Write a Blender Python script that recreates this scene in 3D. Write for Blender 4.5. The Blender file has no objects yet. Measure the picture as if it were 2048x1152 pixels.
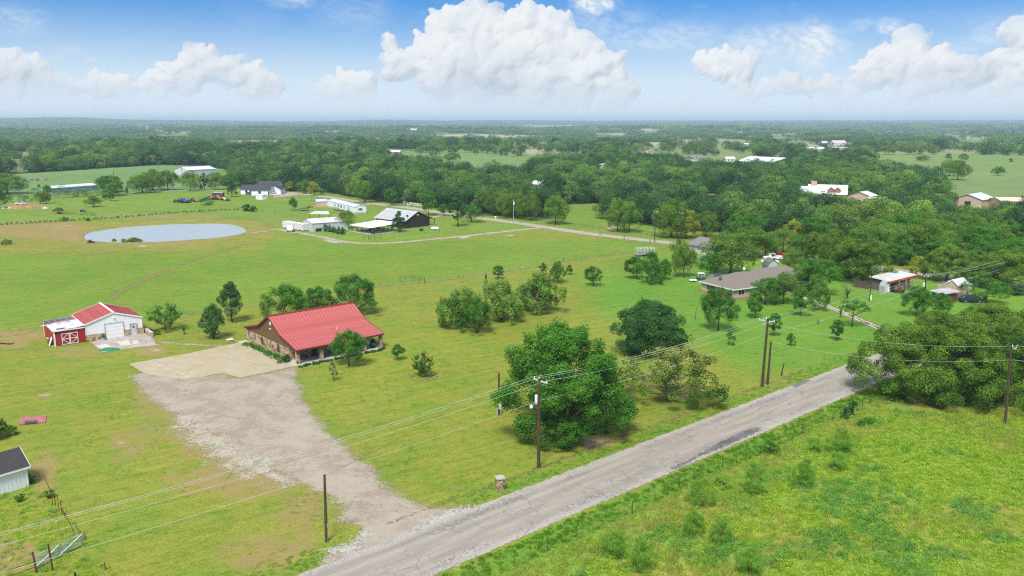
import bpy, math, random
import numpy as np

# ------------------------------------------------------------------ camera, sky, sun, exposure
SC = bpy.context.scene
H = 40.0; F = 1640.0; TH = math.atan((576 - 243) / F); CT, ST = math.cos(TH), math.sin(TH)
cam_d = bpy.data.cameras.new('camera'); cam = bpy.data.objects.new('camera', cam_d)
SC.collection.objects.link(cam); SC.camera = cam
cam.location = (0, 0, H); cam.rotation_euler = (math.pi / 2 - TH, 0, 0)
cam_d.sensor_width = 36; cam_d.lens = 36 * F / 2048; cam_d.clip_start = 0.5; cam_d.clip_end = 60000
SC.view_settings.view_transform = 'Standard'; SC.view_settings.look = 'None'
SC.view_settings.exposure = 0.95; SC.view_settings.gamma = 1; SC.view_settings.use_curve_mapping = False
SUN_EL, SUN_AZ = math.radians(56), math.radians(-164)      # azimuth clockwise from +Y: behind the camera, to the left
SKY_STRENGTH, SUN_STRENGTH, SUN_ANGLE = 0.09, 2.6, math.radians(17)

W = bpy.data.worlds.new("World"); SC.world = W; W.use_nodes = True
W.cycles.sampling_method = 'MANUAL'; W.cycles.sample_map_resolution = 128

class NT:
    """tiny node-tree helper"""
    def __init__(s, t): s.t = t; s.n = t.nodes; s.l = t.links
    def new(s, k, **kw):
        n = s.n.new(k)
        for a, v in kw.items(): setattr(n, a, v)
        return n
    def put(s, sock, v):
        if v is None: return
        if isinstance(v, bpy.types.NodeSocket): s.l.new(v, sock)
        elif isinstance(v, (tuple, list)) and len(v) == 3 and sock.type == 'RGBA': sock.default_value = (*v, 1)
        else: sock.default_value = v
    def m(s, op, a, b=None, c=None, clamp=False):
        n = s.new('ShaderNodeMath', operation=op, use_clamp=clamp)
        for i, v in enumerate((a, b, c)): s.put(n.inputs[i], v)
        return n.outputs[0]
    def v(s, op, a, b=None, scale=None):
        n = s.new('ShaderNodeVectorMath', operation=op)
        s.put(n.inputs[0], a); s.put(n.inputs[1], b)
        if scale is not None: s.put(n.inputs['Scale'], scale)
        return n.outputs['Value'] if op in ('LENGTH', 'DISTANCE', 'DOT_PRODUCT') else n.outputs[0]
    def mix(s, f, a, b, blend='MIX'):
        n = s.new('ShaderNodeMix', data_type='RGBA', blend_type=blend)
        s.put(n.inputs[0], f); s.put(n.inputs[6], a); s.put(n.inputs[7], b)
        return n.outputs[2]
    def noise(s, vec, scale, detail=3, rough=0.5, col=False, dist=0.0):
        n = s.new('ShaderNodeTexNoise'); s.put(n.inputs['Vector'], vec)
        n.inputs['Scale'].default_value = scale; n.inputs['Detail'].default_value = detail
        n.inputs['Roughness'].default_value = rough; n.inputs['Distortion'].default_value = dist
        return n.outputs['Color' if col else 'Fac']
    def voro(s, vec, scale, feature='F1', out='Distance', rnd=1.0):
        n = s.new('ShaderNodeTexVoronoi', feature=feature); s.put(n.inputs['Vector'], vec)
        n.inputs['Scale'].default_value = scale; n.inputs['Randomness'].default_value = rnd
        return n.outputs[out]
    def sstep(s, x, a, b, c=0.0, d=1.0):
        n = s.new('ShaderNodeMapRange', interpolation_type='SMOOTHSTEP')
        s.put(n.inputs[0], x); s.put(n.inputs[1], a); s.put(n.inputs[2], b); s.put(n.inputs[3], c); s.put(n.inputs[4], d)
        return n.outputs[0]
    def lin(s, x, a, b, c=0.0, d=1.0):
        n = s.new('ShaderNodeMapRange'); s.put(n.inputs[0], x); s.put(n.inputs[1], a); s.put(n.inputs[2], b)
        s.put(n.inputs[3], c); s.put(n.inputs[4], d); return n.outputs[0]
    def xyz(s, x, y, z=0.0):
        n = s.new('ShaderNodeCombineXYZ')
        for i, q in enumerate((x, y, z)): s.put(n.inputs[i], q)
        return n.outputs[0]
    def sep(s, v):
        n = s.new('ShaderNodeSeparateXYZ'); s.put(n.inputs[0], v); return n.outputs
    def attr(s, name, out='Fac'): return s.new('ShaderNodeAttribute', attribute_name=name).outputs[out]

# open sky: Nishita, whitening towards the horizon (clouds are an object of their own, below)
SKY_TINT = (.085, .355, .69); HAZE_COL = (4.9, 5.5, 6.0)
def build_sky():
    t = NT(W.node_tree); bg = t.n['Background']
    sky = t.new('ShaderNodeTexSky', sky_type='NISHITA', sun_disc=False, sun_elevation=SUN_EL, sun_rotation=SUN_AZ % (2 * math.pi), air_density=1.0, dust_density=.6, ozone_density=2.0)
    z = t.sep(t.new('ShaderNodeTexCoord').outputs['Generated'])[2]
    d = t.new('ShaderNodeTexCoord').outputs['Generated']
    c = t.mix(1.0, sky.outputs[0], t.mix(t.sstep(z, .18, .75), SKY_TINT, (1, 1, 1)), 'MULTIPLY'); c = t.mix(t.sstep(z, .155, .0, 0, .95), c, HAZE_COL)
    c = t.mix(t.m('MULTIPLY', t.sstep(t.noise(d, 2.6, 6, .6), .40, .62), t.sstep(z, .22, .45, 0, .85)), c, (7.0, 7.4, 7.8))      # broken thin cloud overhead, above the view, added to raise ambient light
    t.l.new(c, bg.inputs[0]); bg.inputs[1].default_value = SKY_STRENGTH
build_sky()

sd = bpy.data.lights.new('sun', 'SUN'); sun = bpy.data.objects.new('sun', sd); SC.collection.objects.link(sun)
sd.energy = SUN_STRENGTH; sd.angle = SUN_ANGLE; sd.color = (1, .96, .89)
sx, sy, sz = math.sin(SUN_AZ) * math.cos(SUN_EL), math.cos(SUN_AZ) * math.cos(SUN_EL), math.sin(SUN_EL)
from mathutils import Vector, Matrix
sun.rotation_euler = Vector((sx, sy, sz)).to_track_quat('Z', 'Y').to_euler(); sun.location = (0, -50, 300)
cy = SC.cycles
cy.use_denoising = False; cy.use_adaptive_sampling = False; cy.filter_width = 1.2; cy.max_bounces = 6; cy.diffuse_bounces = 3; cy.glossy_bounces = 2; cy.transmission_bounces = 3
cy.volume_bounces = 0; cy.transparent_max_bounces = 12; cy.caustics_reflective = False; cy.caustics_refractive = False

# ------------------------------------------------------------------ helpers
COL = SC.collection
rs = np.random.default_rng(7); RND = random.Random(11)
def sm(a, b, x): t = np.clip((x - a) / (b - a), 0, 1); return t * t * (3 - 2 * t)
def vn(x, y, seed=0):
    x = np.asarray(x, float); y = np.asarray(y, float); xi = np.floor(x).astype(np.int64); yi = np.floor(y).astype(np.int64); fx = x - xi; fy = y - yi
    def h(a, b):
        n = (a * 374761393 + b * 668265263 + seed * 1442695041) & 0xFFFFFFFF
        n = ((n ^ (n >> 13)) * 1274126177) & 0xFFFFFFFF
        return ((n ^ (n >> 16)) & 0xFFFF) / 65535.0
    fx = fx * fx * (3 - 2 * fx); fy = fy * fy * (3 - 2 * fy)
    return (h(xi, yi) * (1 - fx) + h(xi + 1, yi) * fx) * (1 - fy) + (h(xi, yi + 1) * (1 - fx) + h(xi + 1, yi + 1) * fx) * fy
def fbm(x, y, seed=0, o=4): return sum(vn(x * 2 ** i, y * 2 ** i, seed + i) * .5 ** i for i in range(o)) / sum(.5 ** i for i in range(o))

POND = (-127.9, 303.0, 28.5, 26.5, math.radians(24))
RD = (.7565, .654); RN = (.654, -.7565); RW = 4.1; R0 = (-18.4 + RW * RN[0], 68.0 + RW * RN[1])
def road_d(x, y): return (x + 18.4) * RN[0] + (y - 68.0) * RN[1]      # metres from the road's far edge, towards the camera
def terrain(x, y):
    x = np.asarray(x, float); y = np.asarray(y, float); r = np.hypot(x, y)
    z = sm(900, 2800, r) * ((fbm(x / 900, y / 900, 3, 3) - .5) * 34 - 4)
    az = np.arctan2(x, y) * 57.3
    z = z + sm(6000, 10500, r) * (18 + 30 * vn(az / 7 + 40, r / 5000, 9) + 26 * sm(-24, -33, az) + 14 * np.exp(-((az + 27.5) / 3.) ** 2) + 10 * sm(8, 25, az) * vn(az / 2.2, 0 * r, 4))
    # pond basin and its low bank
    q = pond_q(x, y)
    z = z - 1.6 * sm(1.02, .82, q) + .75 * np.exp(-((q - 1.22) / .10) ** 2) * sm(0, 14, (y - POND[1]) + .1 * (x - POND[0]))
    # ditch on the near side of the road
    d = road_d(x, y)
    z = z - .38 * np.exp(-((d - 11.0) / 1.2) ** 2) * sm(450, 250, r)
    return z
def pond_q(x, y):
    a = POND[4]; dx, dy = x - POND[0], y - POND[1]; u = dx * math.cos(a) + dy * math.sin(a); v = -dx * math.sin(a) + dy * math.cos(a)
    return (np.abs(u / POND[2]) ** 2.5 + np.abs(v / POND[3]) ** 2.5) ** (1 / 2.5) + .05 * (vn(x / 7, y / 7, 2) - .5)
def at(px, py, z=0.0):
    """ground point under a spot of the survey photograph"""
    for _ in range(6 if py < 330 else 1):
        u = (px - 1024) / F; v = (py - 576) / F; t = (H - z) / (ST + v * CT); x, y = u * t, (CT - v * ST) * t
        if py < 330: z = float(terrain(x, y)) * .8 + z * .2
    return (x, y)
def toph(x, y, py):
    v = (py - 576) / F; return H - y * (ST + v * CT) / (CT - v * ST)
def depth(x, y): return y * CT + H * ST
def proj(x, y, z):
    d = np.maximum(y * CT + (H - z) * ST, 1.); return 1024 + F * x / d, 576 + F * ((H - z) * CT - y * ST) / d
def inpoly(px, py, poly):
    r = np.zeros(np.shape(px), bool); n = len(poly)
    for i in range(n):
        x0, y0 = poly[i]; x1, y1 = poly[(i + 1) % n]
        if y0 == y1: continue
        r ^= ((y0 > py) != (y1 > py)) & (px < (x1 - x0) * (py - y0) / (y1 - y0) + x0)
    return r
def sdist(px, py, poly):
    dmin = np.full(np.shape(px), 1e9); n = len(poly)
    for i in range(n):
        x0, y0 = poly[i]; x1, y1 = poly[(i + 1) % n]; dx, dy = x1 - x0, y1 - y0
        t = np.clip(((px - x0) * dx + (py - y0) * dy) / (dx * dx + dy * dy + 1e-9), 0, 1)
        dmin = np.minimum(dmin, np.hypot(px - x0 - t * dx, py - y0 - t * dy))
    return np.where(inpoly(px, py, poly), dmin, -dmin)

def mesh_np(name, V, Fq, mats, attrs=None, smooth=False, fm=None):
    me = bpy.data.meshes.new(name); V = np.asarray(V, np.float32); Fq = np.asarray(Fq, np.int32); k = Fq.shape[1]; n = len(Fq)
    me.vertices.add(len(V)); me.vertices.foreach_set('co', V.ravel())
    me.loops.add(n * k); me.loops.foreach_set('vertex_index', Fq.ravel())
    me.polygons.add(n); me.polygons.foreach_set('loop_start', np.arange(0, n * k, k, dtype=np.int32))
    if smooth: me.polygons.foreach_set('use_smooth', np.ones(n, bool))
    for m_ in mats: me.materials.append(m_)
    if fm is not None: me.polygons.foreach_set('material_index', np.asarray(fm, np.int32))
    for a, v in (attrs or {}).items():
        v = np.asarray(v, np.float32)
        if v.ndim == 2: me.attributes.new(a, 'FLOAT_COLOR', 'POINT').data.foreach_set('color', np.c_[v, np.ones(len(v))].astype(np.float32).ravel())
        else: me.attributes.new(a, 'FLOAT', 'POINT').data.foreach_set('value', v)
    me.update(calc_edges=True); return me

def link(name, data, parent=None, loc=(0, 0, 0)):
    o = bpy.data.objects.new(name, data); COL.objects.link(o); o.location = loc
    if parent is not None: o.parent = parent
    return o
def tag(o, label=None, cat=None, group=None, kind=None):
    if label: o['label'] = label
    if cat: o['category'] = cat
    if group: o['group'] = group
    if kind: o['kind'] = kind
    return o
def thing(name, label, cat, loc, group=None, rz=0, sc=None):
    o = link(name, None, None, loc); o.empty_display_size = .3; o.rotation_euler.z = rz
    if sc: o.scale = sc
    return tag(o, label, cat, group)
def copy_tree(o, parent=None, **kw):
    c = o.copy(); COL.objects.link(c); c.parent = parent
    for ch in o.children: copy_tree(ch, c)
    return c

class MB:
    """collects faces in a ground frame (origin, axis a, axis b, up) and links them as one mesh"""
    def __init__(s, fr=None): s.v = []; s.f = []; s.m = []; s.fr = fr or ((0, 0), (1, 0), (0, 1)); s.k = 0
    def p(s, a, b, z):
        A, B = s.fr[1], s.fr[2]; s.v.append((a * A[0] + b * B[0], a * A[1] + b * B[1], z)); return len(s.v) - 1
    def face(s, *ids): s.f.append(ids); s.m.append(s.k)
    def hexa(s, c):
        i = [s.p(*q) for q in c]
        for f in ((0, 3, 2, 1), (4, 5, 6, 7), (0, 1, 5, 4), (1, 2, 6, 5), (2, 3, 7, 6), (3, 0, 4, 7)): s.face(*[i[j] for j in f])
        return s
    def box(s, a0, a1, b0, b1, z0, z1): return s.hexa([(a0, b0, z0), (a1, b0, z0), (a1, b1, z0), (a0, b1, z0), (a0, b0, z1), (a1, b0, z1), (a1, b1, z1), (a0, b1, z1)])
    def slab(s, q, th):
        """four top points -> plate of thickness th below them"""
        return s.hexa([(a, b, z - th) for a, b, z in q] + list(q))
    def prism(s, prof, a0, a1, axis='a'):
        """profile [(t, z)] extruded: axis 'a' -> t runs along b; axis 'b' -> t runs along a"""
        g = (lambda e, t, z: s.p(e, t, z)) if axis == 'a' else (lambda e, t, z: s.p(t, e, z))
        A_ = [g(a0, t, z) for t, z in prof]; B_ = [g(a1, t, z) for t, z in prof]; n = len(prof)
        s.face(*A_[::-1]); s.face(*B_)
        for i in range(n): j = (i + 1) % n; s.face(A_[i], A_[j], B_[j], B_[i])
        return s
    def tube(s, pts, rad, n=6, cap=True):
        pts = [Vector(q) for q in pts]; rad = rad if isinstance(rad, (list, tuple)) else [rad] * len(pts); rings = []
        for i, q in enumerate(pts):
            d = (pts[min(i + 1, len(pts) - 1)] - pts[max(i - 1, 0)]).normalized()
            u = d.cross(Vector((0, 0, 1)) if abs(d.z) < .9 else Vector((1, 0, 0))).normalized(); w = d.cross(u)
            rings.append([s.p(*(q + (u * math.cos(2 * math.pi * k / n) + w * math.sin(2 * math.pi * k / n)) * rad[i])) for k in range(n)])
        for a, b in zip(rings, rings[1:]):
            for k in range(n): s.face(a[k], a[(k + 1) % n], b[(k + 1) % n], b[k])
        if cap: s.face(*rings[0][::-1]); s.face(*rings[-1])
        return s
    def build(s, name, mat, parent=None, loc=(0, 0, 0), smooth=False):
        me = bpy.data.meshes.new(name); me.from_pydata(s.v, [], s.f)
        for m_ in (mat if isinstance(mat, (list, tuple)) else [mat]): me.materials.append(m_)
        if s.k: me.polygons.foreach_set('material_index', s.m)
        if smooth: me.polygons.foreach_set('use_smooth', [True] * len(s.f))
        me.update(); return link(name, me, parent, loc)
def frame(o, A, B=None):
    l = math.hypot(*A); A = (A[0] / l, A[1] / l); B = B or (-A[1], A[0]); l = math.hypot(*B); return (o, A, (B[0] / l, B[1] / l))

CUMULUS = [  # x, y, radius   (one heap of round towers after another)
    (-.02, .12, .085), (-.10, .163, .064), (-.06, .183, .055), (.02, .175, .050), (-.16, .115, .055), (-.22, .105, .04), (-.24, .15, .022),
    (.07, .155, .06), (.12, .11, .075), (.175, .105, .045), (.10, .07, .07), (-.10, .08, .10), (-.30, .065, .045), (-.35, .065, .03), (0.0, .06, .08), (.20, .06, .05), (.02, .13, .09),
    (-.60, .105, .048), (-.605, .128, .028), (-.55, .09, .045), (-.50, .075, .045), (-.645, .08, .045), (-.46, .062, .03), (-.69, .065, .035),
    (-.80, .07, .035), (-.76, .06, .035), (-.955, .10, .038), (-.93, .085, .045), (-1.02, .105, .042), (-.87, .07, .035), (-1.0, .075, .07),
    (.775, .125, .052), (.765, .150, .032), (.725, .11, .042), (.84, .11, .046), (.885, .10, .038), (.78, .09, .06), (.69, .09, .035), (.94, .10, .04), (.87, .085, .06),
    (1.00, .155, .045), (.97, .175, .032), (1.04, .13, .07), (1.06, .165, .06), (1.0, .055, .05),
    (.41, .108, .034), (.46, .115, .026), (.37, .115, .022), (.44, .095, .032), (.505, .068, .022), (.54, .078, .026), (.575, .066, .022), (.62, .072, .028), (.66, .058, .022), (.46, .055, .03), (.34, .045, .02)]

def build_clouds():
    """heaps of round towers far off, worked out as fields of spheres over azimuth and height, linked as one distant shell"""
    rng = np.random.default_rng(5); K = F / 1000
    azf = np.arange(-1.12, 1.12, .00125); azc = np.arange(1.12, 2 * np.pi * K - 1.12, .02); A = np.concatenate([azf, azc]); E_ = np.concatenate([np.arange(-.004, .262, .00125), np.arange(.262, .60, .006)])
    X, Y = np.meshgrid(A, E_, indexing='ij'); nA = len(A)
    heaps = [(K * math.atan(a / K), b * math.cos(math.atan(a / K)), r * math.cos(math.atan(a / K))) for a, b, r in CUMULUS]
    for i in range(46):                       # more of the same all round the horizon, outside the photographed part
        cx = rng.uniform(1.3, 2 * np.pi * K - 1.3); s_ = rng.uniform(.05, .11)
        for j in range(6): heaps.append((cx + rng.normal(0, s_ * 1.1), .03 + s_ * rng.uniform(.5, 1.6), s_ * rng.uniform(.5, 1)))
    wx = (fbm(X * 16, Y * 16, 1, 5) - .5) * .030 + (fbm(X * 60, Y * 60, 3, 5) - .5) * .020; wy = (fbm(X * 16, Y * 16, 8, 5) - .5) * .030 + (fbm(X * 60, Y * 60, 13, 5) - .5) * .020
    XW, YW = X + wx, Y + wy; Zd = np.zeros_like(X); soft = np.zeros_like(X)
    def ball(cx, cy_, r, zc, D, mode=0):
        i0, i1 = np.searchsorted(A, [cx - r - .03, cx + r + .03]); j0, j1 = np.searchsorted(E_, [cy_ - r - .03, cy_ + r + .03])
        if i0 >= i1 or j0 >= j1: return
        q = (XW[i0:i1, j0:j1] - cx) ** 2 + (YW[i0:i1, j0:j1] - cy_) ** 2; h = np.sqrt(np.maximum(r * r - q, 0)) ; v = np.where(h > 0, h + zc, 0); D[i0:i1, j0:j1] = np.maximum(D[i0:i1, j0:j1], v)
    for cx, cy_, r in heaps:
        ball(cx, cy_, r * .80, .02, Zd); nk = 26 if cx < 1.3 else 8
        for _ in range(nk):
            a = rng.uniform(-.35, np.pi + .35) if rng.random() < .75 else rng.uniform(0, 6.28); rr = r * rng.uniform(.14, .34); d = r * rng.uniform(.40, .76); bx, by = cx + d * math.cos(a), cy_ + d * math.sin(a) * .95; z1 = .02 + math.sqrt(max(r * r - d * d, 0)) * .75
            ball(bx, by, rr, z1, Zd)
            for _ in range(9 if cx < 1.3 else 2):
                a2 = rng.uniform(0, 6.28); d2 = rr * rng.uniform(.4, .95); r3 = rr * rng.uniform(.2, .42); ball(bx + d2 * math.cos(a2), by + d2 * math.sin(a2), r3, z1 + math.sqrt(max(rr * rr - d2 * d2, 0)) * .8, Zd)
    def blur(M, n):
        for ax in (0, 1):
            for _ in range(2):
                P_ = np.pad(M, [(n, n) if k == ax else (0, 0) for k in (0, 1)], mode='edge'); c = np.cumsum(P_, axis=ax); c = np.concatenate([np.zeros_like(c.take([0], ax)), c], ax); m_ = M.shape[ax]
                M = (c.take(range(2 * n + 1, 2 * n + 1 + m_), ax) - c.take(range(0, m_), ax)) / (2 * n + 1)
        return M
    cov = (Zd > .001) * 1.0; body = blur(cov, 14); Zs = blur(Zd, 1); Zb = blur(Zd, 5)
    step = .00125; gx = np.gradient(Zs, axis=0) / step; gy = np.gradient(Zs, axis=1) / step; gx2 = np.gradient(Zb, axis=0) / step; gy2 = np.gradient(Zb, axis=1) / step
    def shade(gx, gy): n = np.sqrt(gx * gx + gy * gy + 1); return (gx * .45 - gy * .72 + .62) / n
    s1 = np.clip(shade(gx * .7, gy * .7), -.4, 1); s2 = np.clip(shade(gx2, gy2), -.5, 1)
    lit = .47 + .27 * s1 + .34 * s2 + .24 * (fbm(X * 13, Y * 13, 61, 4) - .5) * 2
    under = blur(sm(.12, .0, Y) * cov, 6) * sm(.03, .075, Zb)
    core = np.exp(-(((X + .05) / .085) ** 2 + ((Y - .075) / .045) ** 2)) + .5 * np.exp(-(((X - .78) / .09) ** 2 + ((Y - .085) / .025) ** 2)) + .35 * np.exp(-(((X + .9) / .10) ** 2 + ((Y - .085) / .025) ** 2))
    lit = lit - .35 * under - .40 * core * (.6 + .8 * fbm(X * 18, Y * 18, 71, 3)); lit = np.clip(lit, 0, 1)
    base = sm(.012, .085, Y + .03 * (fbm(X * 12, Y * 20, 5, 3) - .5)); edge = sm(.0, .014 + .05 * (1 - base), Zs + .004 * (fbm(X * 130, Y * 130, 31, 3) - .5)); wisp = sm(.38, .66, fbm(X * 22, Y * 26, 17, 5))
    al = edge * (.35 + .65 * base) * (1 - .85 * (1 - body) * wisp) * (.25 + .75 * sm(.0, .06, Y))
    # high thin veils
    q = fbm(X * 5 + fbm(X * 14, Y * 25, 3) * 1.6, Y * 17 + fbm(X * 14, Y * 25, 6) * 2.2, 21, 6); fine = fbm(X * 90 + Y * 60, Y * 150, 23, 3); v = np.zeros_like(X)
    for cx, cy_, rx, ry, k in ((.16, .222, .055, .030, 1.15), (.185, .19, .10, .045, .40), (.28, .155, .15, .035, .45), (-.41, .235, .075, .035, .60), (-.86, .165, .06, .03, .45), (.52, .14, .16, .04, .65), (.655, .162, .055, .018, 1.1), (.56, .135, .045, .05, 1.1), (-.30, .20, .09, .05, .25), (.42, .115, .09, .03, .7), (-.70, .10, .2, .04, .35), (.9, .13, .2, .05, .4)):
        v = np.maximum(v, k * sm(1.25, .25, np.hypot((X - cx) / rx, (Y - cy_) / ry)) * sm(.30, .62, q) * (.55 + .45 * sm(.35, .6, fine)))
    v = np.maximum(v, .5 * sm(.50, .75, q) * sm(.04, .10, Y) * np.where(X > 1.12, 1, .12)); v = np.maximum(v, sm(.14, .03, Y) * .28 * fbm(X * 6, Y * 18, 44, 4))
    tot = 1 - (1 - al) * (1 - v); col = np.array(CLOUD_GREY) * (1 - lit[..., None]) + np.array(CLOUD_WHITE) * lit[..., None]; wv = (al / np.maximum(tot, 1e-4))[..., None]; col = col * wv + np.array((.86, .92, .97)) * (1 - wv)
    low = sm(.10, .0, Y)[..., None]; col = col * (1 - low * .8) + np.array((.74, .82, .90)) * low * .8
    tot *= sm(.60, .45, Y)
    R = 42000.; th = X / K; V = np.stack([R * np.sin(th), R * np.cos(th), R * np.tan(Y / K) + H], -1).reshape(-1, 3); n = X.shape[1]; i, j = np.meshgrid(np.arange(nA), np.arange(n - 1), indexing='ij'); i2 = (i + 1) % nA
    Fq = np.stack([i * n + j, i2 * n + j, i2 * n + j + 1, i * n + j + 1], -1).reshape(-1, 4); keep = (tot.reshape(-1)[Fq].max(1) > .004)
    m_ = bpy.data.materials.new('cloud_light'); m_.use_nodes = True; t = NT(m_.node_tree)
    for k_ in list(t.n): t.n.remove(k_)
    em = t.new('ShaderNodeEmission'); t.l.new(t.attr('glow', 'Color'), em.inputs[0]); tr = t.new('ShaderNodeBsdfTransparent'); ms = t.new('ShaderNodeMixShader'); t.l.new(t.attr('cover'), ms.inputs[0]); t.l.new(tr.outputs[0], ms.inputs[1]); t.l.new(em.outputs[0], ms.inputs[2])
    em.inputs[1].default_value = CLOUD_STRENGTH; out = t.new('ShaderNodeOutputMaterial'); t.l.new(ms.outputs[0], out.inputs[0]); m_.cycles.emission_sampling = 'NONE'
    tag(link('sky_clouds', mesh_np('sky_clouds', V, Fq[keep], [m_], {'glow': col.reshape(-1, 3), 'cover': tot.ravel()})), kind='structure')
CLOUD_WHITE = (.94, .96, .98); CLOUD_GREY = (.50, .58, .69); CLOUD_STRENGTH = .50
build_clouds()

# ------------------------------------------------------------------ materials
MATS = {}
def mat(name, col, rough=.7, vary=.12, scale=2.0, metal=0.0, bump=0.0, spec=.3, col2=None, stretch=(1, 1, 1)):
    if name in MATS: return MATS[name]
    m_ = bpy.data.materials.new(name); m_.use_nodes = True; t = NT(m_.node_tree); b = t.n['Principled BSDF']
    oc = t.v('MULTIPLY', t.new('ShaderNodeTexCoord').outputs['Object'], stretch)
    n = t.noise(oc, scale, 5, .6)
    lo = tuple(c * (1 - vary) for c in col); hi = col2 or tuple(min(1, c * (1 + vary)) for c in col)
    t.l.new(t.mix(t.sstep(n, .3, .7), lo, hi), b.inputs['Base Color'])
    b.inputs['Roughness'].default_value = rough; b.inputs['Metallic'].default_value = metal; b.inputs['Specular IOR Level'].default_value = spec
    if bump:
        bp = t.new('ShaderNodeBump'); bp.inputs['Strength'].default_value = bump; bp.inputs['Distance'].default_value = .02
        t.l.new(n, bp.inputs['Height']); t.l.new(bp.outputs[0], b.inputs['Normal'])
    MATS[name] = m_; return m_
def newmat(name):
    m_ = bpy.data.materials.new(name); m_.use_nodes = True; t = NT(m_.node_tree); MATS[name] = m_; return m_, t, t.n['Principled BSDF']
def ribbed(name, col, pitch=.3, axis=0, vary=.06):
    """sheet metal or board siding: upright ribs along a ground direction, as fine relief, with faint weathering"""
    m_, t, b = newmat(name)
    oc = t.new('ShaderNodeTexCoord').outputs['Object']; x, y, z = t.sep(oc)
    u = t.m('ADD', t.m('MULTIPLY', x, math.cos(axis)), t.m('MULTIPLY', y, math.sin(axis)))
    w = t.m('FRACT', t.m('DIVIDE', u, pitch)); r = t.sstep(t.m('ABSOLUTE', t.m('SUBTRACT', w, .5)), .36, .46)
    n = t.noise(t.v('MULTIPLY', oc, (1.5, 1.5, .5)), 1.4, 5, .65)
    lo = tuple(c * (1 - vary * 2) for c in col)
    c = t.mix(t.sstep(n, .3, .62), lo, col); c = t.mix(t.m('MULTIPLY', r, .13), c, tuple(q * .45 for q in col))
    t.l.new(c, b.inputs['Base Color']); b.inputs['Roughness'].default_value = .55; b.inputs['Specular IOR Level'].default_value = .3
    bp = t.new('ShaderNodeBump'); bp.inputs['Strength'].default_value = .5; bp.inputs['Distance'].default_value = .03
    t.l.new(r, bp.inputs['Height']); t.l.new(bp.outputs[0], b.inputs['Normal']); return m_
def stone_mat():
    m_, t, b = newmat('field_stone'); oc = t.new('ShaderNodeTexCoord').outputs['Object']
    q = t.v('ADD', t.v('MULTIPLY', oc, (1, 1, 1.5)), t.v('SCALE', t.noise(oc, 2.2, 2, .5, True), scale=.25))
    e = t.voro(q, 1.7, 'DISTANCE_TO_EDGE'); cc = t.voro(q, 1.7, 'F1', 'Color'); v = t.sep(cc)[0]; w = t.sep(cc)[1]
    c = t.mix(t.sstep(v, .25, .75), (.34, .21, .095), (.60, .43, .23)); c = t.mix(t.sstep(w, .6, .9), c, (.62, .52, .36)); c = t.mix(t.sstep(w, .25, .1), c, (.18, .11, .06))
    c = t.mix(t.m('MULTIPLY', t.noise(oc, 9, 4, .6), .5), c, (.26, .17, .09))
    c = t.mix(t.sstep(e, .05, .015), c, (.36, .29, .20))
    t.l.new(c, b.inputs['Base Color']); b.inputs['Roughness'].default_value = .9
    bp = t.new('ShaderNodeBump'); bp.inputs['Strength'].default_value = .9; bp.inputs['Distance'].default_value = .06
    t.l.new(t.sstep(e, 0, .12), bp.inputs['Height']); t.l.new(bp.outputs[0], b.inputs['Normal']); return m_
def brick_mat(name, c1, c2, mortar):
    m_, t, b = newmat(name); oc = t.new('ShaderNodeTexCoord').outputs['Object']; x, y, z = t.sep(oc)
    n = t.new('ShaderNodeTexBrick'); t.put(n.inputs['Vector'], t.xyz(t.m('ADD', x, y), z)); n.inputs['Scale'].default_value = 1.6
    for k, v in (('Color1', c1), ('Color2', c2), ('Mortar', mortar)): n.inputs[k].default_value = (*v, 1)
    t.l.new(t.mix(t.m('MULTIPLY', t.noise(oc, 1.3, 4), .4), n.outputs[0], c2), b.inputs['Base Color']); b.inputs['Roughness'].default_value = .9; return m_
def shingle(name, col):
    m_, t, b = newmat(name); oc = t.new('ShaderNodeTexCoord').outputs['Object']; x, y, z = t.sep(oc)
    row = t.m('FRACT', t.m('MULTIPLY', z, 7.)); n = t.noise(t.v('MULTIPLY', oc, (1, 1, 4)), 5, 4, .7); big = t.noise(oc, .5, 4, .6)
    c = t.mix(t.sstep(n, .3, .7), tuple(q * .72 for q in col), tuple(q * 1.25 for q in col)); c = t.mix(t.m('MULTIPLY', t.sstep(row, .25, .0), .35), c, tuple(q * .4 for q in col))
    c = t.mix(t.m('MULTIPLY', big, .35), c, tuple(q * .6 for q in col))
    t.l.new(c, b.inputs['Base Color']); b.inputs['Roughness'].default_value = .95; return m_

STONE = stone_mat()
WOOD_POLE = mat('pole_wood', (.075, .048, .032), .9, .35, 3, stretch=(3, 3, .6))
GREYMETAL = mat('galvanised', (.42, .44, .46), .45, .15, 3, metal=.4)
WHITE = mat('white_paint', (.78, .78, .76), .5, .06, 2)
DARK = mat('dark_metal', (.03, .03, .03), .6, .2)
RUST = mat('rusty_steel', (.10, .045, .025), .85, .4, 6)
GLASS = mat('window_glass', (.03, .04, .05), .08, .1, 1, spec=.8)
WIRE = mat('wire_grey', (.60, .62, .62), .5, .05)
BARK = mat('bark', (.085, .062, .045), .95, .4, 5, bump=.6, stretch=(2, 2, .6))
BARK_PALE = mat('pale_bark', (.22, .19, .15), .95, .3, 5, stretch=(2, 2, .6))
CONC = mat('concrete', (.42, .40, .36), .85, .12, 1.2)
CREOSOTE = mat('old_fence_wood', (.10, .075, .055), .95, .4, 6)

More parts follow.
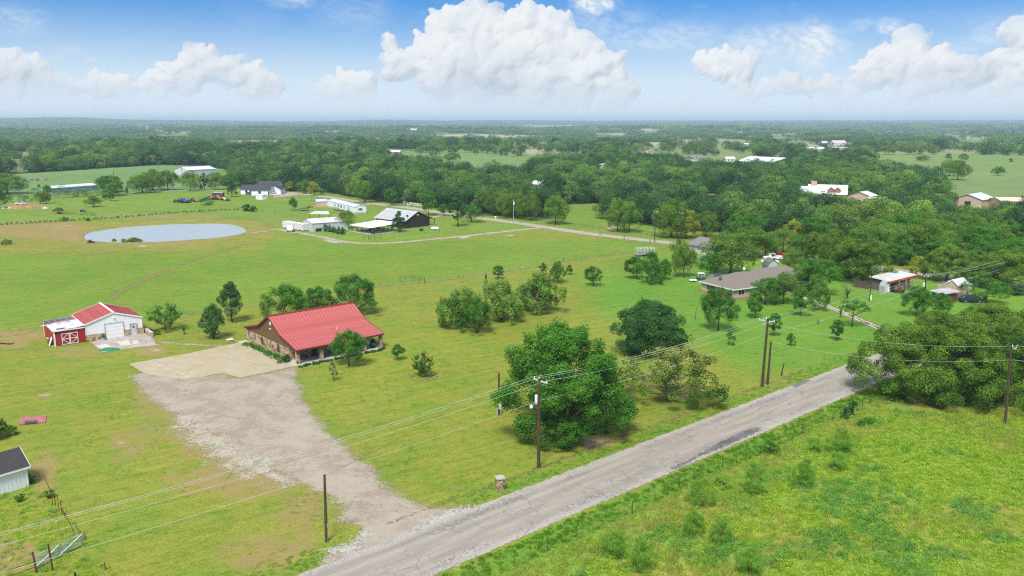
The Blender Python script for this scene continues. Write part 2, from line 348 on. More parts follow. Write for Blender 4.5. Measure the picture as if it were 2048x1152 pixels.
def leafmat(name, dark, light, trans=.3, var=.5, wide=False):
    m_ = bpy.data.materials.new(name); m_.use_nodes = True; t = NT(m_.node_tree); MATS[name] = m_
    for n in list(t.n): t.n.remove(n)
    tint = t.attr('tint'); oi = t.new('ShaderNodeObjectInfo').outputs['Random']
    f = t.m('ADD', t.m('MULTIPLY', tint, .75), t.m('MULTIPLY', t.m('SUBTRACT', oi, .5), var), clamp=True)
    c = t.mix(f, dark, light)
    oc = t.new('ShaderNodeTexCoord').outputs['Object']
    c = t.mix(t.sstep(t.noise(oc, .55, 3, .6), .46, .60, 0, .5), c, tuple(q * 1.25 for q in light))
    if wide:
        lo = t.new('ShaderNodeObjectInfo').outputs['Location']; nl = t.noise(lo, .011, 4, .6); n2 = t.noise(lo, .06, 2, .6)
        c = t.mix(t.sstep(nl, .50, .60, 0, .6), c, t.mix(1., c, (1.5, 1.3, .9), 'MULTIPLY')); c = t.mix(t.sstep(nl, .48, .40, 0, .6), c, t.mix(1., c, (.55, .68, .8), 'MULTIPLY')); c = t.mix(t.sstep(n2, .53, .62, 0, .6), c, t.mix(1., c, (1.45, 1.4, 1.1), 'MULTIPLY'))
    di = t.new('ShaderNodeBsdfPrincipled'); t.l.new(c, di.inputs['Base Color']); di.inputs['Roughness'].default_value = .55; di.inputs['Specular IOR Level'].default_value = .08
    tr = t.new('ShaderNodeBsdfTranslucent'); t.l.new(t.mix(1., c, (1.5, 1.6, .6), 'MULTIPLY'), tr.inputs[0])
    ms = t.new('ShaderNodeMixShader'); ms.inputs[0].default_value = trans; t.l.new(di.outputs[0], ms.inputs[1]); t.l.new(tr.outputs[0], ms.inputs[2])
    out = t.new('ShaderNodeOutputMaterial'); t.l.new(ms.outputs[0], out.inputs[0]); return m_
L_OAK = leafmat('oak_leaves', (.042, .105, .014), (.185, .310, .038))
L_DARK = leafmat('dark_leaves', (.020, .074, .022), (.065, .165, .040))
L_GREEN = leafmat('green_leaves', (.035, .115, .014), (.100, .260, .030))
L_LIGHT = leafmat('light_leaves', (.070, .150, .020), (.160, .290, .050))
L_YEL = leafmat('yellow_leaves', (.16, .20, .02), (.36, .38, .04), var=.2)
L_WILLOW = leafmat('willow_leaves', (.08, .17, .022), (.20, .33, .06))
L_OLIVE = leafmat('olive_leaves', (.07, .11, .05), (.15, .20, .10))
L_MESQ = leafmat('mesquite_leaves', (.14, .29, .035), (.27, .45, .08), .45)
L_BLOOM = leafmat('bloom', (.20, .19, .05), (.46, .38, .13), var=.2)
L_WOODS_PALE = leafmat('woodland_leaves_pale', (.060, .120, .030), (.155, .270, .060), trans=.2, var=1.2, wide=True); L_WOODS_DARK = leafmat('woodland_leaves_dark', (.016, .055, .026), (.050, .125, .040), trans=.2, var=1.2, wide=True)
L_WOODS = leafmat('woodland_leaves', (.030, .085, .026), (.095, .200, .044), trans=.2, var=1.5, wide=True)
# ------------------------------------------------------------------ the land
def grassy(t, base, oc, fine=1.0):
    """turf relief and colour grain shared by the ground and its patches"""
    n1 = t.noise(oc, .11, 5, .6); n2 = t.noise(oc, .75, 6, .72); n3 = t.noise(oc, 4.2, 4, .75)
    c = t.mix(t.sstep(n1, .50, .60, 0, .55), base, t.mix(1., base, (.72, .98, .78), 'MULTIPLY'))
    c = t.mix(t.sstep(n1, .48, .38, 0, .45), c, t.mix(1., base, (1.14, 1.04, 1.0), 'MULTIPLY'))
    nm = t.noise(oc, .30, 6, .70); c = t.mix(t.sstep(nm, .50, .60, 0, .42), c, t.mix(1., c, (1.14, 1.0, 1.1), 'MULTIPLY')); c = t.mix(t.sstep(nm, .47, .38, 0, .40), c, t.mix(1., c, (.66, .86, .75), 'MULTIPLY'))
    c = t.mix(t.sstep(n2, .50, .62, 0, .60), c, t.mix(1., c, (1.30, 1.06, 1.35), 'MULTIPLY'))
    c = t.mix(t.sstep(n2, .48, .38, 0, .60), c, t.mix(1., c, (.62, .78, .6), 'MULTIPLY'))
    c = t.mix(t.sstep(n3, .49, .38, 0, .60 * fine), c, t.mix(1., c, (.45, .58, .45), 'MULTIPLY'))
    c = t.mix(t.sstep(n3, .51, .63, 0, .60 * fine), c, t.mix(1., c, (1.45, 1.35, 1.5), 'MULTIPLY'))
    return c, t.m('ADD', t.m('MULTIPLY', n2, .5), t.m('MULTIPLY', n3, .5))
def ground_mat():
    m_, t, b = newmat('turf'); oc = t.new('ShaderNodeTexCoord').outputs['Object']
    x, y, z = t.sep(oc); base = t.attr('land', 'Color')
    c, h = grassy(t, base, oc)
    # mowing rows: long thin streaks, bent a little
    mow = t.attr('mown')
    wob = t.m('MULTIPLY', t.noise(oc, .035, 3), 9)
    row = t.m('SINE', t.m('MULTIPLY', t.m('ADD', t.m('ADD', t.m('MULTIPLY', x, -.55), t.m('MULTIPLY', y, .83)), wob), 2.1))
    st = t.noise(t.v('MULTIPLY', t.xyz(t.m('ADD', t.m('MULTIPLY', x, .83), t.m('MULTIPLY', y, .55)), t.m('ADD', t.m('MULTIPLY', x, -.55), t.m('MULTIPLY', y, .83)), 0), (.10, 1.7, 1)), 1.0, 3, .6)
    c = t.mix(t.m('MULTIPLY', mow, t.sstep(row, .1, 1, 0, .42)), c, t.mix(1., c, (.62, .80, .7), 'MULTIPLY'))
    c = t.mix(t.m('MULTIPLY', mow, t.sstep(st, .51, .60, 0, .50)), c, t.mix(1., c, (.50, .66, .55), 'MULTIPLY'))
    c = t.mix(t.m('MULTIPLY', mow, t.sstep(st, .48, .39, 0, .4)), c, t.mix(1., c, (1.28, 1.12, 1.), 'MULTIPLY'))
    # bare and dry spots break through where the turf is thin
    dry = t.attr('dry'); n = t.noise(oc, .22, 6, .68); n = t.m('ADD', t.m('MULTIPLY', n, .6), t.m('MULTIPLY', t.noise(oc, 1.9, 5, .7), .4))
    n = t.m('ADD', t.m('MULTIPLY', t.m('SUBTRACT', n, .5), 1.9), .46); k = t.sstep(t.m('ADD', n, t.m('MULTIPLY', dry, .52)), .64, .92)
    c = t.mix(t.m('MULTIPLY', k, .75), c, t.mix(t.noise(oc, 2.2, 4, .7), (.21, .135, .055), (.35, .26, .115)))
    k2 = t.sstep(t.m('ADD', n, t.m('MULTIPLY', dry, .42)), 1.05, 1.2)
    c = t.mix(t.m('MULTIPLY', k2, .85), c, (.40, .33, .24))
    t.l.new(c, b.inputs['Base Color']); b.inputs['Roughness'].default_value = .95; b.inputs['Specular IOR Level'].default_value = .1
    bp = t.new('ShaderNodeBump'); bp.inputs['Strength'].default_value = .55; bp.inputs['Distance'].default_value = .12
    t.l.new(h, bp.inputs['Height']); t.l.new(bp.outputs[0], b.inputs['Normal']); return m_
TURF = ground_mat()

# clearings seen between the woods (outlines read off the photograph, used as places on the land)
NEAR_OPEN = [(-900, 352), (-200, 350), (0, 349), (60, 346), (200, 337), (330, 329), (440, 336), (475, 345), (470, 372), (560, 382), (640, 384), (760, 402), (860, 414), (960, 427), (1100, 438),
             (1125, 410), (1180, 406), (1215, 408), (1212, 440), (1300, 452), (1460, 468), (1560, 468), (1650, 478), (1790, 470), (1850, 482), (2048, 490), (2400, 500), (3400, 520), (6000, 5000), (-6000, 5000)]
CLEAR = [
    [(-60, 318), (40, 303), (120, 300), (192, 300), (190, 315), (130, 320), (60, 343), (35, 346), (-60, 340)],
    [(395, 281), (560, 280), (680, 279), (700, 283), (560, 287), (405, 288)],
    [(765, 297), (830, 298), (1060, 296), (1065, 318), (1000, 330), (930, 322), (860, 312), (770, 305)],
    [(1000, 283), (1060, 284), (1170, 291), (1220, 300), (1180, 304), (1060, 296), (1000, 290)],
    [(1320, 300), (1350, 277), (1420, 275), (1520, 281), (1500, 310), (1440, 316), (1390, 310)],
    [(1400, 388), (1448, 386), (1450, 397), (1405, 402)],
    [(1738, 303), (1900, 297), (2048, 303), (2400, 305), (2400, 350), (2048, 352), (1980, 362), (1905, 360), (1880, 338), (1800, 322), (1745, 318)],
    [(1595, 282), (1700, 285), (1745, 296), (1640, 300), (1570, 296)],
    [(1890, 400), (2048, 398), (2300, 400), (2300, 424), (1985, 424), (1940, 414)], [(1600, 392), (1770, 396), (1820, 407), (1610, 402)],
    [(740, 283), (775, 283), (775, 287), (745, 287)], [(860, 265), (1010, 269), (1130, 271), (1010, 275), (880, 272)], [(1050, 256), (1110, 256), (1105, 259), (1055, 259)],
    [(1258, 257), (1300, 257), (1340, 260), (1270, 263)], [(820, 249), (860, 249), (850, 251)], [(1738, 262), (1820, 262), (1815, 269), (1750, 267)], [(1860, 263), (1960, 263), (1950, 267), (1870, 267)],
    [(2020, 263), (2100, 263), (2100, 271), (2030, 270)], [(260, 253), (320, 252), (330, 257), (270, 259)], [(430, 272), (450, 273), (445, 277)], [(300, 263), (380, 262), (392, 265), (310, 266)], [(150, 262), (210, 261), (205, 264)], [(600, 262), (690, 261), (680, 264)], [(560, 254), (640, 253), (630, 255)], [(1180, 266), (1262, 265), (1250, 269), (1190, 269)], [(1320, 252), (1400, 252), (1390, 254)], [(1520, 268), (1600, 266), (1610, 270), (1540, 272)], [(1560, 254), (1640, 254), (1630, 256)], [(1900, 274), (1980, 272), (1990, 277), (1920, 278)], [(700, 291), (740, 290), (738, 294)], [(1640, 312), (1700, 309), (1735, 312), (1660, 318)], [(1040, 300), (1130, 296), (1180, 300), (1150, 306), (1060, 308)], [(1225, 285), (1330, 284), (1345, 298), (1260, 303)], [(1540, 286), (1600, 284), (1640, 292), (1560, 294)], [(980, 250), (1180, 251), (1120, 253)], [(1440, 258), (1500, 258), (1490, 262)]]
def open_land(px, py, tall=False):
    o = inpoly(px, py, NEAR_OPEN)
    for c in CLEAR:
        o = o | inpoly(px, py, c)
        if tall and c[0][1] < 340 and c[0][0] != -60:
            for k in (.11, .22, .32): o = o | inpoly(px, py - k * (py - 243), c)      # crowns would stand in front of the clearing
    return o
def land_grid():
    """one sheet to the horizon: rings round the place, finer towards the middle"""
    r = [0, 8, 16, 22, 27, 31]
    while r[-1] < 23500: r.append(r[-1] * (1.0085 if 150 < r[-1] < 520 else 1.0125 if r[-1] < 3000 else 1.03))
    r = np.array(r); a = np.radians(np.concatenate([np.arange(-48, 48, .32), np.arange(48, 312, 6)])); R, A = np.meshgrid(r, a, indexing='ij')
    x, y = R * np.sin(A), R * np.cos(A); z = terrain(x, y); z[0] = 0
    nr, na = x.shape; i, j = np.meshgrid(np.arange(nr - 1), np.arange(na), indexing='ij'); k = (j + 1) % na
    Fq = np.stack([i * na + j, i * na + k, (i + 1) * na + k, (i + 1) * na + j], -1).reshape(-1, 4)[:, ::-1]
    return x.ravel(), y.ravel(), z.ravel(), Fq
GAIN = (1.32, 1.12, .78)
def paint(x, y, z):
    px, py = proj(x, y, z * 0 if False else z); fr = (y > 5); px = np.where(fr, px, -5000); py = np.where(fr, py, 4000)
    col = np.zeros((len(x), 3)); col[:] = (.150, .204, .042)
    def put(mask, c, k=1.0): col[:] = np.where((mask * k)[:, None] > 0, col * (1 - (mask * k)[:, None]) + np.array(c) * (mask * k)[:, None], col)
    def soft(poly, w, c, k=1.0):
        near = sdist(px + 0 * px, py, poly); put(sm(-w, w, near), c, k)
    yard = [(-300, 700), (0, 655), (340, 640), (520, 606), (760, 575), (850, 565), (1200, 515), (1345, 492), (1345, 480), (-3000, 480), (-3000, 800)]
    soft(yard, 3, (.118, .205, .036))                                                     # hay field behind the fence
    soft([(-3000, 500), (400, 500), (560, 470), (700, 490), (1090, 455), (1345, 490), (1345, 380), (-3000, 300)], 3, (.125, .215, .045))
    soft([(1150, 560), (1345, 500), (2100, 560), (3000, 700), (1760, 740), (1500, 740), (1380, 690), (1200, 620)], 40, (.095, .215, .036))   # greener lawn round the brick house
    soft([(700, 700), (1000, 640), (1250, 700), (1400, 760), (1000, 1000), (800, 960)], 60, (.150, .205, .038), .7)
    soft([(-500, 470), (200, 440), (420, 445), (560, 455), (520, 500), (200, 510), (-500, 500)], 12, (.185, .190, .060), .7)   # tawny ground round the pond
    soft([(-3000, 300), (0, 338), (500, 320), (490, 372), (0, 392), (-3000, 400)], 3, (.150, .235, .075))                # far meadow
    soft([(470, 355), (1250, 440), (1250, 405), (1100, 400)], 3, (.12, .20, .05), .6)
    # rough field this side of the road, its verge
    d = road_d(x, y); rough = sm(8.4, 9.0, d)
    q_ = pond_q(x, y); put(sm(1.5, 1.12, q_) * sm(.9, 1.0, q_) * (.5 + .5 * fbm(x / 5, y / 5, 9)), (.20, .185, .075), .8); put(rough, (.150, .235, .050)); n = fbm(x / 9 + 5, y / 6, 21, 4)
    put(sm(11, 14, d) * sm(.50, .62, n), (.19, .20, .06), .6); put(sm(12, 14, d) * sm(.56, .68, fbm(x / 6, y / 5, 33, 4)), (.10, .22, .07), .4)
    put(sm(8.4, 9.0, d) * sm(12.5, 11, d), (.075, .175, .028), .8)
    put(sm(-2.6, -1.2, d) * sm(.6, -.2, d), (.095, .190, .030), .7)
    # woodland floor and far clearings
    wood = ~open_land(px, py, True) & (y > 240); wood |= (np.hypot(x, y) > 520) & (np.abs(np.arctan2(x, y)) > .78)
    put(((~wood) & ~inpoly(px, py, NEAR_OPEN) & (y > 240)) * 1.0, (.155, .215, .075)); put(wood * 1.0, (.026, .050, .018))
    tan = np.zeros(len(x), bool)
    for i, c in enumerate(CLEAR):
        inn = inpoly(px, py, c) * 1.0
        put(inn, {0: (.20, .23, .085), 2: (.155, .225, .07), 4: (.17, .225, .075), 5: (.27, .24, .13), 6: (.165, .235, .068), 8: (.16, .20, .08), 9: (.2, .2, .1), 3: (.2, .23, .09), 7: (.18, .23, .09)}.get(i, (.32, .31, .19)))
    put((inpoly(px, py, CLEAR[6]) * sm(309, 305, py)), (.25, .24, .12), .8); put((inpoly(px, py, CLEAR[4]) * sm(286, 281, py)), (.25, .25, .11), .8)
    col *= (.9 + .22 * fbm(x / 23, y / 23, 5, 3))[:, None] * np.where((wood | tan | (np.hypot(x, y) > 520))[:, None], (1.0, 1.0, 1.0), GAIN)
    dry = np.zeros(len(x))
    def dr(cx, cy, rx, ry, k):
        nonlocal dry; dry = np.maximum(dry, k * sm(1.25, .3, np.hypot((px - cx) / rx, (py - cy) / ry)))
    for q in [(70, 460, 150, 26, .85), (120, 452, 60, 10, 1.35), (150, 474, 60, 8, 1.3), (60, 468, 60, 6, 1.2), (330, 487, 120, 10, .55), (285, 492, 22, 3, 1.9), (330, 432, 200, 9, .7), (560, 440, 80, 10, .5),
              (40, 672, 90, 14, 1.2), (25, 688, 40, 12, 1.1), (90, 790, 20, 5, 1.9), (240, 884, 22, 6, 2.0), (300, 880, 160, 60, .62), (430, 860, 150, 90, .95), (480, 960, 190, 50, .95), (330, 800, 110, 60, .75), (160, 705, 90, 16, .75),
              (300, 702, 40, 12, 1.6), (620, 1000, 120, 90, .75), (530, 1100, 140, 70, .75), (1190, 885, 55, 18, 1.9), (1150, 890, 90, 22, .9), (930, 972, 60, 8, .9), (760, 800, 90, 40, .65), (780, 690, 60, 25, .5), (90, 940, 40, 60, .9), (30, 1110, 60, 50, 1.1),
              (1848, 800, 55, 10, 2.0), (1548, 765, 50, 16, .8), (930, 900, 60, 20, .5), (860, 640, 90, 14, .6), (900, 500, 300, 20, .45), (1060, 530, 240, 16, .4), (600, 1060, 60, 40, .8), (1190, 468, 60, 8, .9), (1225, 457, 25, 8, 1.7), (120, 425, 60, 4, .9), (60, 412, 50, 6, 1.3), (1000, 560, 260, 30, .35), (1650, 560, 200, 60, .15)]: dr(*q)
    dry *= (d < 8) | (px > 1700)
    dry = np.where((px > 640) & (px < 1700) & (dry < 1.3) & (py > 420), dry * .5, dry)
    mown = ((d < 0) & (np.hypot(x, y) < 720)) * (.55 + .45 * sm(600, 480, py)) * (px < 1400)
    return np.clip(col, 0, 1), dry, mown * 1.0
gx, gy, gz, gf = land_grid(); gcol, gdry, gmow = paint(gx, gy, gz)
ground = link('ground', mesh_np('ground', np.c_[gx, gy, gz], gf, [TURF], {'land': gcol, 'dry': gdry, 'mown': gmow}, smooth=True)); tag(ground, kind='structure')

def ragged(name, c1, c2, c3, amp=1.2, scale=.6, rough=.9, spots=None, stain=None, fleck=.5):
    """surface whose rim breaks up: keeps its own colour where 'rim' (metres inside the outline) beats the noise, lets the ground show elsewhere"""
    m_, t, b = newmat(name); oc = t.new('ShaderNodeTexCoord').outputs['Object']; rim = t.attr('rim')
    n = t.noise(oc, scale, 4, .6); nh = t.noise(oc, 3.2, 5, .75); a = t.sstep(t.m('ADD', rim, t.m('ADD', t.m('MULTIPLY', t.m('SUBTRACT', n, .5), amp * 5), t.m('MULTIPLY', t.m('SUBTRACT', nh, .5), amp * 9))), -.15 * amp, .35 * amp)
    c = t.mix(t.sstep(t.noise(oc, .35, 5, .6), .42, .58), c1, c2); c = t.mix(t.sstep(t.noise(oc, 4, 5, .78), .50, .62, 0, fleck), c, c3); c = t.mix(t.sstep(t.noise(oc, 1.4, 5, .75), .50, .40, 0, .35), c, tuple(q * .72 for q in c1))
    c = t.mix(t.sstep(t.noise(oc, 6, 4, .75), .49, .40, 0, .45), c, tuple(q * .6 for q in c1))
    if stain: c = t.mix(t.sstep(t.noise(oc, .13, 4, .6), .5, .66, 0, .7), c, stain)
    if spots:
        k = t.m('MULTIPLY', t.sstep(t.noise(oc, 1.1, 6, .72), .60, .68), t.sstep(rim, spots, .2)); a = t.m('MULTIPLY', a, t.m('SUBTRACT', 1, k))
    t.l.new(c, b.inputs['Base Color']); b.inputs['Roughness'].default_value = rough; b.inputs['Specular IOR Level'].default_value = .2
    t.l.new(a, b.inputs['Alpha'])
    bp = t.new('ShaderNodeBump'); bp.inputs['Strength'].default_value = .4; bp.inputs['Distance'].default_value = .03
    t.l.new(t.noise(oc, 9, 4, .7), bp.inputs['Height']); t.l.new(bp.outputs[0], b.inputs['Normal']); return m_
def ground_z(x, y): return terrain(x, y)
def patch(name, poly, m_, z, margin=1.5, step=.6, kind='structure', **kw):
    poly = [at(*p) for p in poly] if kw.pop('px', True) else poly
    P_ = np.array(poly); lo = P_.min(0) - margin; hi = P_.max(0) + margin
    xs = np.arange(lo[0], hi[0] + step, step); ys = np.arange(lo[1], hi[1] + step, step); X, Y = np.meshgrid(xs, ys, indexing='ij')
    sdv = sdist(X, Y, poly); keep = sdv > -margin; ok = keep[:-1, :-1] & keep[1:, :-1] & keep[1:, 1:] & keep[:-1, 1:]
    i, j = np.nonzero(ok); n = len(ys); fq = np.stack([i * n + j, (i + 1) * n + j, (i + 1) * n + j + 1, i * n + j + 1], -1)
    used = np.unique(fq); mp = np.zeros(X.size, int); mp[used] = np.arange(len(used)); Xf, Yf, S_ = X.ravel()[used], Y.ravel()[used], sdv.ravel()[used]
    o = link(name, mesh_np(name, np.c_[Xf, Yf, ground_z(Xf, Yf) + z], mp[fq], [m_], {'rim': S_})); tag(o, kind=kind, **kw); return o
def ribbon(name, pts, hw, m_, z, margin=1.0, kind='structure', step=3.0, px=True, cols=(-1, -.5, 0, .5, 1), **kw):
    pts = [at(*p) for p in pts] if px else pts; out = []
    for (x0, y0), (x1, y1) in zip(pts, pts[1:]):
        n = max(1, int(math.hypot(x1 - x0, y1 - y0) / step)); out += [(x0 + (x1 - x0) * i / n, y0 + (y1 - y0) * i / n) for i in range(n)]
    out.append(pts[-1]); P_ = np.array(out)
    for _ in range(3 if len(pts) > 2 else 0): P_[1:-1] = (P_[:-2] + 2 * P_[1:-1] + P_[2:]) / 4
    T = np.gradient(P_, axis=0); T /= np.hypot(T[:, 0], T[:, 1])[:, None] + 1e-9; N = np.c_[-T[:, 1], T[:, 0]]
    offs = [-(hw + margin), -hw] + [c * hw * .98 for c in cols[1:-1]] + [hw, hw + margin]; m = len(offs); V, R, U, C_ = [], [], [], []
    s = np.r_[0, np.cumsum(np.hypot(*(P_[1:] - P_[:-1]).T))]
    for o_ in offs:
        q = P_ + N * o_; V.append(np.c_[q, ground_z(q[:, 0], q[:, 1]) + z]); R.append(np.full(len(q), hw - abs(o_))); U.append(s); C_.append(np.full(len(q), o_))
    V = np.stack(V, 1).reshape(-1, 3); R = np.stack(R, 1).ravel(); U = np.stack(U, 1).ravel(); C_ = np.stack(C_, 1).ravel()
    i, j = np.meshgrid(np.arange(len(P_) - 1), np.arange(m - 1), indexing='ij'); fq = np.stack([i * m + j, (i + 1) * m + j, (i + 1) * m + j + 1, i * m + j + 1], -1).reshape(-1, 4)[:, ::-1]
    o = link(name, mesh_np(name, V, fq, [m_], {'rim': R, 'along': U, 'across': C_})); tag(o, kind=kind, **kw); return o

def road_mat():
    m_, t, b = newmat('worn_chipseal'); oc = t.new('ShaderNodeTexCoord').outputs['Object']; rim = t.attr('rim'); u = t.attr('along'); w = t.attr('across')
    p = t.xyz(u, w)
    c = t.mix(t.sstep(t.noise(t.v('MULTIPLY', p, (.12, .9, 1)), 1, 5, .6), .35, .65), (.255, .226, .187), (.34, .30, .245))
    c = t.mix(t.sstep(t.noise(oc, 1.2, 5, .7), .5, .75, 0, .5), c, (.38, .35, .31))
    for o_, k in ((-1.9, .28), (-.55, .2), (1.0, .25), (2.4, .28)):
        c = t.mix(t.sstep(t.m('ABSOLUTE', t.m('SUBTRACT', w, o_)), .7, .1, 0, k), c, (.17, .16, .145))
    c = t.mix(t.sstep(t.noise(oc, 12, 4, .75), .50, .70, 0, .5), c, (.45, .42, .37)); c = t.mix(t.sstep(t.noise(oc, 10, 4, .75), .48, .30, 0, .5), c, (.10, .095, .085))
    edge = t.sstep(rim, 1.5, .1, 0, .65); c = t.mix(t.m('MULTIPLY', edge, t.sstep(t.noise(oc, 2.5, 5, .75), .42, .58)), c, (.40, .385, .36))
    dp = t.v('ADD', p, t.v('SCALE', t.noise(p, 1.1, 4, .6, True), scale=1.3))
    cr = t.voro(t.v('MULTIPLY', dp, (.42, .30, 1)), 1.0, 'DISTANCE_TO_EDGE'); cm = t.sstep(t.noise(p, .18, 3), .46, .58)
    c = t.mix(t.m('MULTIPLY', t.m('MULTIPLY', t.sstep(cr, .028, .008), cm), .55), c, (.085, .08, .07))
    cr2 = t.voro(t.v('MULTIPLY', dp, (1.5, 1.5, 1)), 1.0, 'DISTANCE_TO_EDGE')
    ed = t.m('MULTIPLY', t.sstep(t.m('ABSOLUTE', t.m('SUBTRACT', t.m('ABSOLUTE', w), 2.7)), .75, .3), t.sstep(t.noise(p, .12, 3), .45, .56))
    c = t.mix(t.m('MULTIPLY', t.m('MULTIPLY', t.sstep(cr2, .07, .02), ed), .65), c, (.09, .085, .075))
    a = t.sstep(t.m('ADD', rim, t.m('MULTIPLY', t.m('SUBTRACT', t.noise(oc, 1.1, 7, .7), .5), 1.5)), -.03, .08)
    t.l.new(c, b.inputs['Base Color']); b.inputs['Roughness'].default_value = .85; b.inputs['Specular IOR Level'].default_value = .3; t.l.new(a, b.inputs['Alpha'])
    bp = t.new('ShaderNodeBump'); bp.inputs['Strength'].default_value = .3; bp.inputs['Distance'].default_value = .02
    t.l.new(t.noise(oc, 14, 3, .7), bp.inputs['Height']); t.l.new(bp.outputs[0], b.inputs['Normal']); return m_
road = ribbon('road', [(R0[0] + RD[0] * s, R0[1] + RD[1] * s) for s in (-80, 0, 60, 100)] + [(R0[0] + RD[0] * s + RN[0] * (s - 100) ** 2 * .006, R0[1] + RD[1] * s + RN[1] * (s - 100) ** 2 * .006) for s in (110, 120, 130, 145, 160, 180, 200)], RW - .05, road_mat(), .030, .5, px=False, step=1.0, cols=(-1, -.66, -.33, 0, .33, .66, 1))
def line_mat():
    m_, t, b = newmat('worn_yellow_line'); oc = t.new('ShaderNodeTexCoord').outputs['Object']; u = t.attr('along')
    a = t.m('MULTIPLY', t.sstep(t.noise(oc, 4, 5, .7), .42, .60), t.sstep(u, 55, 95, .12, .8)); b.inputs['Base Color'].default_value = (.50, .33, .10, 1); b.inputs['Roughness'].default_value = .8
    t.l.new(a, b.inputs['Alpha']); return m_
LM = line_mat()
for off in (-.13, .13):
    ribbon('centre_line', [(R0[0] + RD[0] * s + RN[0] * (off - .1), R0[1] + RD[1] * s + RN[1] * (off - .1)) for s in (-40, 0, 60, 100, 112)], .055, LM, .036, .01, px=False, cols=(-1, 0, 1))
TAR = ragged('fresh_tar', (.10, .096, .09), (.14, .135, .125), (.24, .23, .21), .22, 2.2, .8)
patch('tar_patch', [(1395, 911), (1440, 884), (1475, 868), (1505, 856), (1522, 856), (1520, 862), (1470, 884), (1440, 897), (1415, 908)], TAR, .034, .4, .25)
patch('tar_patch', [(1340, 936), (1375, 922), (1398, 908), (1405, 909), (1370, 930), (1345, 941)], TAR, .034, .4, .25)
patch('tar_patch', [(1585, 771), (1612, 758), (1622, 761), (1590, 776)], ragged('thin_tar', (.15, .145, .135), (.18, .17, .155), (.25, .24, .22), .12, 2, .8), .034, .4, .25)

GRAVEL = ragged('drive_gravel', (.285, .232, .168), (.35, .297, .225), (.435, .39, .32), .8, .25, spots=2.8, stain=(.36, .315, .245))
patch('gravel_drive', [(262, 752), (300, 742), (370, 758), (446, 747), (480, 757), (588, 733), (604, 785), (618, 820), (647, 855), (696, 898), (742, 938), (789, 978), (812, 999), (843, 1009), (912, 1016), (950, 1014), (985, 1018),
      (860, 1085), (690, 1120), (640, 1140), (662, 1112), (705, 1080), (727, 1060), (719, 1048), (676, 1040), (682, 1016), (650, 988), (627, 976), (570, 957), (512, 918), (478, 905), (440, 880), (415, 862), (372, 842), (330, 815), (295, 790), (270, 770)], GRAVEL, .008, 4.5, .5)
SPARSE = ragged('sparse_gravel', (.33, .28, .21), (.40, .355, .28), (.52, .48, .41), 1.7, .5)
patch('gravel_scatter', [(350, 822), (420, 850), (500, 905), (560, 945), (600, 962), (560, 966), (490, 950), (430, 920), (385, 880), (350, 850)], SPARSE, .010, 5, .5)
CLEAN = ragged('crushed_limestone', (.37, .345, .30), (.42, .40, .36), (.54, .52, .48), .8, .8, fleck=.8)
patch('limestone_spill', [(800, 1075), (860, 1040), (905, 1020), (950, 1013), (970, 1016), (930, 1040), (880, 1068), (830, 1090)], CLEAN, .013, 1.2, .4)
patch('limestone_spill', [(655, 1100), (700, 1085), (722, 1065), (735, 1068), (700, 1105), (665, 1112)], CLEAN, .013, 1.2, .4)
def slab_mat():
    m_, t, b = newmat('stained_slab'); oc = t.new('ShaderNodeTexCoord').outputs['Object']; rim = t.attr('rim')
    c = t.mix(t.sstep(t.noise(oc, .22, 5, .6), .35, .65), (.37, .295, .165), (.385, .335, .225)); c = t.mix(t.sstep(t.noise(oc, .8, 6, .65), .52, .66, 0, .6), c, (.44, .41, .33)); c = t.mix(t.sstep(t.noise(oc, .5, 6, .7), .57, .70, 0, .55), c, (.42, .30, .17))
    c = t.mix(t.sstep(t.noise(oc, .33, 5, .6, dist=1.), .62, .70, 0, .7), c, (.50, .51, .51))
    c = t.mix(t.sstep(t.noise(oc, 9, 3, .7), .55, .35, 0, .18), c, (.25, .20, .13))
    x, y, z = t.sep(oc); cr = t.voro(t.v('ADD', t.v('MULTIPLY', oc, (1, 1, 0)), t.v('SCALE', t.noise(oc, .5, 4, .6, True), scale=3)), .085, 'DISTANCE_TO_EDGE')
    c = t.mix(t.m('MULTIPLY', t.sstep(cr, .006, .0015), .5), c, (.13, .10, .07))
    a = t.sstep(t.m('ADD', rim, t.m('MULTIPLY', t.m('SUBTRACT', t.noise(oc, .8, 6, .7), .5), .5)), -.02, .03)
    t.l.new(c, b.inputs['Base Color']); b.inputs['Roughness'].default_value = .75; t.l.new(a, b.inputs['Alpha']); return m_
SLAB = slab_mat()
patch('concrete_pad', [(257, 728), (375, 707), (500, 681), (530, 700), (574, 722), (596, 731), (480, 756), (446, 746), (370, 760), (290, 748)], SLAB, .028, .4, .4)
patch('workshop_apron', [(180, 684), (287, 664), (306, 676), (317, 690), (280, 694), (205, 705)], ragged('apron_slab', (.33, .29, .25), (.40, .36, .32), (.46, .42, .37), .22, .6, spots=.6), .028, .6, .4)
for q in ([(233, 683), (258, 680), (262, 690), (240, 692)], [(262, 682), (275, 680), (280, 686), (268, 689)], [(190, 691), (215, 688), (222, 694), (198, 697)]):
    patch('pale_slab', q, ragged('pale_cement', (.50, .46, .38), (.55, .51, .43), (.6, .57, .5), .1, .9), .034, .3, .25)
g = patch('green_mat', [(197, 702), (207, 697), (216, 695), (238, 696), (240, 700), (218, 703)], ragged('green_turf_mat', (.015, .20, .08), (.02, .24, .10), (.05, .28, .13), .08, 1.5), .045, .25, .2, kind='thing')
tag(g, 'bright green artificial turf mat lying on the workshop apron', 'mat')
PATH = ragged('sandy_track', (.33, .27, .19), (.40, .34, .26), (.48, .43, .36), .5, .5, spots=1.2)
ribbon('footpath', [(316, 684), (345, 688), (400, 691), (445, 692)], .35, PATH, .012, .7)
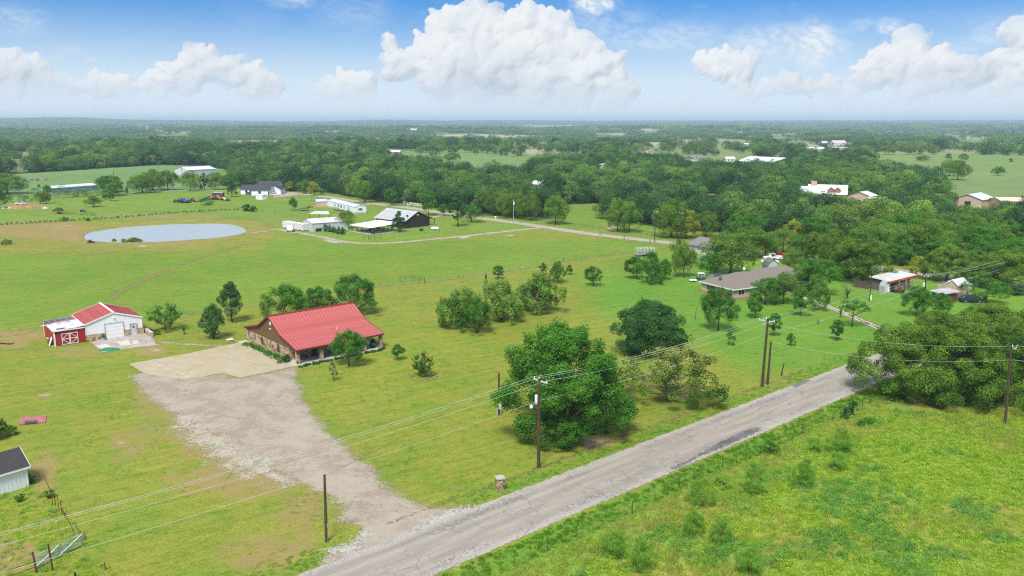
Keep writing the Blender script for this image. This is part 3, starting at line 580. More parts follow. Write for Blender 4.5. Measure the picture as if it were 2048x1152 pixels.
TRACK = ragged('dirt_track', (.33, .27, .19), (.40, .33, .25), (.46, .40, .33), .6, .3, spots=1.5)
ribbon('farm_track', [(560, 459), (600, 466), (640, 473), (690, 485), (740, 488), (800, 485), (860, 479), (950, 470), (1020, 462), (1095, 454)], 1.6, TRACK, .03, 1.8)
ribbon('farm_track', [(490, 468), (530, 463), (562, 458)], 1.0, TRACK, .03, 1.8)
for q in ([(646, 478), (662, 480), (685, 486), (670, 487), (652, 483)], [(1005, 471), (1030, 470), (1025, 473)]): patch('limestone_spill', q, CLEAN, .05, 1., .5)
patch('limestone_spill', [(915, 474), (935, 471), (945, 473), (930, 477), (917, 477)], CLEAN, .05, 1., .5)
ROAD2 = ragged('county_road_gravel', (.34, .29, .225), (.40, .34, .27), (.46, .41, .34), .35, .4)
ribbon('county_road', [(330, 382), (420, 381), (500, 380), (560, 383), (600, 388), (650, 393), (700, 401), (760, 409), (820, 416), (900, 428), (960, 436), (1020, 444), (1075, 452), (1180, 468), (1270, 478), (1350, 487), (1500, 508), (1650, 524), (1790, 541), (1910, 556), (2048, 571), (2250, 596)], 3.0, ROAD2, .04, .8)
ribbon('gravel_driveway', [(722, 411), (752, 407), (778, 407)], 1.4, ROAD2, .045, .6)
ribbon('gravel_driveway', [(900, 428), (870, 434), (845, 438)], 1.4, ROAD2, .045, .8)
patch('gravel_yard', [(548, 388), (580, 385), (600, 389), (575, 393), (545, 395)], ROAD2, .05, 1.5, 1.)
ribbon('far_lane', [(230, 386), (300, 384), (380, 381)], 1.6, ROAD2, .05, 1.)
ribbon('far_lane', [(-60, 400), (15, 398), (62, 396)], 1.6, ROAD2, .05, 1.)
WHEEL = ragged('pale_wheel_track', (.46, .40, .31), (.52, .46, .37), (.58, .52, .44), .25, .6)
MIDT = ragged('dry_track_middle', (.28, .22, .11), (.34, .27, .14), (.38, .32, .18), .5, .6)
DRV = [(1800, 676), (1755, 655), (1700, 631), (1660, 615), (1625, 601), (1590, 590), (1560, 580)]
dpt = [at(*p) for p in DRV]; ribbon('house_drive', dpt, .9, MIDT, .02, .6, px=False)
for s_ in (-1, 1):
    off = [(x + .35 * s_ * .5, y + .95 * s_) for x, y in dpt]; ribbon('house_drive', off, .42, WHEEL, .026, .35, px=False)
DRYG = ragged('unmown_dry_grass', (.26, .17, .075), (.33, .24, .11), (.38, .30, .16), .55, .6)
FENCE_LINE = [(300, 640), (360, 630), (480, 617), (560, 601), (660, 588), (760, 573), (850, 566), (950, 552), (1050, 537), (1150, 520), (1250, 506), (1340, 494)]
ribbon('dry_grass_strip', FENCE_LINE, .35, DRYG, .02, .9, kind='stuff')
ribbon('dry_grass_strip', [(1095, 456), (1200, 474), (1300, 489), (1345, 495)], .3, DRYG, .02, .9, kind='stuff')
ribbon('dry_grass_strip', [(-60, 680), (30, 671), (84, 661)], .5, DRYG, .02, 1.0, kind='stuff')
ribbon('worn_path', [(215, 602), (250, 578), (300, 556), (360, 530), (420, 508), (500, 488)], .5, ragged('trodden_grass', (.24, .20, .07), (.27, .22, .08), (.3, .26, .12), 1.0, .4, spots=3), .018, 1.0)
ribbon('ditch_track', [(R0[0] + RD[0] * s - RN[0] * 7., R0[1] + RD[1] * s - RN[1] * 7.) for s in (10, 90)], .12, ragged('bare_rut', (.20, .13, .07), (.24, .17, .09), (.3, .22, .12), .35, .4), .015, .6, px=False)

# pond
def water_mat():
    m_, t, b = newmat('pond_water'); oc = t.new('ShaderNodeTexCoord').outputs['Object']
    b.inputs['Base Color'].default_value = (.40, .41, .37, 1); b.inputs['Roughness'].default_value = .12; b.inputs['Specular IOR Level'].default_value = .22; b.inputs['IOR'].default_value = 1.33
    bp = t.new('ShaderNodeBump'); bp.inputs['Strength'].default_value = .05; bp.inputs['Distance'].default_value = .05
    t.l.new(t.noise(t.v('MULTIPLY', oc, (1, 2.5, 1)), 1.1, 4, .6), bp.inputs['Height']); t.l.new(bp.outputs[0], b.inputs['Normal']); return m_
WATER = water_mat()
def pool(name, cx, cy_, rx, ry, z):
    n = 64; th = np.linspace(0, 2 * np.pi, n, endpoint=False); m = MB(); ids = [m.p(cx + rx * math.cos(a), cy_ + ry * math.sin(a), z) for a in th]; m.face(*ids); return tag(m.build(name, WATER), kind='structure')
pool('pond_water', POND[0], POND[1], 34, 34, -.42)
x, y = at(65, 357.5); patch('shallow_water', [(28, 357), (60, 354.5), (100, 357), (96, 359.5), (50, 360)], WATER, .03, .1, 1.)
# ------------------------------------------------------------------ trees
PROF = {'round': [(0, .50), (.15, .85), (.4, 1), (.65, .88), (.85, .58), (1, .18)], 'oval': [(0, .35), (.18, .80), (.42, 1), (.7, .72), (.88, .42), (1, .08)],
        'cone': [(0, .70), (.12, 1), (.4, .82), (.7, .48), (1, .05)], 'flat': [(0, .80), (.3, 1), (.6, .9), (1, .35)], 'skirt': [(0, .82), (.2, 1), (.5, .92), (.75, .66), (.92, .38), (1, .12)], 'vase': [(0, .25), (.3, .6), (.6, .95), (.8, 1), (1, .45)]}
def leaf_quads(P_, N_, size, tint, rng, aspect=.62, hang=0.0):
    n = len(P_); N_ = N_ / (np.linalg.norm(N_, axis=1)[:, None] + 1e-9); r = rng.normal(size=(n, 3)); r[:, 2] -= hang * 2
    u = np.cross(N_, r); u /= np.linalg.norm(u, axis=1)[:, None] + 1e-9; w = np.cross(N_, u)
    if hang: u, w = w, u
    s = (size * rng.uniform(.6, 1.35, n))[:, None]
    a = P_ - u * s * .5; b_ = P_ + w * s * aspect * .5; c = P_ + u * s * .5; d = P_ - w * s * aspect * .5
    V = np.stack([a, b_, c, d], 1).reshape(-1, 3); return V, np.arange(4 * n).reshape(-1, 4), np.repeat(tint, 4)
def crown(seed, hgt, wid, cb, prof, nc, nl, lsize, crad=.17, lobes=.28, spike=0.0, hang=0.0, fill=.35, up=.25, jit=.75, bias=0.5, ztint=.25):
    """leaves gathered in clumps through a crown; returns leaf arrays and clump centres"""
    rng = np.random.default_rng(seed); pt, pr = zip(*PROF[prof]); ch = hgt * (1 - cb)
    t = rng.beta(1.15, 1.1, nc) ** (1 - .3 * bias); az = rng.uniform(0, 2 * np.pi, nc)
    lob = 1 + lobes * (np.sin(az * 2 + seed) * .45 + np.sin(az * 3 + seed * 2.3 + t * 4) * .35 + np.sin(az * 5 + seed * 5.1 - t * 7) * .3)
    R = np.interp(t, pt, pr) * wid / 2 * lob * (1 - crad * .8); inner = rng.random(nc) < fill
    rad = np.where(inner, rng.uniform(.2, .8, nc), rng.uniform(.86, 1.06, nc)) * R
    C_ = np.c_[rad * np.cos(az), rad * np.sin(az), hgt * cb + t * ch * (1 - crad * .35) + rng.normal(0, .02 * hgt, nc)]
    rc = crad * wid * rng.uniform(.65, 1.25, nc) * (.8 + .2 * np.sin(np.pi * t)); ctint = np.clip(rng.normal(.42, .17, nc) + (t - .5) * ztint, 0, 1)  # clumps higher in the crown painted lighter, like light from above
    per = np.maximum(4, (nl * rc ** 2 / (rc ** 2).sum()).astype(int)); idx = np.repeat(np.arange(nc), per); n = len(idx)
    D = rng.normal(size=(n, 3)); out = np.c_[np.cos(az), np.sin(az), np.full(nc, up)][idx]; D = D / np.linalg.norm(D, axis=1)[:, None] + out * .45; D[:, 2] += .12
    D /= np.linalg.norm(D, axis=1)[:, None]; q = rng.uniform(.55, 1.06, n) ** .6
    off = D * (rc[idx] * q)[:, None]; off[:, 2] *= .78
    if spike:
        k = rng.random(n) < .45; L = (rng.random(n) ** 2 * spike * wid)[:, None] * k[:, None]; sd_ = np.c_[np.cos(az), np.sin(az), .35 + 1.1 * (t - .3)][idx]; off = off * np.where(k[:, None], .55, 1) + sd_ * L
    if hang:
        k = rng.random(n); off[:, 2] -= (k ** 1.5) * hang * hgt; off[:, :2] *= (1 - .25 * k)[:, None]
    P_ = C_[idx] + off; P_[:, 2] = np.maximum(P_[:, 2], hgt * .035)
    N_ = D * .75 + rng.normal(size=(n, 3)) * jit * .6; N_[:, 2] += up
    tint = np.clip(ctint[idx] + rng.normal(0, .13, n) + .34 * D[:, 2], 0, 1)  # top-lit look put into the tint: upward leaves lighter, undersides darker
    return leaf_quads(P_, N_, lsize, tint, rng, hang=1.0 if hang else 0.0) + (C_, rc)
def wood(seed, hgt, wid, C_, tr, forks=7, lean=.0, split=.22, multi=1, bare=0):
    rng = random.Random(seed); m = MB(); cen = sorted(range(len(C_)), key=lambda i: rng.random())
    for s in range(multi):
        a = rng.uniform(0, 6.28); sp = 0.0 if multi == 1 else wid * .12; tx, ty = sp * math.cos(a), sp * math.sin(a); top = hgt * (.78 if multi == 1 else .55)
        k = 6; path = [Vector((tx * i / k + lean * hgt * (i / k) ** 2 + rng.uniform(-1, 1) * hgt * .008 * (i > 0), ty * i / k + rng.uniform(-1, 1) * hgt * .008 * (i > 0), top * i / k - (.15 if i == 0 else 0))) for i in range(k + 1)]
        rad = [tr * (1.35 if i == 0 else 1 - .82 * i / k) for i in range(k + 1)]; m.tube(path, rad, 7)
        for j in range(forks):
            c = Vector(C_[cen[(j + s * forks) % len(cen)]]); f = min(.9, max(split, (c.z / top) * rng.uniform(.35, .62))); i = f * k; i0 = int(i); b = path[i0].lerp(path[min(k, i0 + 1)], i - i0)
            r = tr * (1 - .8 * f) * .62; mid = b.lerp(c, .5) + Vector((rng.uniform(-1, 1), rng.uniform(-1, 1), -.6)) * (c - b).length * .09
            m.tube([b, mid, c], [r, r * .6, r * .15], 5, False)
            for _ in range(2):
                e = mid.lerp(c, rng.random()); g = e + Vector((rng.uniform(-1, 1), rng.uniform(-1, 1), rng.uniform(-.1, .8))) * wid * .10; m.tube([e, g], [r * .32, r * .08], 4, False)
    return m
TREES = {}
def proto(kind, leaf, bark, hgt, wid, cb, prof, nc, nl, ls, tr, seeds=(1,), forks=7, multi=1, split=.22, extra=None, **kw):
    out = []
    for sd_ in seeds:
        V, Q_, T_, C_, rc = crown(sd_ * 17 + len(TREES), hgt, wid, cb, prof, nc, nl, ls, **kw); me = mesh_np('crown', V, Q_, [leaf], {'tint': T_})
        w_ = wood(sd_, hgt, wid, C_, tr, forks, split=split, multi=multi); wm = bpy.data.meshes.new('trunk'); wm.from_pydata(w_.v, [], w_.f); wm.materials.append(bark); wm.polygons.foreach_set('use_smooth', [True] * len(w_.f))
        out.append((me, wm))
    TREES[kind] = (out, hgt, wid)
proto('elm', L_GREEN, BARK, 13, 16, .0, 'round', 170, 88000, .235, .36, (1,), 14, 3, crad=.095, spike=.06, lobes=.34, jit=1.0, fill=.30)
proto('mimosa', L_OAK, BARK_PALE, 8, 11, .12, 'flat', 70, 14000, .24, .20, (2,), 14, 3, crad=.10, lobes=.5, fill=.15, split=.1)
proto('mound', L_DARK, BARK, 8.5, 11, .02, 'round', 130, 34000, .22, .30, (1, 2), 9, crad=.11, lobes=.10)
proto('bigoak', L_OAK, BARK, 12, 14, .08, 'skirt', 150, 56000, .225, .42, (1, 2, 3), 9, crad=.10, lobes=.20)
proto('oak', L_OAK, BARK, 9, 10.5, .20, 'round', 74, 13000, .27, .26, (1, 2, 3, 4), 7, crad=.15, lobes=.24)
proto('green', L_GREEN, BARK, 8, 8, .22, 'round', 70, 14000, .23, .18, (1, 2, 3, 4), 8, crad=.15, spike=.03, lobes=.26)
proto('light', L_LIGHT, BARK, 8, 9, .14, 'round', 66, 13000, .24, .2, (1, 2, 3), 8, crad=.145, lobes=.28)
proto('yellow', L_YEL, BARK, 9, 9, .14, 'skirt', 50, 6500, .3, .2, (1,), 8, crad=.14, lobes=.34)
proto('pear', L_DARK, BARK, 7.5, 4.6, .13, 'oval', 70, 14000, .16, .15, (1, 2), 8, crad=.16, lobes=.10)
proto('young', L_GREEN, BARK, 5, 3.6, .28, 'oval', 44, 7000, .17, .08, (1, 2, 3), 7, crad=.17, spike=.06, lobes=.22, fill=.3)
proto('spiky', L_GREEN, BARK, 5.6, 7, .12, 'vase', 60, 9500, .19, .14, (1,), 14, crad=.09, spike=.16, lobes=.5, fill=.25)
proto('spread', L_GREEN, BARK, 8, 10, .06, 'skirt', 84, 16000, .23, .2, (1, 2), 15, 2, crad=.12, spike=.07, lobes=.30)
proto('willow', L_WILLOW, BARK, 8.5, 9, .16, 'skirt', 70, 14000, .30, .24, (1, 2, 3), 12, 3, crad=.11, hang=.20, lobes=.5, split=.08)
proto('pine', L_DARK, BARK, 11, 5.5, .16, 'oval', 46, 5500, .30, .20, (1,), 9, crad=.13, lobes=.4)
proto('cone', L_DARK, BARK, 7, 3.8, .10, 'cone', 50, 4500, .22, .13, (1,), 5, crad=.15, lobes=.12)
proto('flat', L_GREEN, BARK, 6.5, 11, .30, 'flat', 46, 6500, .28, .2, (1,), 12, 2, crad=.12, lobes=.3)
proto('bush', L_GREEN, BARK, 2.6, 3, .0, 'skirt', 22, 1500, .22, .05, (1, 2, 3), 6, crad=.2, spike=.05, lobes=.35)
proto('darkbush', L_DARK, BARK, 2.4, 2, .0, 'oval', 20, 1300, .20, .05, (1, 2), 4, crad=.22, lobes=.2)
proto('fountain', L_LIGHT, BARK, 2.6, 3, .0, 'vase', 64, 7500, .13, .04, (1, 2), 12, 2, crad=.11, spike=.13, lobes=.3, fill=.5)
proto('mesquite', L_MESQ, BARK, 3.2, 3.8, .04, 'round', 90, 11000, .10, .045, (1, 2, 3), 10, 2, crad=.13, lobes=.25, fill=.55, spike=.05, split=.1, jit=1.2)
proto('olive', L_OLIVE, BARK, 3.6, 1.7, .15, 'oval', 24, 1700, .13, .05, (1,), 6, crad=.17, lobes=.25, fill=.2)
proto('sparse', L_OLIVE, BARK, 5, 5, .15, 'vase', 26, 420, .15, .09, (1,), 26, 3, crad=.10, lobes=.5, split=.08)
proto('lop', L_GREEN, BARK, 7, 6, .58, 'flat', 26, 2600, .24, .16, (1,), 10, crad=.12, lobes=.5)
NAMES = dict(elm='elm_tree', mimosa='mimosa_tree', mound='oak_tree', bigoak='oak_tree', oak='oak_tree', green='leafy_tree', light='leafy_tree', yellow='leafy_tree', pear='pear_tree', young='young_tree', spiky='peach_tree', spread='elm_tree',
             willow='willow_tree', pine='pine_tree', cone='juniper_tree', flat='mimosa_tree', bush='bush', darkbush='shrub', fountain='shrub', mesquite='mesquite_bush', olive='young_tree', sparse='bare_tree', lop='dying_tree')
CATS = dict(bush='bush', shrub='shrub', mesquite_bush='bush')
BLOOM_OK = {}
def plant(kind, x, y, w, h, label, group=None, z=None, seed=None, parts=True, rz=None):
    out, hh, ww = TREES[kind]; rng = random.Random(seed if seed is not None else int(abs(x * 131 + y * 71))); k = rng.randrange(len(out)); me, wm = out[k]; nm = NAMES[kind]
    t = thing(nm, label, CATS.get(nm, 'tree'), (x, y, float(terrain(x, y)) if z is None else z), group, rz if rz is not None else rng.uniform(0, 6.28), (w / ww, w / ww, h / hh))
    link('crown', me, t); link('trunk', wm, t); return t
def ptree(kind, bx, by, top, wpx, label, group=None, **kw):
    x, y = at(bx, by); d = depth(x, y); h = max(.6, toph(x, y, top)); return plant(kind, x, y, wpx * d / F, h, label, group, seed=bx * 7 + by, **kw)

T = ptree
GH, GR, GB = 'trees on the lawn round the brick house', 'oaks along the county road fence', 'trees in the meadow beyond the fence'
big = T('elm', 1128, 865, 662, 262, 'huge bright green spreading tree behind the lamp pole beside the road')
T('green', 1212, 866, 772, 112, 'low bright leafy growth spreading right from the foot of the huge tree')
T('green', 1128, 897, 832, 84, 'bush-like dark leafy growth in front of the huge tree near the road')
mim = T('mimosa', 1340, 803, 700, 178, 'open crooked mimosa with orange-brown blossom and pale bare limbs by the road')
T('mound', 1297, 706, 606, 140, 'dense dark green rounded tree standing right behind the blossoming mimosa')
T('bush', 1332, 712, 655, 105, 'low bright green growth at the foot of the dense dark tree')
T('fountain', 1287, 640, 597, 26, 'thin green sapling poking out behind the dense dark rounded tree')
GO = 'oaks massed at the bend of the road'
T('bigoak', 1805, 790, 650, 180, 'broad oak overhanging the road end, leftmost of the big roadside oaks', GO)
T('bigoak', 1900, 803, 645, 180, 'dark oak in the middle of the big roadside group', GO)
T('bigoak', 2000, 805, 655, 180, 'oak just behind the right-hand pole with the white insulator', GO)
T('bigoak', 1880, 722, 628, 150, 'back row oak of the roadside group nearest the lawn', GO)
T('bigoak', 1975, 712, 612, 170, 'tallest back row oak of the roadside group', GO)
T('bigoak', 2075, 740, 618, 190, 'oak cut by the right edge of the picture behind the pole', GO)
T('bush', 1790, 800, 765, 70, 'ragged green undergrowth beneath the oak overhanging the road')
T('willow', 925, 652, 575, 92, 'feathery light green willow, left part of the three-willow clump in the lawn')
T('willow', 1003, 640, 560, 88, 'feathery willow at the right of the clump, drooping to the grass')
T('spread', 952, 667, 598, 64, 'darker green vase-shaped tree standing in front of the two willows')
T('willow', 1078, 622, 545, 92, 'willow with a fan of bare forking limbs showing, right of the willow clump')
T('olive', 972, 600, 545, 9, 'thin upright shoot rising above the willow clump')
T('young', 997, 558, 531, 26, 'small dark round-headed tree by the dry fence line')
T('young', 1086, 549, 526, 18, 'slim young tree just behind the forked willow')
T('spread', 1116, 566, 524, 34, 'windswept young tree leaning right near the fence line')
T('young', 1139, 549, 530, 16, 'very small tree right behind the windswept one')
T('green', 1187, 572, 534, 35, 'small round-crowned tree alone in mid lawn')
T('green', 1273, 558, 515, 45, 'round tree left of the pair below the white frame trailer', GH)
T('spread', 1301, 568, 505, 48, 'taller tree with a clear pale trunk below the white frame trailer', GH)
T('green', 1329, 560, 520, 30, 'small tree at the right of the trio below the white frame trailer', GH)
T('oak', 1367, 555, 490, 50, 'dark round tree left of the blue slide', GH)
T('oak', 1358, 530, 480, 36, 'bluish tree directly behind the tree left of the blue slide', GH)
T('green', 1436, 661, 574, 66, 'dark green tree on a clear dark trunk in front of the brick house wall', GH)
T('young', 1510, 636, 583, 36, 'small tree with thin trunk right of the brick house corner', GH)
T('green', 1530, 608, 556, 60, 'bushy tree covering the right corner of the brick house', GH)
T('light', 1566, 608, 546, 66, 'light green tree just right of the bushy one at the brick house', GH)
T('young', 1601, 632, 578, 40, 'neat rounded young tree between the brick house and the twin-track drive', GH)
T('light', 1637, 622, 560, 38, 'pale green upright tree standing beside the twin-track drive', GH)
T('young', 1548, 672, 627, 28, 'thin young tree just right of the tall pole with crossarm', GH)
T('young', 1673, 681, 640, 28, 'young Y-shaped tree alone on the lawn left of the big oaks', GH)
T('bush', 1460, 691, 662, 17, 'knee-high sapling in the lawn left of the tall pole', GH)
T('bush', 1580, 692, 668, 18, 'low shrub with a bare leader stem right of the tall pole', GH)
T('sparse', 1694, 597, 566, 34, 'bare twiggy grey tree by the wooden fence')
T('lop', 1704, 653, 600, 54, 'dying tree with dark leaning trunk and flat lopsided top beside the drive')
T('sparse', 1636, 648, 636, 12, 'tiny dry sapling between drive and tall pole')
T('pear', 427, 677, 608, 47, 'dark egg-shaped tree nearer the camera of the matching two by the house')
T('pear', 464, 644, 564, 46, 'dark egg-shaped tree farther back of the matching two by the house')
T('spiky', 331, 661, 612, 64, 'spiky-branched bright green fruit tree right of the workshop')
T('bush', 368, 669, 654, 8, 'tiny shrub between the fruit tree and the egg-shaped tree')
T('spread', 575, 645, 572, 92, 'bushy tree behind the left part of the red house roof')
T('green', 636, 640, 575, 70, 'dense tree behind the middle of the red house roof')
T('spread', 706, 630, 553, 98, 'wide windblown tree behind the right end of the red house roof')
T('green', 698, 732, 660, 66, 'bright green tree standing in front of the house porch')
T('olive', 667, 762, 722, 17, 'slim greyish olive sapling on the lawn in front of the porch')
T('young', 796, 720, 689, 27, 'small round ornamental tree on the lawn right of the porch')
T('fountain', 846, 753, 710, 40, 'upright fountain-like shrub inside a ring of stones')
# meadow and the neighbours' places on the left
for i, (k, bx, by, tp, w, lb) in enumerate([
    ('oak', 15, 388, 348, 80, 'big dark oak cut by the left edge above the junk pile'), ('green', 0, 417, 380, 34, 'bushy tree at the left edge beside the junk pile'), ('oak', 81, 408, 383, 18, 'left of two small round trees by the junk pile'), ('oak', 93, 407, 382, 19, 'right of two small round trees by the junk pile'),
    ('light', 187, 414, 391, 30, 'light green umbrella-shaped tree alone in the meadow'), ('green', 223, 402, 382, 16, 'small cone-like tree at the end of the hedge'), ('green', 210, 400, 387, 12, 'smallest shrub-like tree at the end of the hedge'),
    ('oak', 285, 386, 350, 56, 'low spreading oak, leftmost of the row before the white barn'), ('oak', 306, 380, 340, 46, 'tall oak behind the leftmost of the row before the white barn'), ('oak', 336, 381, 342, 46, 'oak at the middle of the row before the white barn'), ('oak', 381, 382, 343, 37, 'round oak just below the white barn'),
    ('young', 402, 381, 369, 10, 'tiny round tree right of the white barn'), ('pine', 409, 381, 346, 18, 'tall thin tree right of the white barn'), ('oak', 432, 380, 345, 32, 'dark oak left of the tall juniper at the farmhouse'), ('green', 455, 378, 350, 26, 'tree behind the tall juniper at the farmhouse'),
    ('cone', 464, 394, 358, 20, 'tall juniper at the left end of the white farmhouse'), ('green', 220, 384, 350, 48, 'bushy tree above the hedge with a pole behind it'), ('oak', 232, 392, 362, 30, 'dark tree at the right end of the hedge'),
    ('yellow', 578, 383, 363, 27, 'yellow-green blossoming tree, leftmost by the farmhouse yard'), ('light', 608, 387, 361, 28, 'pale blossoming tree, middle of the three by the road'), ('yellow', 629, 391, 363, 30, 'creamy blossoming tree, right of the three by the road'), ('light', 646, 389, 377, 15, 'small light tree at the end of the blossoming row'),
    ('green', 587, 421, 395, 17, 'small dark round tree alone near the trampoline'), ('oak', 693, 457, 422, 38, 'round tree between the grey workshop and the patio cover'), ('cone', 799, 464, 421, 29, 'dense conical evergreen in front of the dark barn'), ('green', 784, 412, 378, 26, 'green tree beside the road above the mobile home'), ('oak', 730, 405, 362, 44, 'roadside oak right of the mobile home drive'),
    ('pine', 916, 453, 383, 34, 'tall dark pine in the lawn right of the dark barn'), ('flat', 944, 444, 413, 54, 'wide flat-topped mimosa beside the tall pine'), ('green', 857, 431, 378, 32, 'tall tree behind the right end of the dark barn'), ('green', 888, 431, 408, 24, 'low leafy tree left of the tall pine'),
    ('oak', 988, 431, 378, 46, 'leftmost of the oaks lining the county road'), ('oak', 1012, 436, 382, 38, 'second oak of the row lining the county road'), ('oak', 1036, 438, 385, 38, 'oak right behind the white-topped pole on the county road'), ('oak', 1062, 441, 390, 40, 'fourth oak of the row lining the county road'), ('oak', 1111, 448, 393, 52, 'well-rounded oak ending the county road row beside the pasture'),
    ('oak', 1235, 463, 398, 46, 'dark oak of the touching pair in the roadside pasture'), ('light', 1258, 464, 402, 54, 'lighter oak of the touching pair in the roadside pasture'), ('oak', 1343, 475, 402, 80, 'large oak left of the yellow tree'), ('yellow', 1371, 477, 419, 54, 'bright yellow-green tree beside the county road'), ('oak', 1411, 473, 424, 48, 'round oak right of the yellow tree'),
    ('green', 1490, 478, 424, 78, 'broad oak at the edge of the dark wood behind the grey-roofed house'), ('light', 1500, 515, 455, 104, 'bright broad tree behind the big dark tree by the white cars'), ('yellow', 1592, 492, 440, 52, 'yellowish tree in front of the dark wood'), ('oak', 1460, 548, 467, 112, 'massive dark tree behind the brick house roof'), ('green', 1420, 552, 505, 40, 'lower left part tree of the dark group behind the brick house'),
    ('light', 1530, 515, 470, 46, 'light tree behind the white cars'), ('light', 1566, 505, 455, 60, 'spreading light tree right of the white cars'), ('green', 1600, 520, 472, 46, 'tree behind the barn-shaped shed to the right'), ('light', 1590, 545, 500, 56, 'loose light green tree next to the barn-shaped shed'), ('green', 1631, 588, 518, 92, 'big leafy tree over the start of the twin-track drive'), ('light', 1585, 572, 530, 50, 'light tree between shed and brick house corner'),
    ('green', 1680, 520, 472, 40, 'olive green tree by the lane fence'), ('bigoak', 1724, 563, 480, 106, 'large oak behind the grey stable'), ('light', 1760, 492, 438, 56, 'bright pear-shaped tree in front of the dark wood'), ('green', 1768, 515, 464, 54, 'tree in front of the bright pear-shaped one'), ('green', 1795, 478, 428, 56, 'tree with flat top at the wood edge, right of the bright one'),
    ('yellow', 1830, 556, 510, 46, 'yellow-green tree above the right end of the stable'), ('green', 1800, 530, 488, 56, 'tree between the stable and the bright wood edge'), ('yellow', 1846, 485, 447, 60, 'left of two yellow-green round oaks at the wood edge'), ('light', 1902, 492, 446, 72, 'right of two yellow-green round oaks at the wood edge'), ('green', 1868, 530, 478, 70, 'leafy tree below the two yellow-green oaks'),
    ('bigoak', 1893, 563, 490, 86, 'big dark-centred oak standing on open lawn right of the stable'), ('light', 1946, 565, 524, 70, 'light green tree over the beige shed'), ('bigoak', 2012, 576, 500, 110, 'large oak at the right behind the crossarm pole'), ('green', 1975, 525, 480, 76, 'leafy crown above the light tree at the right'), ('green', 2030, 530, 474, 70, 'dark leafy tree at the right edge before the wood'), ('bigoak', 1950, 545, 500, 60, 'oak between the beige shed and the crossarm pole'),
    ('flat', 1972, 606, 560, 88, 'broad crape myrtle with pinkish blossom beside the beige shed'), ('green', 1832, 633, 574, 56, 'bushy tree around the pole with the white transformer'), ('green', 1880, 632, 588, 46, 'rounded bushy tree right of the transformer pole'), ('darkbush', 2035, 590, 572, 30, 'low dark hedge bush at the right edge'), ('light', 1700, 500, 470, 30, 'light shrubby tree beside the lane'),
    ('oak', 1776, 309, 290, 32, 'left of two oaks at the top of the far right field'), ('oak', 1818, 309, 290, 26, 'right of two oaks at the top of the far right field'), ('oak', 1857, 303, 284, 26, 'oak behind the small round tree at the far field'), ('oak', 1867, 309, 297, 13, 'small round tree at the far field edge'), ('oak', 1846, 322, 311, 28, 'flat oak by the water strip in the far field'), ('light', 1896, 321, 306, 12, 'leaning thin tree in the far field'),
    ('oak', 1926, 322, 307, 20, 'small round oak alone high in the far field'), ('oak', 1915, 360, 322, 42, 'large round oak in front at the far field'), ('oak', 1898, 352, 320, 38, 'oak just left of the large round field oak'), ('flat', 1996, 351, 334, 30, 'umbrella-shaped oak alone in the far field'), ('bush', 2021, 324, 317, 11, 'small bush right of the lone field oaks'), ('oak', 1990, 307, 287, 42, 'broad oak near the white-roofed far barn'), ('oak', 2036, 304, 290, 19, 'small oak at the right edge of the far field'),
    ('oak', 1880, 299, 284, 26, 'first of the long oak row beyond the far field'), ('oak', 1900, 299, 283, 26, 'second of the long oak row beyond the far field'), ('oak', 1920, 299, 283, 28, 'third of the long oak row beyond the far field'), ('oak', 1955, 298, 285, 22, 'oak between the long row and the far barn'), ('oak', 1972, 298, 284, 20, 'oak just left of the far barn'),
    ('light', 822, 299, 290, 10, 'small pale tree at the left of the middle meadow'), ('oak', 852, 305, 290, 31, 'wide oak pair at the middle meadow edge'), ('oak', 879, 307, 290, 21, 'oak with clear trunk in the middle meadow'), ('oak', 906, 306, 290, 26, 'rounded oak right of the clear-trunked one in the middle meadow'), ('oak', 932, 305, 288, 16, 'oak leftmost in the right-hand row of the middle meadow'), ('oak', 943, 305, 288, 14, 'narrow oak second in the right-hand row of the middle meadow'),
    ('oak', 952, 309, 294, 14, 'smaller oak standing forward in the middle meadow row'), ('oak', 965, 305, 287, 18, 'oak in the centre of the middle meadow row'), ('oak', 984, 306, 287, 18, 'oak right of centre in the middle meadow row'), ('young', 990, 310, 299, 8, 'tiny tree alone in the middle meadow'), ('oak', 1012, 306, 285, 22, 'large oak at the right end of the middle meadow row'), ('oak', 906, 325, 305, 36, 'big oak jutting into the middle meadow from the wood'),
    ('oak', 165, 306, 291, 26, 'lone oak in the small clearing upper left'), ('oak', 28, 322, 301, 36, 'wide oak in the left clearing'), ('oak', 75, 327, 305, 34, 'oak with two heads in the left clearing'), ('oak', 108, 309, 296, 22, 'small oak at the rim of the left clearing'), ('oak', 8, 318, 297, 22, 'oak at the far left edge of the left clearing'), ('light', 1377, 279, 270, 9, 'round tree alone on the far ridge pasture'),
    ]): T(k, bx, by, tp, w, lb)
rf = random.Random(42); made = 0
while made < 34:
    bx_, by_ = rf.uniform(1590, 2080), rf.uniform(474, 556)
    if (1725 < bx_ < 1825 and by_ > 528) or (1630 < bx_ < 1745 and by_ < 515) or (1860 < bx_ < 1975 and by_ > 520) or (bx_ < 1660 and by_ > 530): continue
    x, y = at(bx_, by_); w_ = rf.uniform(8, 13); plant(rf.choice(['bigoak', 'green', 'light', 'green', 'oak']), x, y, w_, w_ * rf.uniform(.75, 1.0), 'leafy tree in the belt between the right-hand sheds and the dark wood', 'tree belt behind the right-hand sheds', seed=made); made += 1
GS = 'clipped shrubs in a row by the grey workshop'
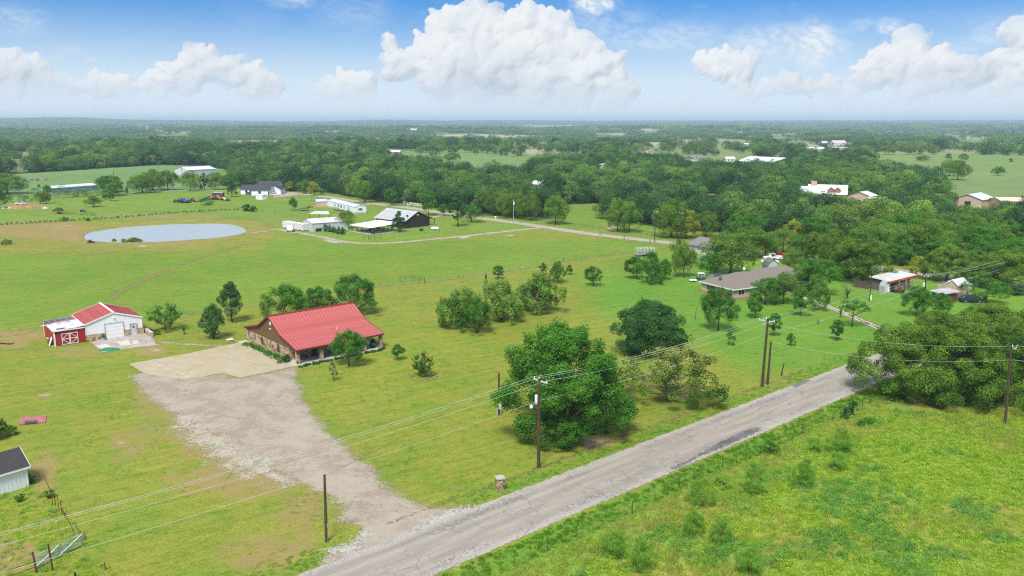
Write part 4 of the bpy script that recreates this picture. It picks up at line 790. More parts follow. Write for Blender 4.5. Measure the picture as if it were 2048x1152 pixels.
for bx, by, tp, w, lb in [(632, 459, 441, 14, 'first of the dark shrubs, against the grey workshop wall'), (651, 463, 447, 10, 'narrow shrub after the gap from the workshop wall'), (659, 464, 448, 11, 'third dark shrub of the row'), (668, 466, 451, 9, 'reddish brown tinged shrub of the row'), (677, 468, 452, 10, 'fifth dark shrub of the row'), (686, 469, 453, 11, 'last dark shrub of the row nearest the track')]: T('darkbush', bx, by, tp, w, lb, GS)
for bx, by, tp, w, k, lb in [(493, 422, 408, 20, 'darkbush', 'dark bush left of two on the pond side fence'), (506, 423, 410, 16, 'darkbush', 'dark bush right of two on the pond side fence'), (412, 410, 396, 28, 'bush', 'rounded bush in front of the old machinery'), (13, 489, 479, 22, 'bush', 'weedy bush at the left edge below the tawny ground'), (176, 442, 436, 10, 'darkbush', 'round bush on the pond fence line'), (128, 442, 434, 18, 'bush', 'scrubby bush left on the pond fence line'),
                      (118, 428, 415, 24, 'bush', 'leafy top of the weed mound in the meadow'), (78, 376, 368, 7, 'cone', 'tiny cone tree by the round pen'), (95, 392, 370, 16, 'green', 'small tree left of the long grey shed'), (254, 386, 375, 8, 'darkbush', 'small dark shrub beside the lane'), (266, 481, 466, 32, 'willow', 'willow shrub standing in the near edge of the pond'), (228, 480, 468, 12, 'willow', 'smallest willow shrub at the near left of the pond'),
                      (247, 480, 468, 16, 'willow', 'light willow shrub left of the larger one in the pond'), (1540, 908, 883, 38, 'bush', 'dark leafy bush on the roadside fence line'), (1418, 865, 848, 12, 'darkbush', 'ivy lump'), (1833, 480, 470, 16, 'bush', 'small pale bush below the wood edge'), (757, 462, 447, 12, 'young', 'small light tree at the patio cover')]:
    if lb != 'ivy lump': T(k, bx, by, tp, w, lb)
GM = 'mesquite bushes in the rough field'
for bx, by, tp, w, lb in [(1505, 985, 925, 58, 'dense mesquite bush with dark heart near the fence'), (1608, 972, 922, 52, 'umbrella-like mesquite with a thin dark stem, upper middle of the rough field'), (1680, 908, 858, 58, 'tallest feathery mesquite below the roadside fence corner'), (1628, 904, 876, 32, 'small mesquite left of the tallest feathery one'), (1672, 938, 905, 46, 'low rounded mesquite just below the tallest one'),
                      (1402, 1012, 960, 52, 'yellow-green mesquite close to the fence'), (1385, 1068, 1022, 46, 'pale mesquite left of the one with a bare stem'), (1442, 1088, 1030, 44, 'mesquite with a bare dark leaning stem'), (1232, 1112, 1062, 60, 'wide mesquite at the lower left of the rough field'), (1280, 1140, 1078, 62, 'mesquite touching the wide lower left one'), (1498, 1150, 1092, 60, 'bright mesquite at the bottom edge of the picture'), (1440, 975, 952, 44, 'greyish low bush by the fence')]: T('mesquite', bx, by, tp, w, lb, GM)

# ---- woods: the nearest trees one by one, the rest as one mass
def forest_pts():
    pts = []; s = 8.2
    ys = np.arange(280, 1380, s); X, Y = np.meshgrid(np.arange(-1000, 1000, s), ys); X = X + rs.uniform(-3.2, 3.2, X.shape); Y = Y + rs.uniform(-3.2, 3.2, Y.shape); X, Y = X.ravel(), Y.ravel()
    r = np.hypot(X, Y); Z = terrain(X, Y); px, py = proj(X, Y, Z); k = (r < 1360) & (px > -260) & (px < 2330) & (~open_land(px, py, True) | (~inpoly(px, py, NEAR_OPEN) & (py < 312) & (rs.random(len(X)) < .05))); k &= ~HOUSES(px, py)
    far = sm(600, 1300, r); k &= rs.random(len(X)) > far * .25; return X[k], Y[k], Z[k], px[k], py[k]
BOXES = [(1592, 1700, 384, 402, 393), (1694, 1775, 396, 410, 405), (1362, 1408, 312, 330, 325), (1470, 1572, 312, 338, 327), (1885, 2060, 396, 424, 416), (742, 790, 277, 286, 284), (770, 806, 299, 312, 306), (1608, 1700, 284, 304, 300), (345, 425, 330, 356, 352), (1195, 1214, 340, 352, 345), (1060, 1080, 388, 398, 394), (1446, 1474, 314, 326, 322), (1400, 1450, 386, 402, 400)]
def HOUSES(px, py):
    k = np.zeros(len(px), bool)
    for a, b, c, d, v in BOXES: k |= (px > a - 3) & (px < b + 3) & (py > c) & (py < d)
    return k
def room(px, py):
    """how tall a tree may grow (share of full size) where it stands in front of a roof that shows"""
    s = np.ones(len(px))
    for a, b, c, d, v in BOXES: h = np.clip((py - v) / (py - 243) * 40 / 10.5, .28, 1); s = np.where((px > a - 8) & (px < b + 8) & (py >= d), np.minimum(s, h), s)
    return s
fx, fy, fz, fpx, fpy = forest_pts(); order = np.argsort(np.hypot(fx, fy)); fx, fy, fz, fpx, fpy = [q[order] for q in (fx, fy, fz, fpx, fpy)]; ROOM = room(fpx, fpy)
def lowtree(seed, leaf, hgt, wid, nl, ls, prof='round', cb=.12):
    V, Q_, T_, C_, rc = crown(seed, hgt, wid, cb, prof, 34, nl, ls, crad=.19, lobes=.3, fill=.2, ztint=.5); w_ = MB().tube([(0, 0, -.3), (0, 0, hgt * .6)], [.3, .1], 5)
    V2 = np.array(w_.v); n = len(V); Fw = [f for f in w_.f if len(f) == 4]; Fq = np.vstack([Q_, np.array(Fw) + n])
    return mesh_np('woodland_tree', np.vstack([V, V2]), Fq, [leaf, BARK], {'tint': np.r_[T_, np.zeros(len(V2))]}, fm=np.r_[np.zeros(len(Q_)), np.ones(len(Fw))])
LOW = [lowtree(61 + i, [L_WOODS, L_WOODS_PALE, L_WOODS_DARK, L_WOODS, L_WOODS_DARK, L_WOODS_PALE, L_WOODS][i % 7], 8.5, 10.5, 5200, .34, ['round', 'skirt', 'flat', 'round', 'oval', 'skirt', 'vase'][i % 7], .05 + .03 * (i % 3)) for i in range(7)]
ZONE = [(0, 480, 'dark oak in the wood edging the far side of the left meadow', 'wood edge trees beyond the left meadow'), (480, 1120, 'green oak in the front rank of the wood beyond the farmhouse and barn', 'front trees of the wood beyond the barn'), (1120, 1500, 'oak at the front of the dark wood behind the roadside pasture', 'front trees of the wood behind the pasture'), (1500, 2400, 'oak at the front of the dark wood on the right', 'front trees of the wood on the right')]
NI = 175; rest = np.ones(len(fx), bool); cnt = 0
for i in range(len(fx)):
    if cnt >= NI: break
    if not (-20 < fpx[i] < 2070): continue
    rest[i] = False; cnt += 1; rng = random.Random(i); s = rng.uniform(.95, 1.5) * ROOM[i]; zn = [z for z in ZONE if z[0] <= max(0, fpx[i]) < z[1]][0]
    o = link('oak_tree', LOW[rng.randrange(7)], None, (fx[i], fy[i], fz[i])); o.rotation_euler.z = rng.uniform(0, 6.28); o.scale = (s, s, s * rng.uniform(.85, 1.15)); tag(o, zn[2], 'tree', zn[3])
STORE = bpy.data.collections.new('kinds')   # never linked to the scene: holds the kinds that the woods repeat
def kinds(meshes):
    out = []
    for me in meshes: o = bpy.data.objects.new(me.name, me); STORE.objects.link(o); out.append(o)
    return out
def scatter(name, P_, rotz, scl, idx, objs, kind='stuff'):
    me = bpy.data.meshes.new(name); me.vertices.add(len(P_)); me.vertices.foreach_set('co', np.asarray(P_, np.float32).ravel())
    me.attributes.new('turn', 'FLOAT', 'POINT').data.foreach_set('value', np.asarray(rotz, np.float32)); me.attributes.new('size', 'FLOAT_VECTOR', 'POINT').data.foreach_set('vector', np.asarray(scl, np.float32).ravel())
    me.attributes.new('which', 'INT', 'POINT').data.foreach_set('value', np.asarray(idx, np.int32))
    o = link(name, me); tag(o, kind=kind); g = bpy.data.node_groups.new(name, 'GeometryNodeTree'); g.interface.new_socket('Geometry', in_out='INPUT', socket_type='NodeSocketGeometry'); g.interface.new_socket('Geometry', in_out='OUTPUT', socket_type='NodeSocketGeometry')
    t = NT(g); gi = t.new('NodeGroupInput'); go = t.new('NodeGroupOutput'); jn = t.new('GeometryNodeJoinGeometry')
    na = lambda n_, ty: t.new('GeometryNodeInputNamedAttribute', data_type=ty); a = na('turn', 'FLOAT'); a.inputs[0].default_value = 'turn'; s = na('size', 'FLOAT_VECTOR'); s.inputs[0].default_value = 'size'; w = na('which', 'INT'); w.inputs[0].default_value = 'which'
    rz = t.new('ShaderNodeCombineXYZ'); t.l.new(a.outputs[0], rz.inputs[2])
    for k, ob in enumerate(objs):
        cp = t.new('FunctionNodeCompare', data_type='INT', operation='EQUAL'); t.l.new(w.outputs[0], cp.inputs[2]); cp.inputs[3].default_value = k
        oi = t.new('GeometryNodeObjectInfo'); oi.inputs[0].default_value = ob; oi.inputs['As Instance'].default_value = True
        ip = t.new('GeometryNodeInstanceOnPoints'); t.l.new(gi.outputs[0], ip.inputs[0]); t.l.new(cp.outputs[0], ip.inputs['Selection']); t.l.new(oi.outputs['Geometry'], ip.inputs['Instance']); t.l.new(rz.outputs[0], ip.inputs['Rotation']); t.l.new(s.outputs[0], ip.inputs['Scale']); t.l.new(ip.outputs[0], jn.inputs[0])
    t.l.new(jn.outputs[0], go.inputs[0]); md = o.modifiers.new(name, 'NODES'); md.node_group = g; return o
n = rest.sum(); s = rs.uniform(.8, 1.65, n) * ROOM[rest]; s = s * (1 + .25 * (np.hypot(fx[rest], fy[rest]) > 850))
scatter('woodland', np.c_[fx[rest], fy[rest], fz[rest]], rs.uniform(0, 6.28, n), np.c_[s, s, s * rs.uniform(.8, 1.1, n)], rs.integers(0, 7, n), kinds(LOW))
def canopy(seed, size, ncr, nl, ls, wid=11, hgt=8.5):
    rng = np.random.default_rng(seed); Vs, Qs, Ts = [], [], []; o = 0
    for i in range(ncr):
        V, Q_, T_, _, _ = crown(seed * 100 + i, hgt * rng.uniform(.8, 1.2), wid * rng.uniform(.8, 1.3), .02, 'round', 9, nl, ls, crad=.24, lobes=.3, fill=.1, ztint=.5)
        V = V + np.r_[rng.uniform(-size / 2, size / 2, 2), 0]; T_ = np.clip(T_ + rng.normal(0, .22), 0, 1); Vs.append(V); Qs.append(Q_ + o); Ts.append(T_); o += len(V)
    return mesh_np('canopy', np.vstack(Vs), np.vstack(Qs), [L_WOODS, L_WOODS_PALE, L_WOODS_DARK][seed % 3:][:1], {'tint': np.hstack(Ts)})
def mass(name, r0, r1, cell, meshes, sz):
    s_ = cell; X, Y = np.meshgrid(np.arange(-r1 * .85, r1 * .85, s_), np.arange(r0 * .6, r1, s_)); X = (X + rs.uniform(-s_ * .25, s_ * .25, X.shape)).ravel(); Y = (Y + rs.uniform(-s_ * .25, s_ * .25, Y.shape)).ravel(); r = np.hypot(X, Y); Z = terrain(X, Y)
    px, py = proj(X, Y, Z); k = (r > r0) & (r < r1) & (px > -200) & (px < 2260) & (~open_land(px, py, True) | (rs.random(len(X)) < .04)); X, Y, Z = X[k], Y[k], Z[k]; n_ = len(X); s2 = rs.uniform(.85, 1.2, n_)
    scatter(name, np.c_[X, Y, Z], rs.integers(0, 4, n_) * 1.5708 + rs.uniform(-.3, .3, n_), np.c_[s2, s2, s2 * sz], rs.integers(0, len(meshes), n_), kinds(meshes))
mass('far_woodland', 1350, 3600, 32, [canopy(300 + i, 36, 8, 90, 1.7) for i in range(5)], 1.0)
mass('distant_woodland', 3550, 17000, 120, [canopy(340 + i, 125, 14, 40, 6, 26, 13) for i in range(4)], 1.0)
# hedgerows and verge scrub in the middle distance
def hedge(pts, hgt, wid, label, step=1.9, leaf=L_DARK, name='hedge'):
    pts = [at(*p) for p in pts]; Vs, Qs, Ts = [], [], []; o = 0; rng = np.random.default_rng(int(pts[0][0] * 10) & 1023); cx, cyy = pts[0]
    for (x0, y0), (x1, y1) in zip(pts, pts[1:]):
        for q in np.arange(0, math.hypot(x1 - x0, y1 - y0), step):
            f = q / math.hypot(x1 - x0, y1 - y0); h = hgt * rng.uniform(.6, 1.25); V, Q_, T_, _, _ = crown(int(q * 7 + x0 * 3) & 4095, h, wid * rng.uniform(.8, 1.3), 0, 'skirt', 8, int(90 + 90 * hgt), .3 if hgt > 1.5 else .2, crad=.25)
            V = V + np.array([x0 + (x1 - x0) * f - cx + rng.normal(0, .3), y0 + (y1 - y0) * f - cyy + rng.normal(0, .3), 0]); Vs.append(V); Qs.append(Q_ + o); Ts.append(T_); o += len(V)
    o_ = link(name, mesh_np(name, np.vstack(Vs), np.vstack(Qs), [leaf], {'tint': np.hstack(Ts)}), None, (cx, cyy, 0)); return tag(o_, label, 'hedge')
hedge([(104, 397), (150, 394), (200, 391), (236, 390)], 6.0, 7, 'thick dark hedge in front of the long grey shed', 3)
hedge([(15, 404), (42, 403)], 4.6, 5, 'short hedge at the left edge by the lane', 3); hedge([(46, 403), (72, 402)], 4.8, 5, 'short hedge right of the gap by the lane', 3)
hedge([(-30, 452), (60, 447), (130, 443), (205, 438)], .9, 1.4, 'weedy growth along the pond side fence, left stretch', 1.8, L_GREEN, 'fence_scrub')
hedge([(205, 438), (280, 432), (340, 427), (400, 423), (480, 419)], .7, 1.2, 'weedy growth along the pond side fence, right stretch', 1.8, L_GREEN, 'fence_scrub')
hedge([(108, 425), (128, 427), (160, 430), (188, 432)], 1.2, 5, 'bright green weed mound in the meadow', 3, L_GREEN, 'weed_mound')

# ---- rough field cover, verge grass
def tuft(seed, n, h, w, sp, leaf):
    rng = np.random.default_rng(seed); a = rng.uniform(0, 6.28, n); r = sp * np.sqrt(rng.random(n)); x0, y0 = r * np.cos(a), r * np.sin(a); hh = h * rng.uniform(.5, 1.2, n); l = rng.uniform(.1, .7, n) * hh; b = rng.uniform(0, 6.28, n)
    tip = np.c_[x0 + l * np.cos(b), y0 + l * np.sin(b), hh]; mid = np.c_[x0 + .35 * l * np.cos(b), y0 + .35 * l * np.sin(b), hh * .55]; c = rng.uniform(0, 3.14, n); d = np.c_[np.cos(c), np.sin(c), np.zeros(n)] * w / 2; base = np.c_[x0, y0, np.zeros(n) - .02]
    V = np.stack([base, mid - d, tip, mid + d], 1).reshape(-1, 3); return mesh_np('tuft', V, np.arange(4 * n).reshape(-1, 4), [leaf], {'tint': np.repeat(np.clip(rng.normal(.45, .25, n), 0, 1), 4)})
def herb(seed, n, h, sp, leaf, ls=.12):
    V, Q_, T_, _, _ = crown(seed, h, sp * 2, 0, 'round', 9, n, ls, crad=.28); return mesh_np('herb', V, Q_, [leaf], {'tint': T_})
L_GRASS = leafmat('rough_grass', (.24, .36, .034), (.44, .58, .075), .45, .5); L_TAN = leafmat('seed_grass', (.27, .33, .07), (.46, .43, .15), .45, .4); L_WEED = leafmat('blue_weed', (.13, .29, .055), (.21, .40, .09), .45, .4); L_VERGE = leafmat('verge_grass', (.10, .24, .022), (.20, .38, .045), .45)
FC = kinds([tuft(1, 34, .30, .05, .36, L_GRASS), tuft(2, 34, .42, .05, .40, L_GRASS), herb(3, 60, .30, .38, L_GRASS), tuft(4, 26, .55, .04, .34, L_TAN), tuft(5, 24, .40, .04, .40, L_TAN), herb(6, 90, .42, .45, L_WEED), tuft(7, 30, .26, .06, .32, L_VERGE), herb(8, 110, .6, .6, L_GRASS, .13)])
def field_cover():
    N = 70000; X = rs.uniform(-15, 125, N); Y = rs.uniform(44, 144, N); D = road_d(X, Y); px, py = proj(X, Y, 0 * X); k = (D > 8.6) & (px > -50) & (px < 2110) & (py < 1190); X, Y, D, px, py = X[k], Y[k], D[k], px[k], py[k]
    n_ = len(X); u = rs.random(n_); a = fbm(X / 9 + 5, Y / 6, 21, 4); b = fbm(X / 6, Y / 5, 33, 4); c = fbm(X / 3, Y / 3, 50, 3); idx = np.where(u < .3, 0, np.where(u < .55, 1, 2))
    tanp = sm(1900, 1300, px) * .5 + sm(.46, .64, a) * .45; idx = np.where(rs.random(n_) < tanp * .62, np.where(u < .5, 3, 4), idx); wp = np.maximum(sm(1.3, .3, np.hypot((px - 1735) / 120, (py - 1005) / 40)), sm(1.3, .3, np.hypot((px - 1660) / 60, (py - 1090) / 35))); wp = np.maximum(wp, .8 * sm(.60, .70, b)); idx = np.where((D > 16) & (rs.random(n_) < wp * .75), 5, idx); idx = np.where((u > .975) & (c > .5), 7, idx); idx = np.where(D < 11.6, 6, idx)
    idx = np.where((D > 11.6) & (D < 15.6) & (rs.random(n_) < .35), 4, idx)
    s_ = rs.uniform(.6, 1.35, n_) * np.where(D < 12.7, .8, 1); hz = rs.uniform(.6, 1.2, n_) * (.55 + .9 * c); bare = (np.hypot((X - 62) / 9, (Y - 111.5) / 2.2) < 1); k = ~bare
    scatter('rough_field_growth', np.c_[X, Y, terrain(X, Y)][k], rs.uniform(0, 6.28, n_)[k], np.c_[s_, s_, s_ * hz][k], idx[k], FC)
field_cover()
def lawn_cover():
    N = 26000; X = rs.uniform(-62, 60, N); Y = rs.uniform(52, 146, N); D = road_d(X, Y); px, py = proj(X, Y, 0 * X)
    bad = np.zeros(N, bool)
    for nm in ('gravel', 'pad'): pass
    drive = inpoly(px, py, [(255, 725), (500, 680), (590, 690), (790, 660), (790, 700), (596, 735), (640, 820), (720, 900), (850, 1005), (980, 1010), (980, 1030), (600, 1160), (700, 1060), (640, 990), (500, 920), (380, 860), (250, 780), (180, 700)])
    left = inpoly(px, py, [(0, 985), (60, 970), (130, 1010), (215, 1152), (215, 1200), (-60, 1200), (-60, 985)])
    edge = (D < -.2) & (D > -3.4) & ~drive; keep = (D < -.2) & ~drive & (px > -20) & (px < 2060) & (py < 1190) & (left | edge | (fbm(X / 2.5, Y / 2.5, 77, 3) > .60))
    keep &= ~(((px < 600) & (py < 760)) | ((px > 480) & (px < 780) & (py < 735)))
    X, Y, L_, E_ = X[keep], Y[keep], left[keep], edge[keep]; n_ = len(X); idx = np.where(L_, rs.choice([0, 1, 2, 5], n_), np.where(E_, 6, rs.choice([0, 6], n_))); s_ = rs.uniform(.5, 1, n_); h_ = np.where(L_, .8, np.where(E_, .40, .16))
    scatter('lawn_tufts', np.c_[X, Y, 0 * X], rs.uniform(0, 6.28, n_), np.c_[s_, s_, s_ * h_], idx, FC)
lawn_cover()
# ------------------------------------------------------------------ buildings
def site(p0, p1, label=None, cat='building', name='building', group=None, perp=1, z=0.0):
    """frame with its origin under photo spot p0 and axis a towards p1; b points away from the camera"""
    o = at(*p0); q = at(*p1); w = math.hypot(q[0] - o[0], q[1] - o[1]); A = ((q[0] - o[0]) / w, (q[1] - o[1]) / w); zz = float(terrain(*o)) + z
    root = thing(name, label, cat, (*o, zz), group); root['w'] = w; del root['w']; return root, ((0, 0), A, (-A[1], A[0])), w
def bx(root, fr, name, m_, *dims): return MB(fr).box(*dims).build(name, m_, root)
def roof_slope(root, fr, name, m_, prof, a0, a1, n=1, axis='a', th=.06, rib=0.0, ribm=None):
    """sloping sheets over profile [(t, z), (t, z)]; n > 1 lays n panels side by side, each with a raised seam"""
    w = (a1 - a0) / n; (t0, z0), (t1, z1) = prof
    def mk():
        m = MB(fr); c = (lambda e, t, z: (e, t, z)) if axis == 'a' else (lambda e, t, z: (t, e, z))
        e0, e1 = (a0, a0 + w - (.012 if n > 1 else 0))
        m.hexa([c(e0, t0, z0 - th), c(e1, t0, z0 - th), c(e1, t1, z1 - th), c(e0, t1, z1 - th), c(e0, t0, z0), c(e1, t0, z0), c(e1, t1, z1), c(e0, t1, z1)])
        if rib:
            m.hexa([c(e0, t0, z0 + .003), c(e0 + rib, t0, z0 + .003), c(e0 + rib, t1, z1 + .003), c(e0, t1, z1 + .003), c(e0, t0, z0 + .07), c(e0 + rib * .6, t0, z0 + .07), c(e0 + rib * .6, t1, z1 + .07), c(e0, t1, z1 + .07)])
        return m.build(name, m_, root)
    first = mk(); D = fr[1] if axis == 'a' else fr[2]
    for i in range(1, n): o = first.copy(); COL.objects.link(o); o.location = (D[0] * w * i, D[1] * w * i, 0)
def window(root, fr, side, pos, off, w, z0, z1, fm, out=.05, mull=0, nm='window'):
    """side 'a': on a wall facing -b at b=off, centred at a=pos; side 'b': facing -a at a=off; 'c': facing +a"""
    m = MB(fr); g = MB(fr); d = out
    def put(mb, u0, u1, v0, v1, q0, q1):
        if side == 'a': mb.box(u0, u1, off - q1, off - q0, v0, v1)
        elif side == 'b': mb.box(off - q1, off - q0, u0, u1, v0, v1)
        else: mb.box(off + q0, off + q1, u0, u1, v0, v1)
    f = .09
    put(m, pos - w / 2, pos + w / 2, z1 - f, z1, .004, d); put(m, pos - w / 2, pos + w / 2, z0, z0 + f, .004, d); put(m, pos - w / 2, pos - w / 2 + f, z0 + f, z1 - f, .004, d); put(m, pos + w / 2 - f, pos + w / 2, z0 + f, z1 - f, .004, d)
    for k in range(mull): u = pos - w / 2 + w * (k + 1) / (mull + 1); put(m, u - .04, u + .04, z0 + f, z1 - f, .004, d)
    o = m.build(nm, fm, root); put(g, pos - w / 2 + f, pos + w / 2 - f, z0 + f, z1 - f, .006, d * .5); g.build('pane', GLASS, o); return o
def gable(root, fr, a0, a1, b0, b1, ev, rd, wm, rm, axis='b', oh=.35, n=1, trim=None, wall='wall', rib=0.0, rc=None, ev2=None):
    """walls with a pitched top and two roof slopes; ridge runs along `axis`"""
    if axis == 'b': c = (a0 + a1) / 2 if rc is None else rc; t0, t1, e0, e1 = a0, a1, b0, b1; ax = 'b'
    else: c = (b0 + b1) / 2 if rc is None else rc; t0, t1, e0, e1 = b0, b1, a0, a1; ax = 'a'
    ev2 = ev if ev2 is None else ev2; s0 = (rd - ev) / (c - t0); s1 = (rd - ev2) / (t1 - c)
    MB(fr).prism([(t0, -.1), (t1, -.1), (t1, ev2), (c, rd), (t0, ev)], e0, e1, ax).build(wall, wm, root)
    roof_slope(root, fr, 'roof_panel' if n > 1 else 'roof', rm, [(t0 - oh, ev - oh * s0 + .10), (c, rd + .10)], e0 - oh, e1 + oh, n, ax, rib=rib); roof_slope(root, fr, 'roof_panel' if n > 1 else 'roof', rm, [(t1 + oh, ev2 - oh * s1 + .10), (c, rd + .10)], e0 - oh, e1 + oh, n, ax, rib=rib)
    if trim:
        for nm, t, z in (('fascia', t0 - oh, ev - oh * s0), ('fascia', t1 + oh, ev2 - oh * s1)):
            m = MB(fr); (m.box(t - .04, t + .04, e0 - oh, e1 + oh, z - .12, z + .09) if ax == 'b' else m.box(e0 - oh, e1 + oh, t - .04, t + .04, z - .12, z + .09)); m.build(nm, trim, root)
        for e in (e0 - oh - .05, e1 + oh + .01):
            for q, zq, s in ((t0 - oh, ev - oh * s0, 1), (t1 + oh, ev2 - oh * s1, -1)):
                m = MB(fr); P4 = lambda t, z, ee: ((t, ee, z) if ax == 'b' else (ee, t, z)); m.hexa([P4(q, zq - .10, e), P4(c, rd - .10, e), P4(c, rd - .10, e + .04), P4(q, zq - .10, e + .04), P4(q, zq + .13, e), P4(c, rd + .13, e), P4(c, rd + .13, e + .04), P4(q, zq + .13, e + .04)]); m.build('rake_trim', trim, root)
def angle_of(fr): return math.atan2(fr[1][1], fr[1][0])

RED_ROOF = mat('red_roof_metal', (.40, .085, .080), .42, .10, .8, spec=.5, col2=(.47, .115, .105)); RED_TRIM = mat('dark_red_trim', (.16, .030, .022), .6, .15)
BROWN = ribbed('brown_siding', (.155, .085, .042), .25, 2.3); WOODC = mat('cedar_post', (.20, .115, .055), .85, .3, 4)
# --- stone house with the red roof
HO = (-35.9, 131.5); A_ = (.758, .652); hf = ((0, 0), A_, (-A_[1], A_[0])); hr = thing('stone_house', 'long stone house with a big pinkish red metal roof and porches', 'house', (*HO, 0))
ZB, ZR = 4.2, 6.69; NP = 26
for nm, pr in (('front', [(0, 2.74), (6.2, ZB)]), ('mainf', [(6.2, ZB + .03), (10.5, ZR)]), ('mainb', [(14.8, ZB + .03), (10.5, ZR)]), ('back', [(21.1, 2.74), (14.8, ZB)])): roof_slope(hr, hf, 'roof_panel', RED_ROOF, pr, 0, 17.0, NP, 'a', .05, .035)
MB(hf).prism([(10.25, ZR - .06), (10.5, ZR + .16), (10.75, ZR - .06), (10.5, ZR - .02)], -.02, 17.02).build('ridge_cap', RED_TRIM, hr)
for b in (0, 21.1): bx(hr, hf, 'fascia', RED_TRIM, -.03, 17.03, b - .05, b + .02, 2.46, 2.72)
for a in (-.06, 17.01):
    for (t0, z0), (t1, z1) in (((0, 2.7), (6.2, ZB)), ((6.2, ZB), (10.5, ZR)), ((10.5, ZR), (14.8, ZB)), ((14.8, ZB), (21.1, 2.7))):
        MB(hf).hexa([(a, t0, z0 - .20), (a + .05, t0, z0 - .20), (a + .05, t1, z1 - .20), (a, t1, z1 - .20), (a, t0, z0 + .09), (a + .05, t0, z0 + .09), (a + .05, t1, z1 + .09), (a, t1, z1 + .09)]).build('rake_trim', RED_TRIM, hr)
for a in (.30, 16.6): MB(hf).prism([(.15, 2.3), (20.95, 2.3), (20.95, 2.62), (14.8, ZB - .12), (10.5, ZR - .12), (6.2, ZB - .12), (.15, 2.62)], a, a + .10).build('gable_siding', BROWN, hr)
MB(hf).prism([(3.6, -.1), (19.4, -.1), (19.4, 2.9), (14.8, ZB - .1), (10.5, ZR - .2), (6.2, ZB - .1), (3.6, 3.4)], .42, 13.6).build('wall', BROWN, hr)
for nm, d in (('gable_wall', (.30, .42, 3.5, 19.5, -.1, 2.28)), ('front_wall', (.42, 13.7, 3.48, 3.6, -.1, 2.9)), ('back_wall', (.42, 13.7, 19.4, 19.52, -.1, 2.9)), ('end_wall', (13.6, 13.74, 3.6, 19.4, -.1, 2.9))): bx(hr, hf, 'stone_' + nm, STONE, *d)
for a in (.25, 4.6, 9.6, 13.0, 16.4): bx(hr, hf, 'stone_column', STONE, a, a + .55, .35, .90, 0, 2.45)
for a in (.25, 5.5, 11, 16.4): bx(hr, hf, 'stone_column', STONE, a, a + .55, 20.2, 20.75, 0, 2.45)
bx(hr, hf, 'stone_column', STONE, 16.4, 16.95, 7.2, 7.75, 0, 2.45)
for b in (.50, 20.35): bx(hr, hf, 'porch_beam', WOODC, .25, 16.95, b, b + .24, 2.455, 2.62)
bx(hr, hf, 'porch_slab', CONC, -.4, 17.1, -.15, 3.47, -.05, .12); bx(hr, hf, 'porch_slab', CONC, 13.75, 17.1, 3.47, 19.5, -.05, .12); bx(hr, hf, 'porch_slab', CONC, -1.4, 13.7, 19.53, 21.3, -.05, .10)
window(hr, hf, 'b', 7.4, .30, .95, .75, 2.2, BROWN); window(hr, hf, 'b', 14.0, .30, .9, .9, 2.1, BROWN)
for p, w in ((2.5, 1.3), (7.6, 1.4), (11.8, 1.2)): window(hr, hf, 'a', p, 3.48, w, .85, 2.1, WHITE, mull=1)
for p in (5.0, 9.8): d = bx(hr, hf, 'door', mat('dark_door', (.05, .028, .018), .5), p - .48, p + .48, 3.40, 3.475, .125, 2.2); bx(d, hf, 'handle', GREYMETAL, p + .34, p + .40, 3.36, 3.40, 1.05, 1.12)
bx(hr, hf, 'gable_vent', WHITE, .22, .30, 9.9, 10.4, 5.1, 5.7); bx(hr, hf, 'flood_light', WHITE, .12, .30, 10.0, 10.25, 4.3, 4.5)
MB(hf).tube([(10.1, 4.4, 3.7), (10.1, 4.4, 4.25)], .06, 8).build('vent_pipe', WHITE, hr)
for i, b in enumerate((.35,)): MB(hf).tube([(16.7, 7, 2.4), (16.7, 7, .1)], .05, 6).build('downspout', WHITE, hr)
LW = lambda a, b: (HO[0] + a * A_[0] - b * A_[1], HO[1] + a * A_[1] + b * A_[0])
def wpx(q): x, y = proj(q[0], q[1], 0.0); return (float(x), float(y))
hedge([wpx(LW(-.5, b)) for b in (3.4, 8, 13, 19)], .62, 1.2, 'strip of leafy ground cover along the stone gable wall', .55, L_GREEN)
hedge([wpx(LW(a, -.75)) for a in (.6, 5, 10, 17.2)], .32, .75, 'low clipped hedge along the front porch edge', .45, L_DARK)
x, y = LW(-.3, 3.3); plant('darkbush', x, y, 1.5, 1.35, 'round dark bush at the front corner of the stone gable wall', rz=0)
x, y = LW(15.4, 1.3); plant('darkbush', x, y, 1.6, 1.7, 'dark shrub growing under the right end of the porch', rz=1)
x, y = LW(-2.6, 21.6); t_ = thing('stone_planter', 'low stone planter with a white cap behind the back corner post', 'planter', (x, y, 0)); MB(hf).box(-.5, .5, -.3, .3, 0, .6).build('stone_base', STONE, t_); MB(hf).box(-.55, .55, -.35, .35, .603, .72).build('cap', WHITE, t_)
def bench(x, y, fr, label):
    t = thing('bench', label, 'bench', (x, y, .12)); MB(fr).box(-.7, .7, -.2, .2, .40, .45).build('seat', WOODC, t); MB(fr).box(-.7, .7, .2, .25, .5, .85).build('backrest', WOODC, t)
    for s in (-.6, .55): MB(fr).box(s, s + .06, -.18, .2, 0, .40).build('leg', WOODC, t)
x, y = LW(2.6, 2.8); bench(x, y, hf, 'small wooden bench under the porch window of the stone house')

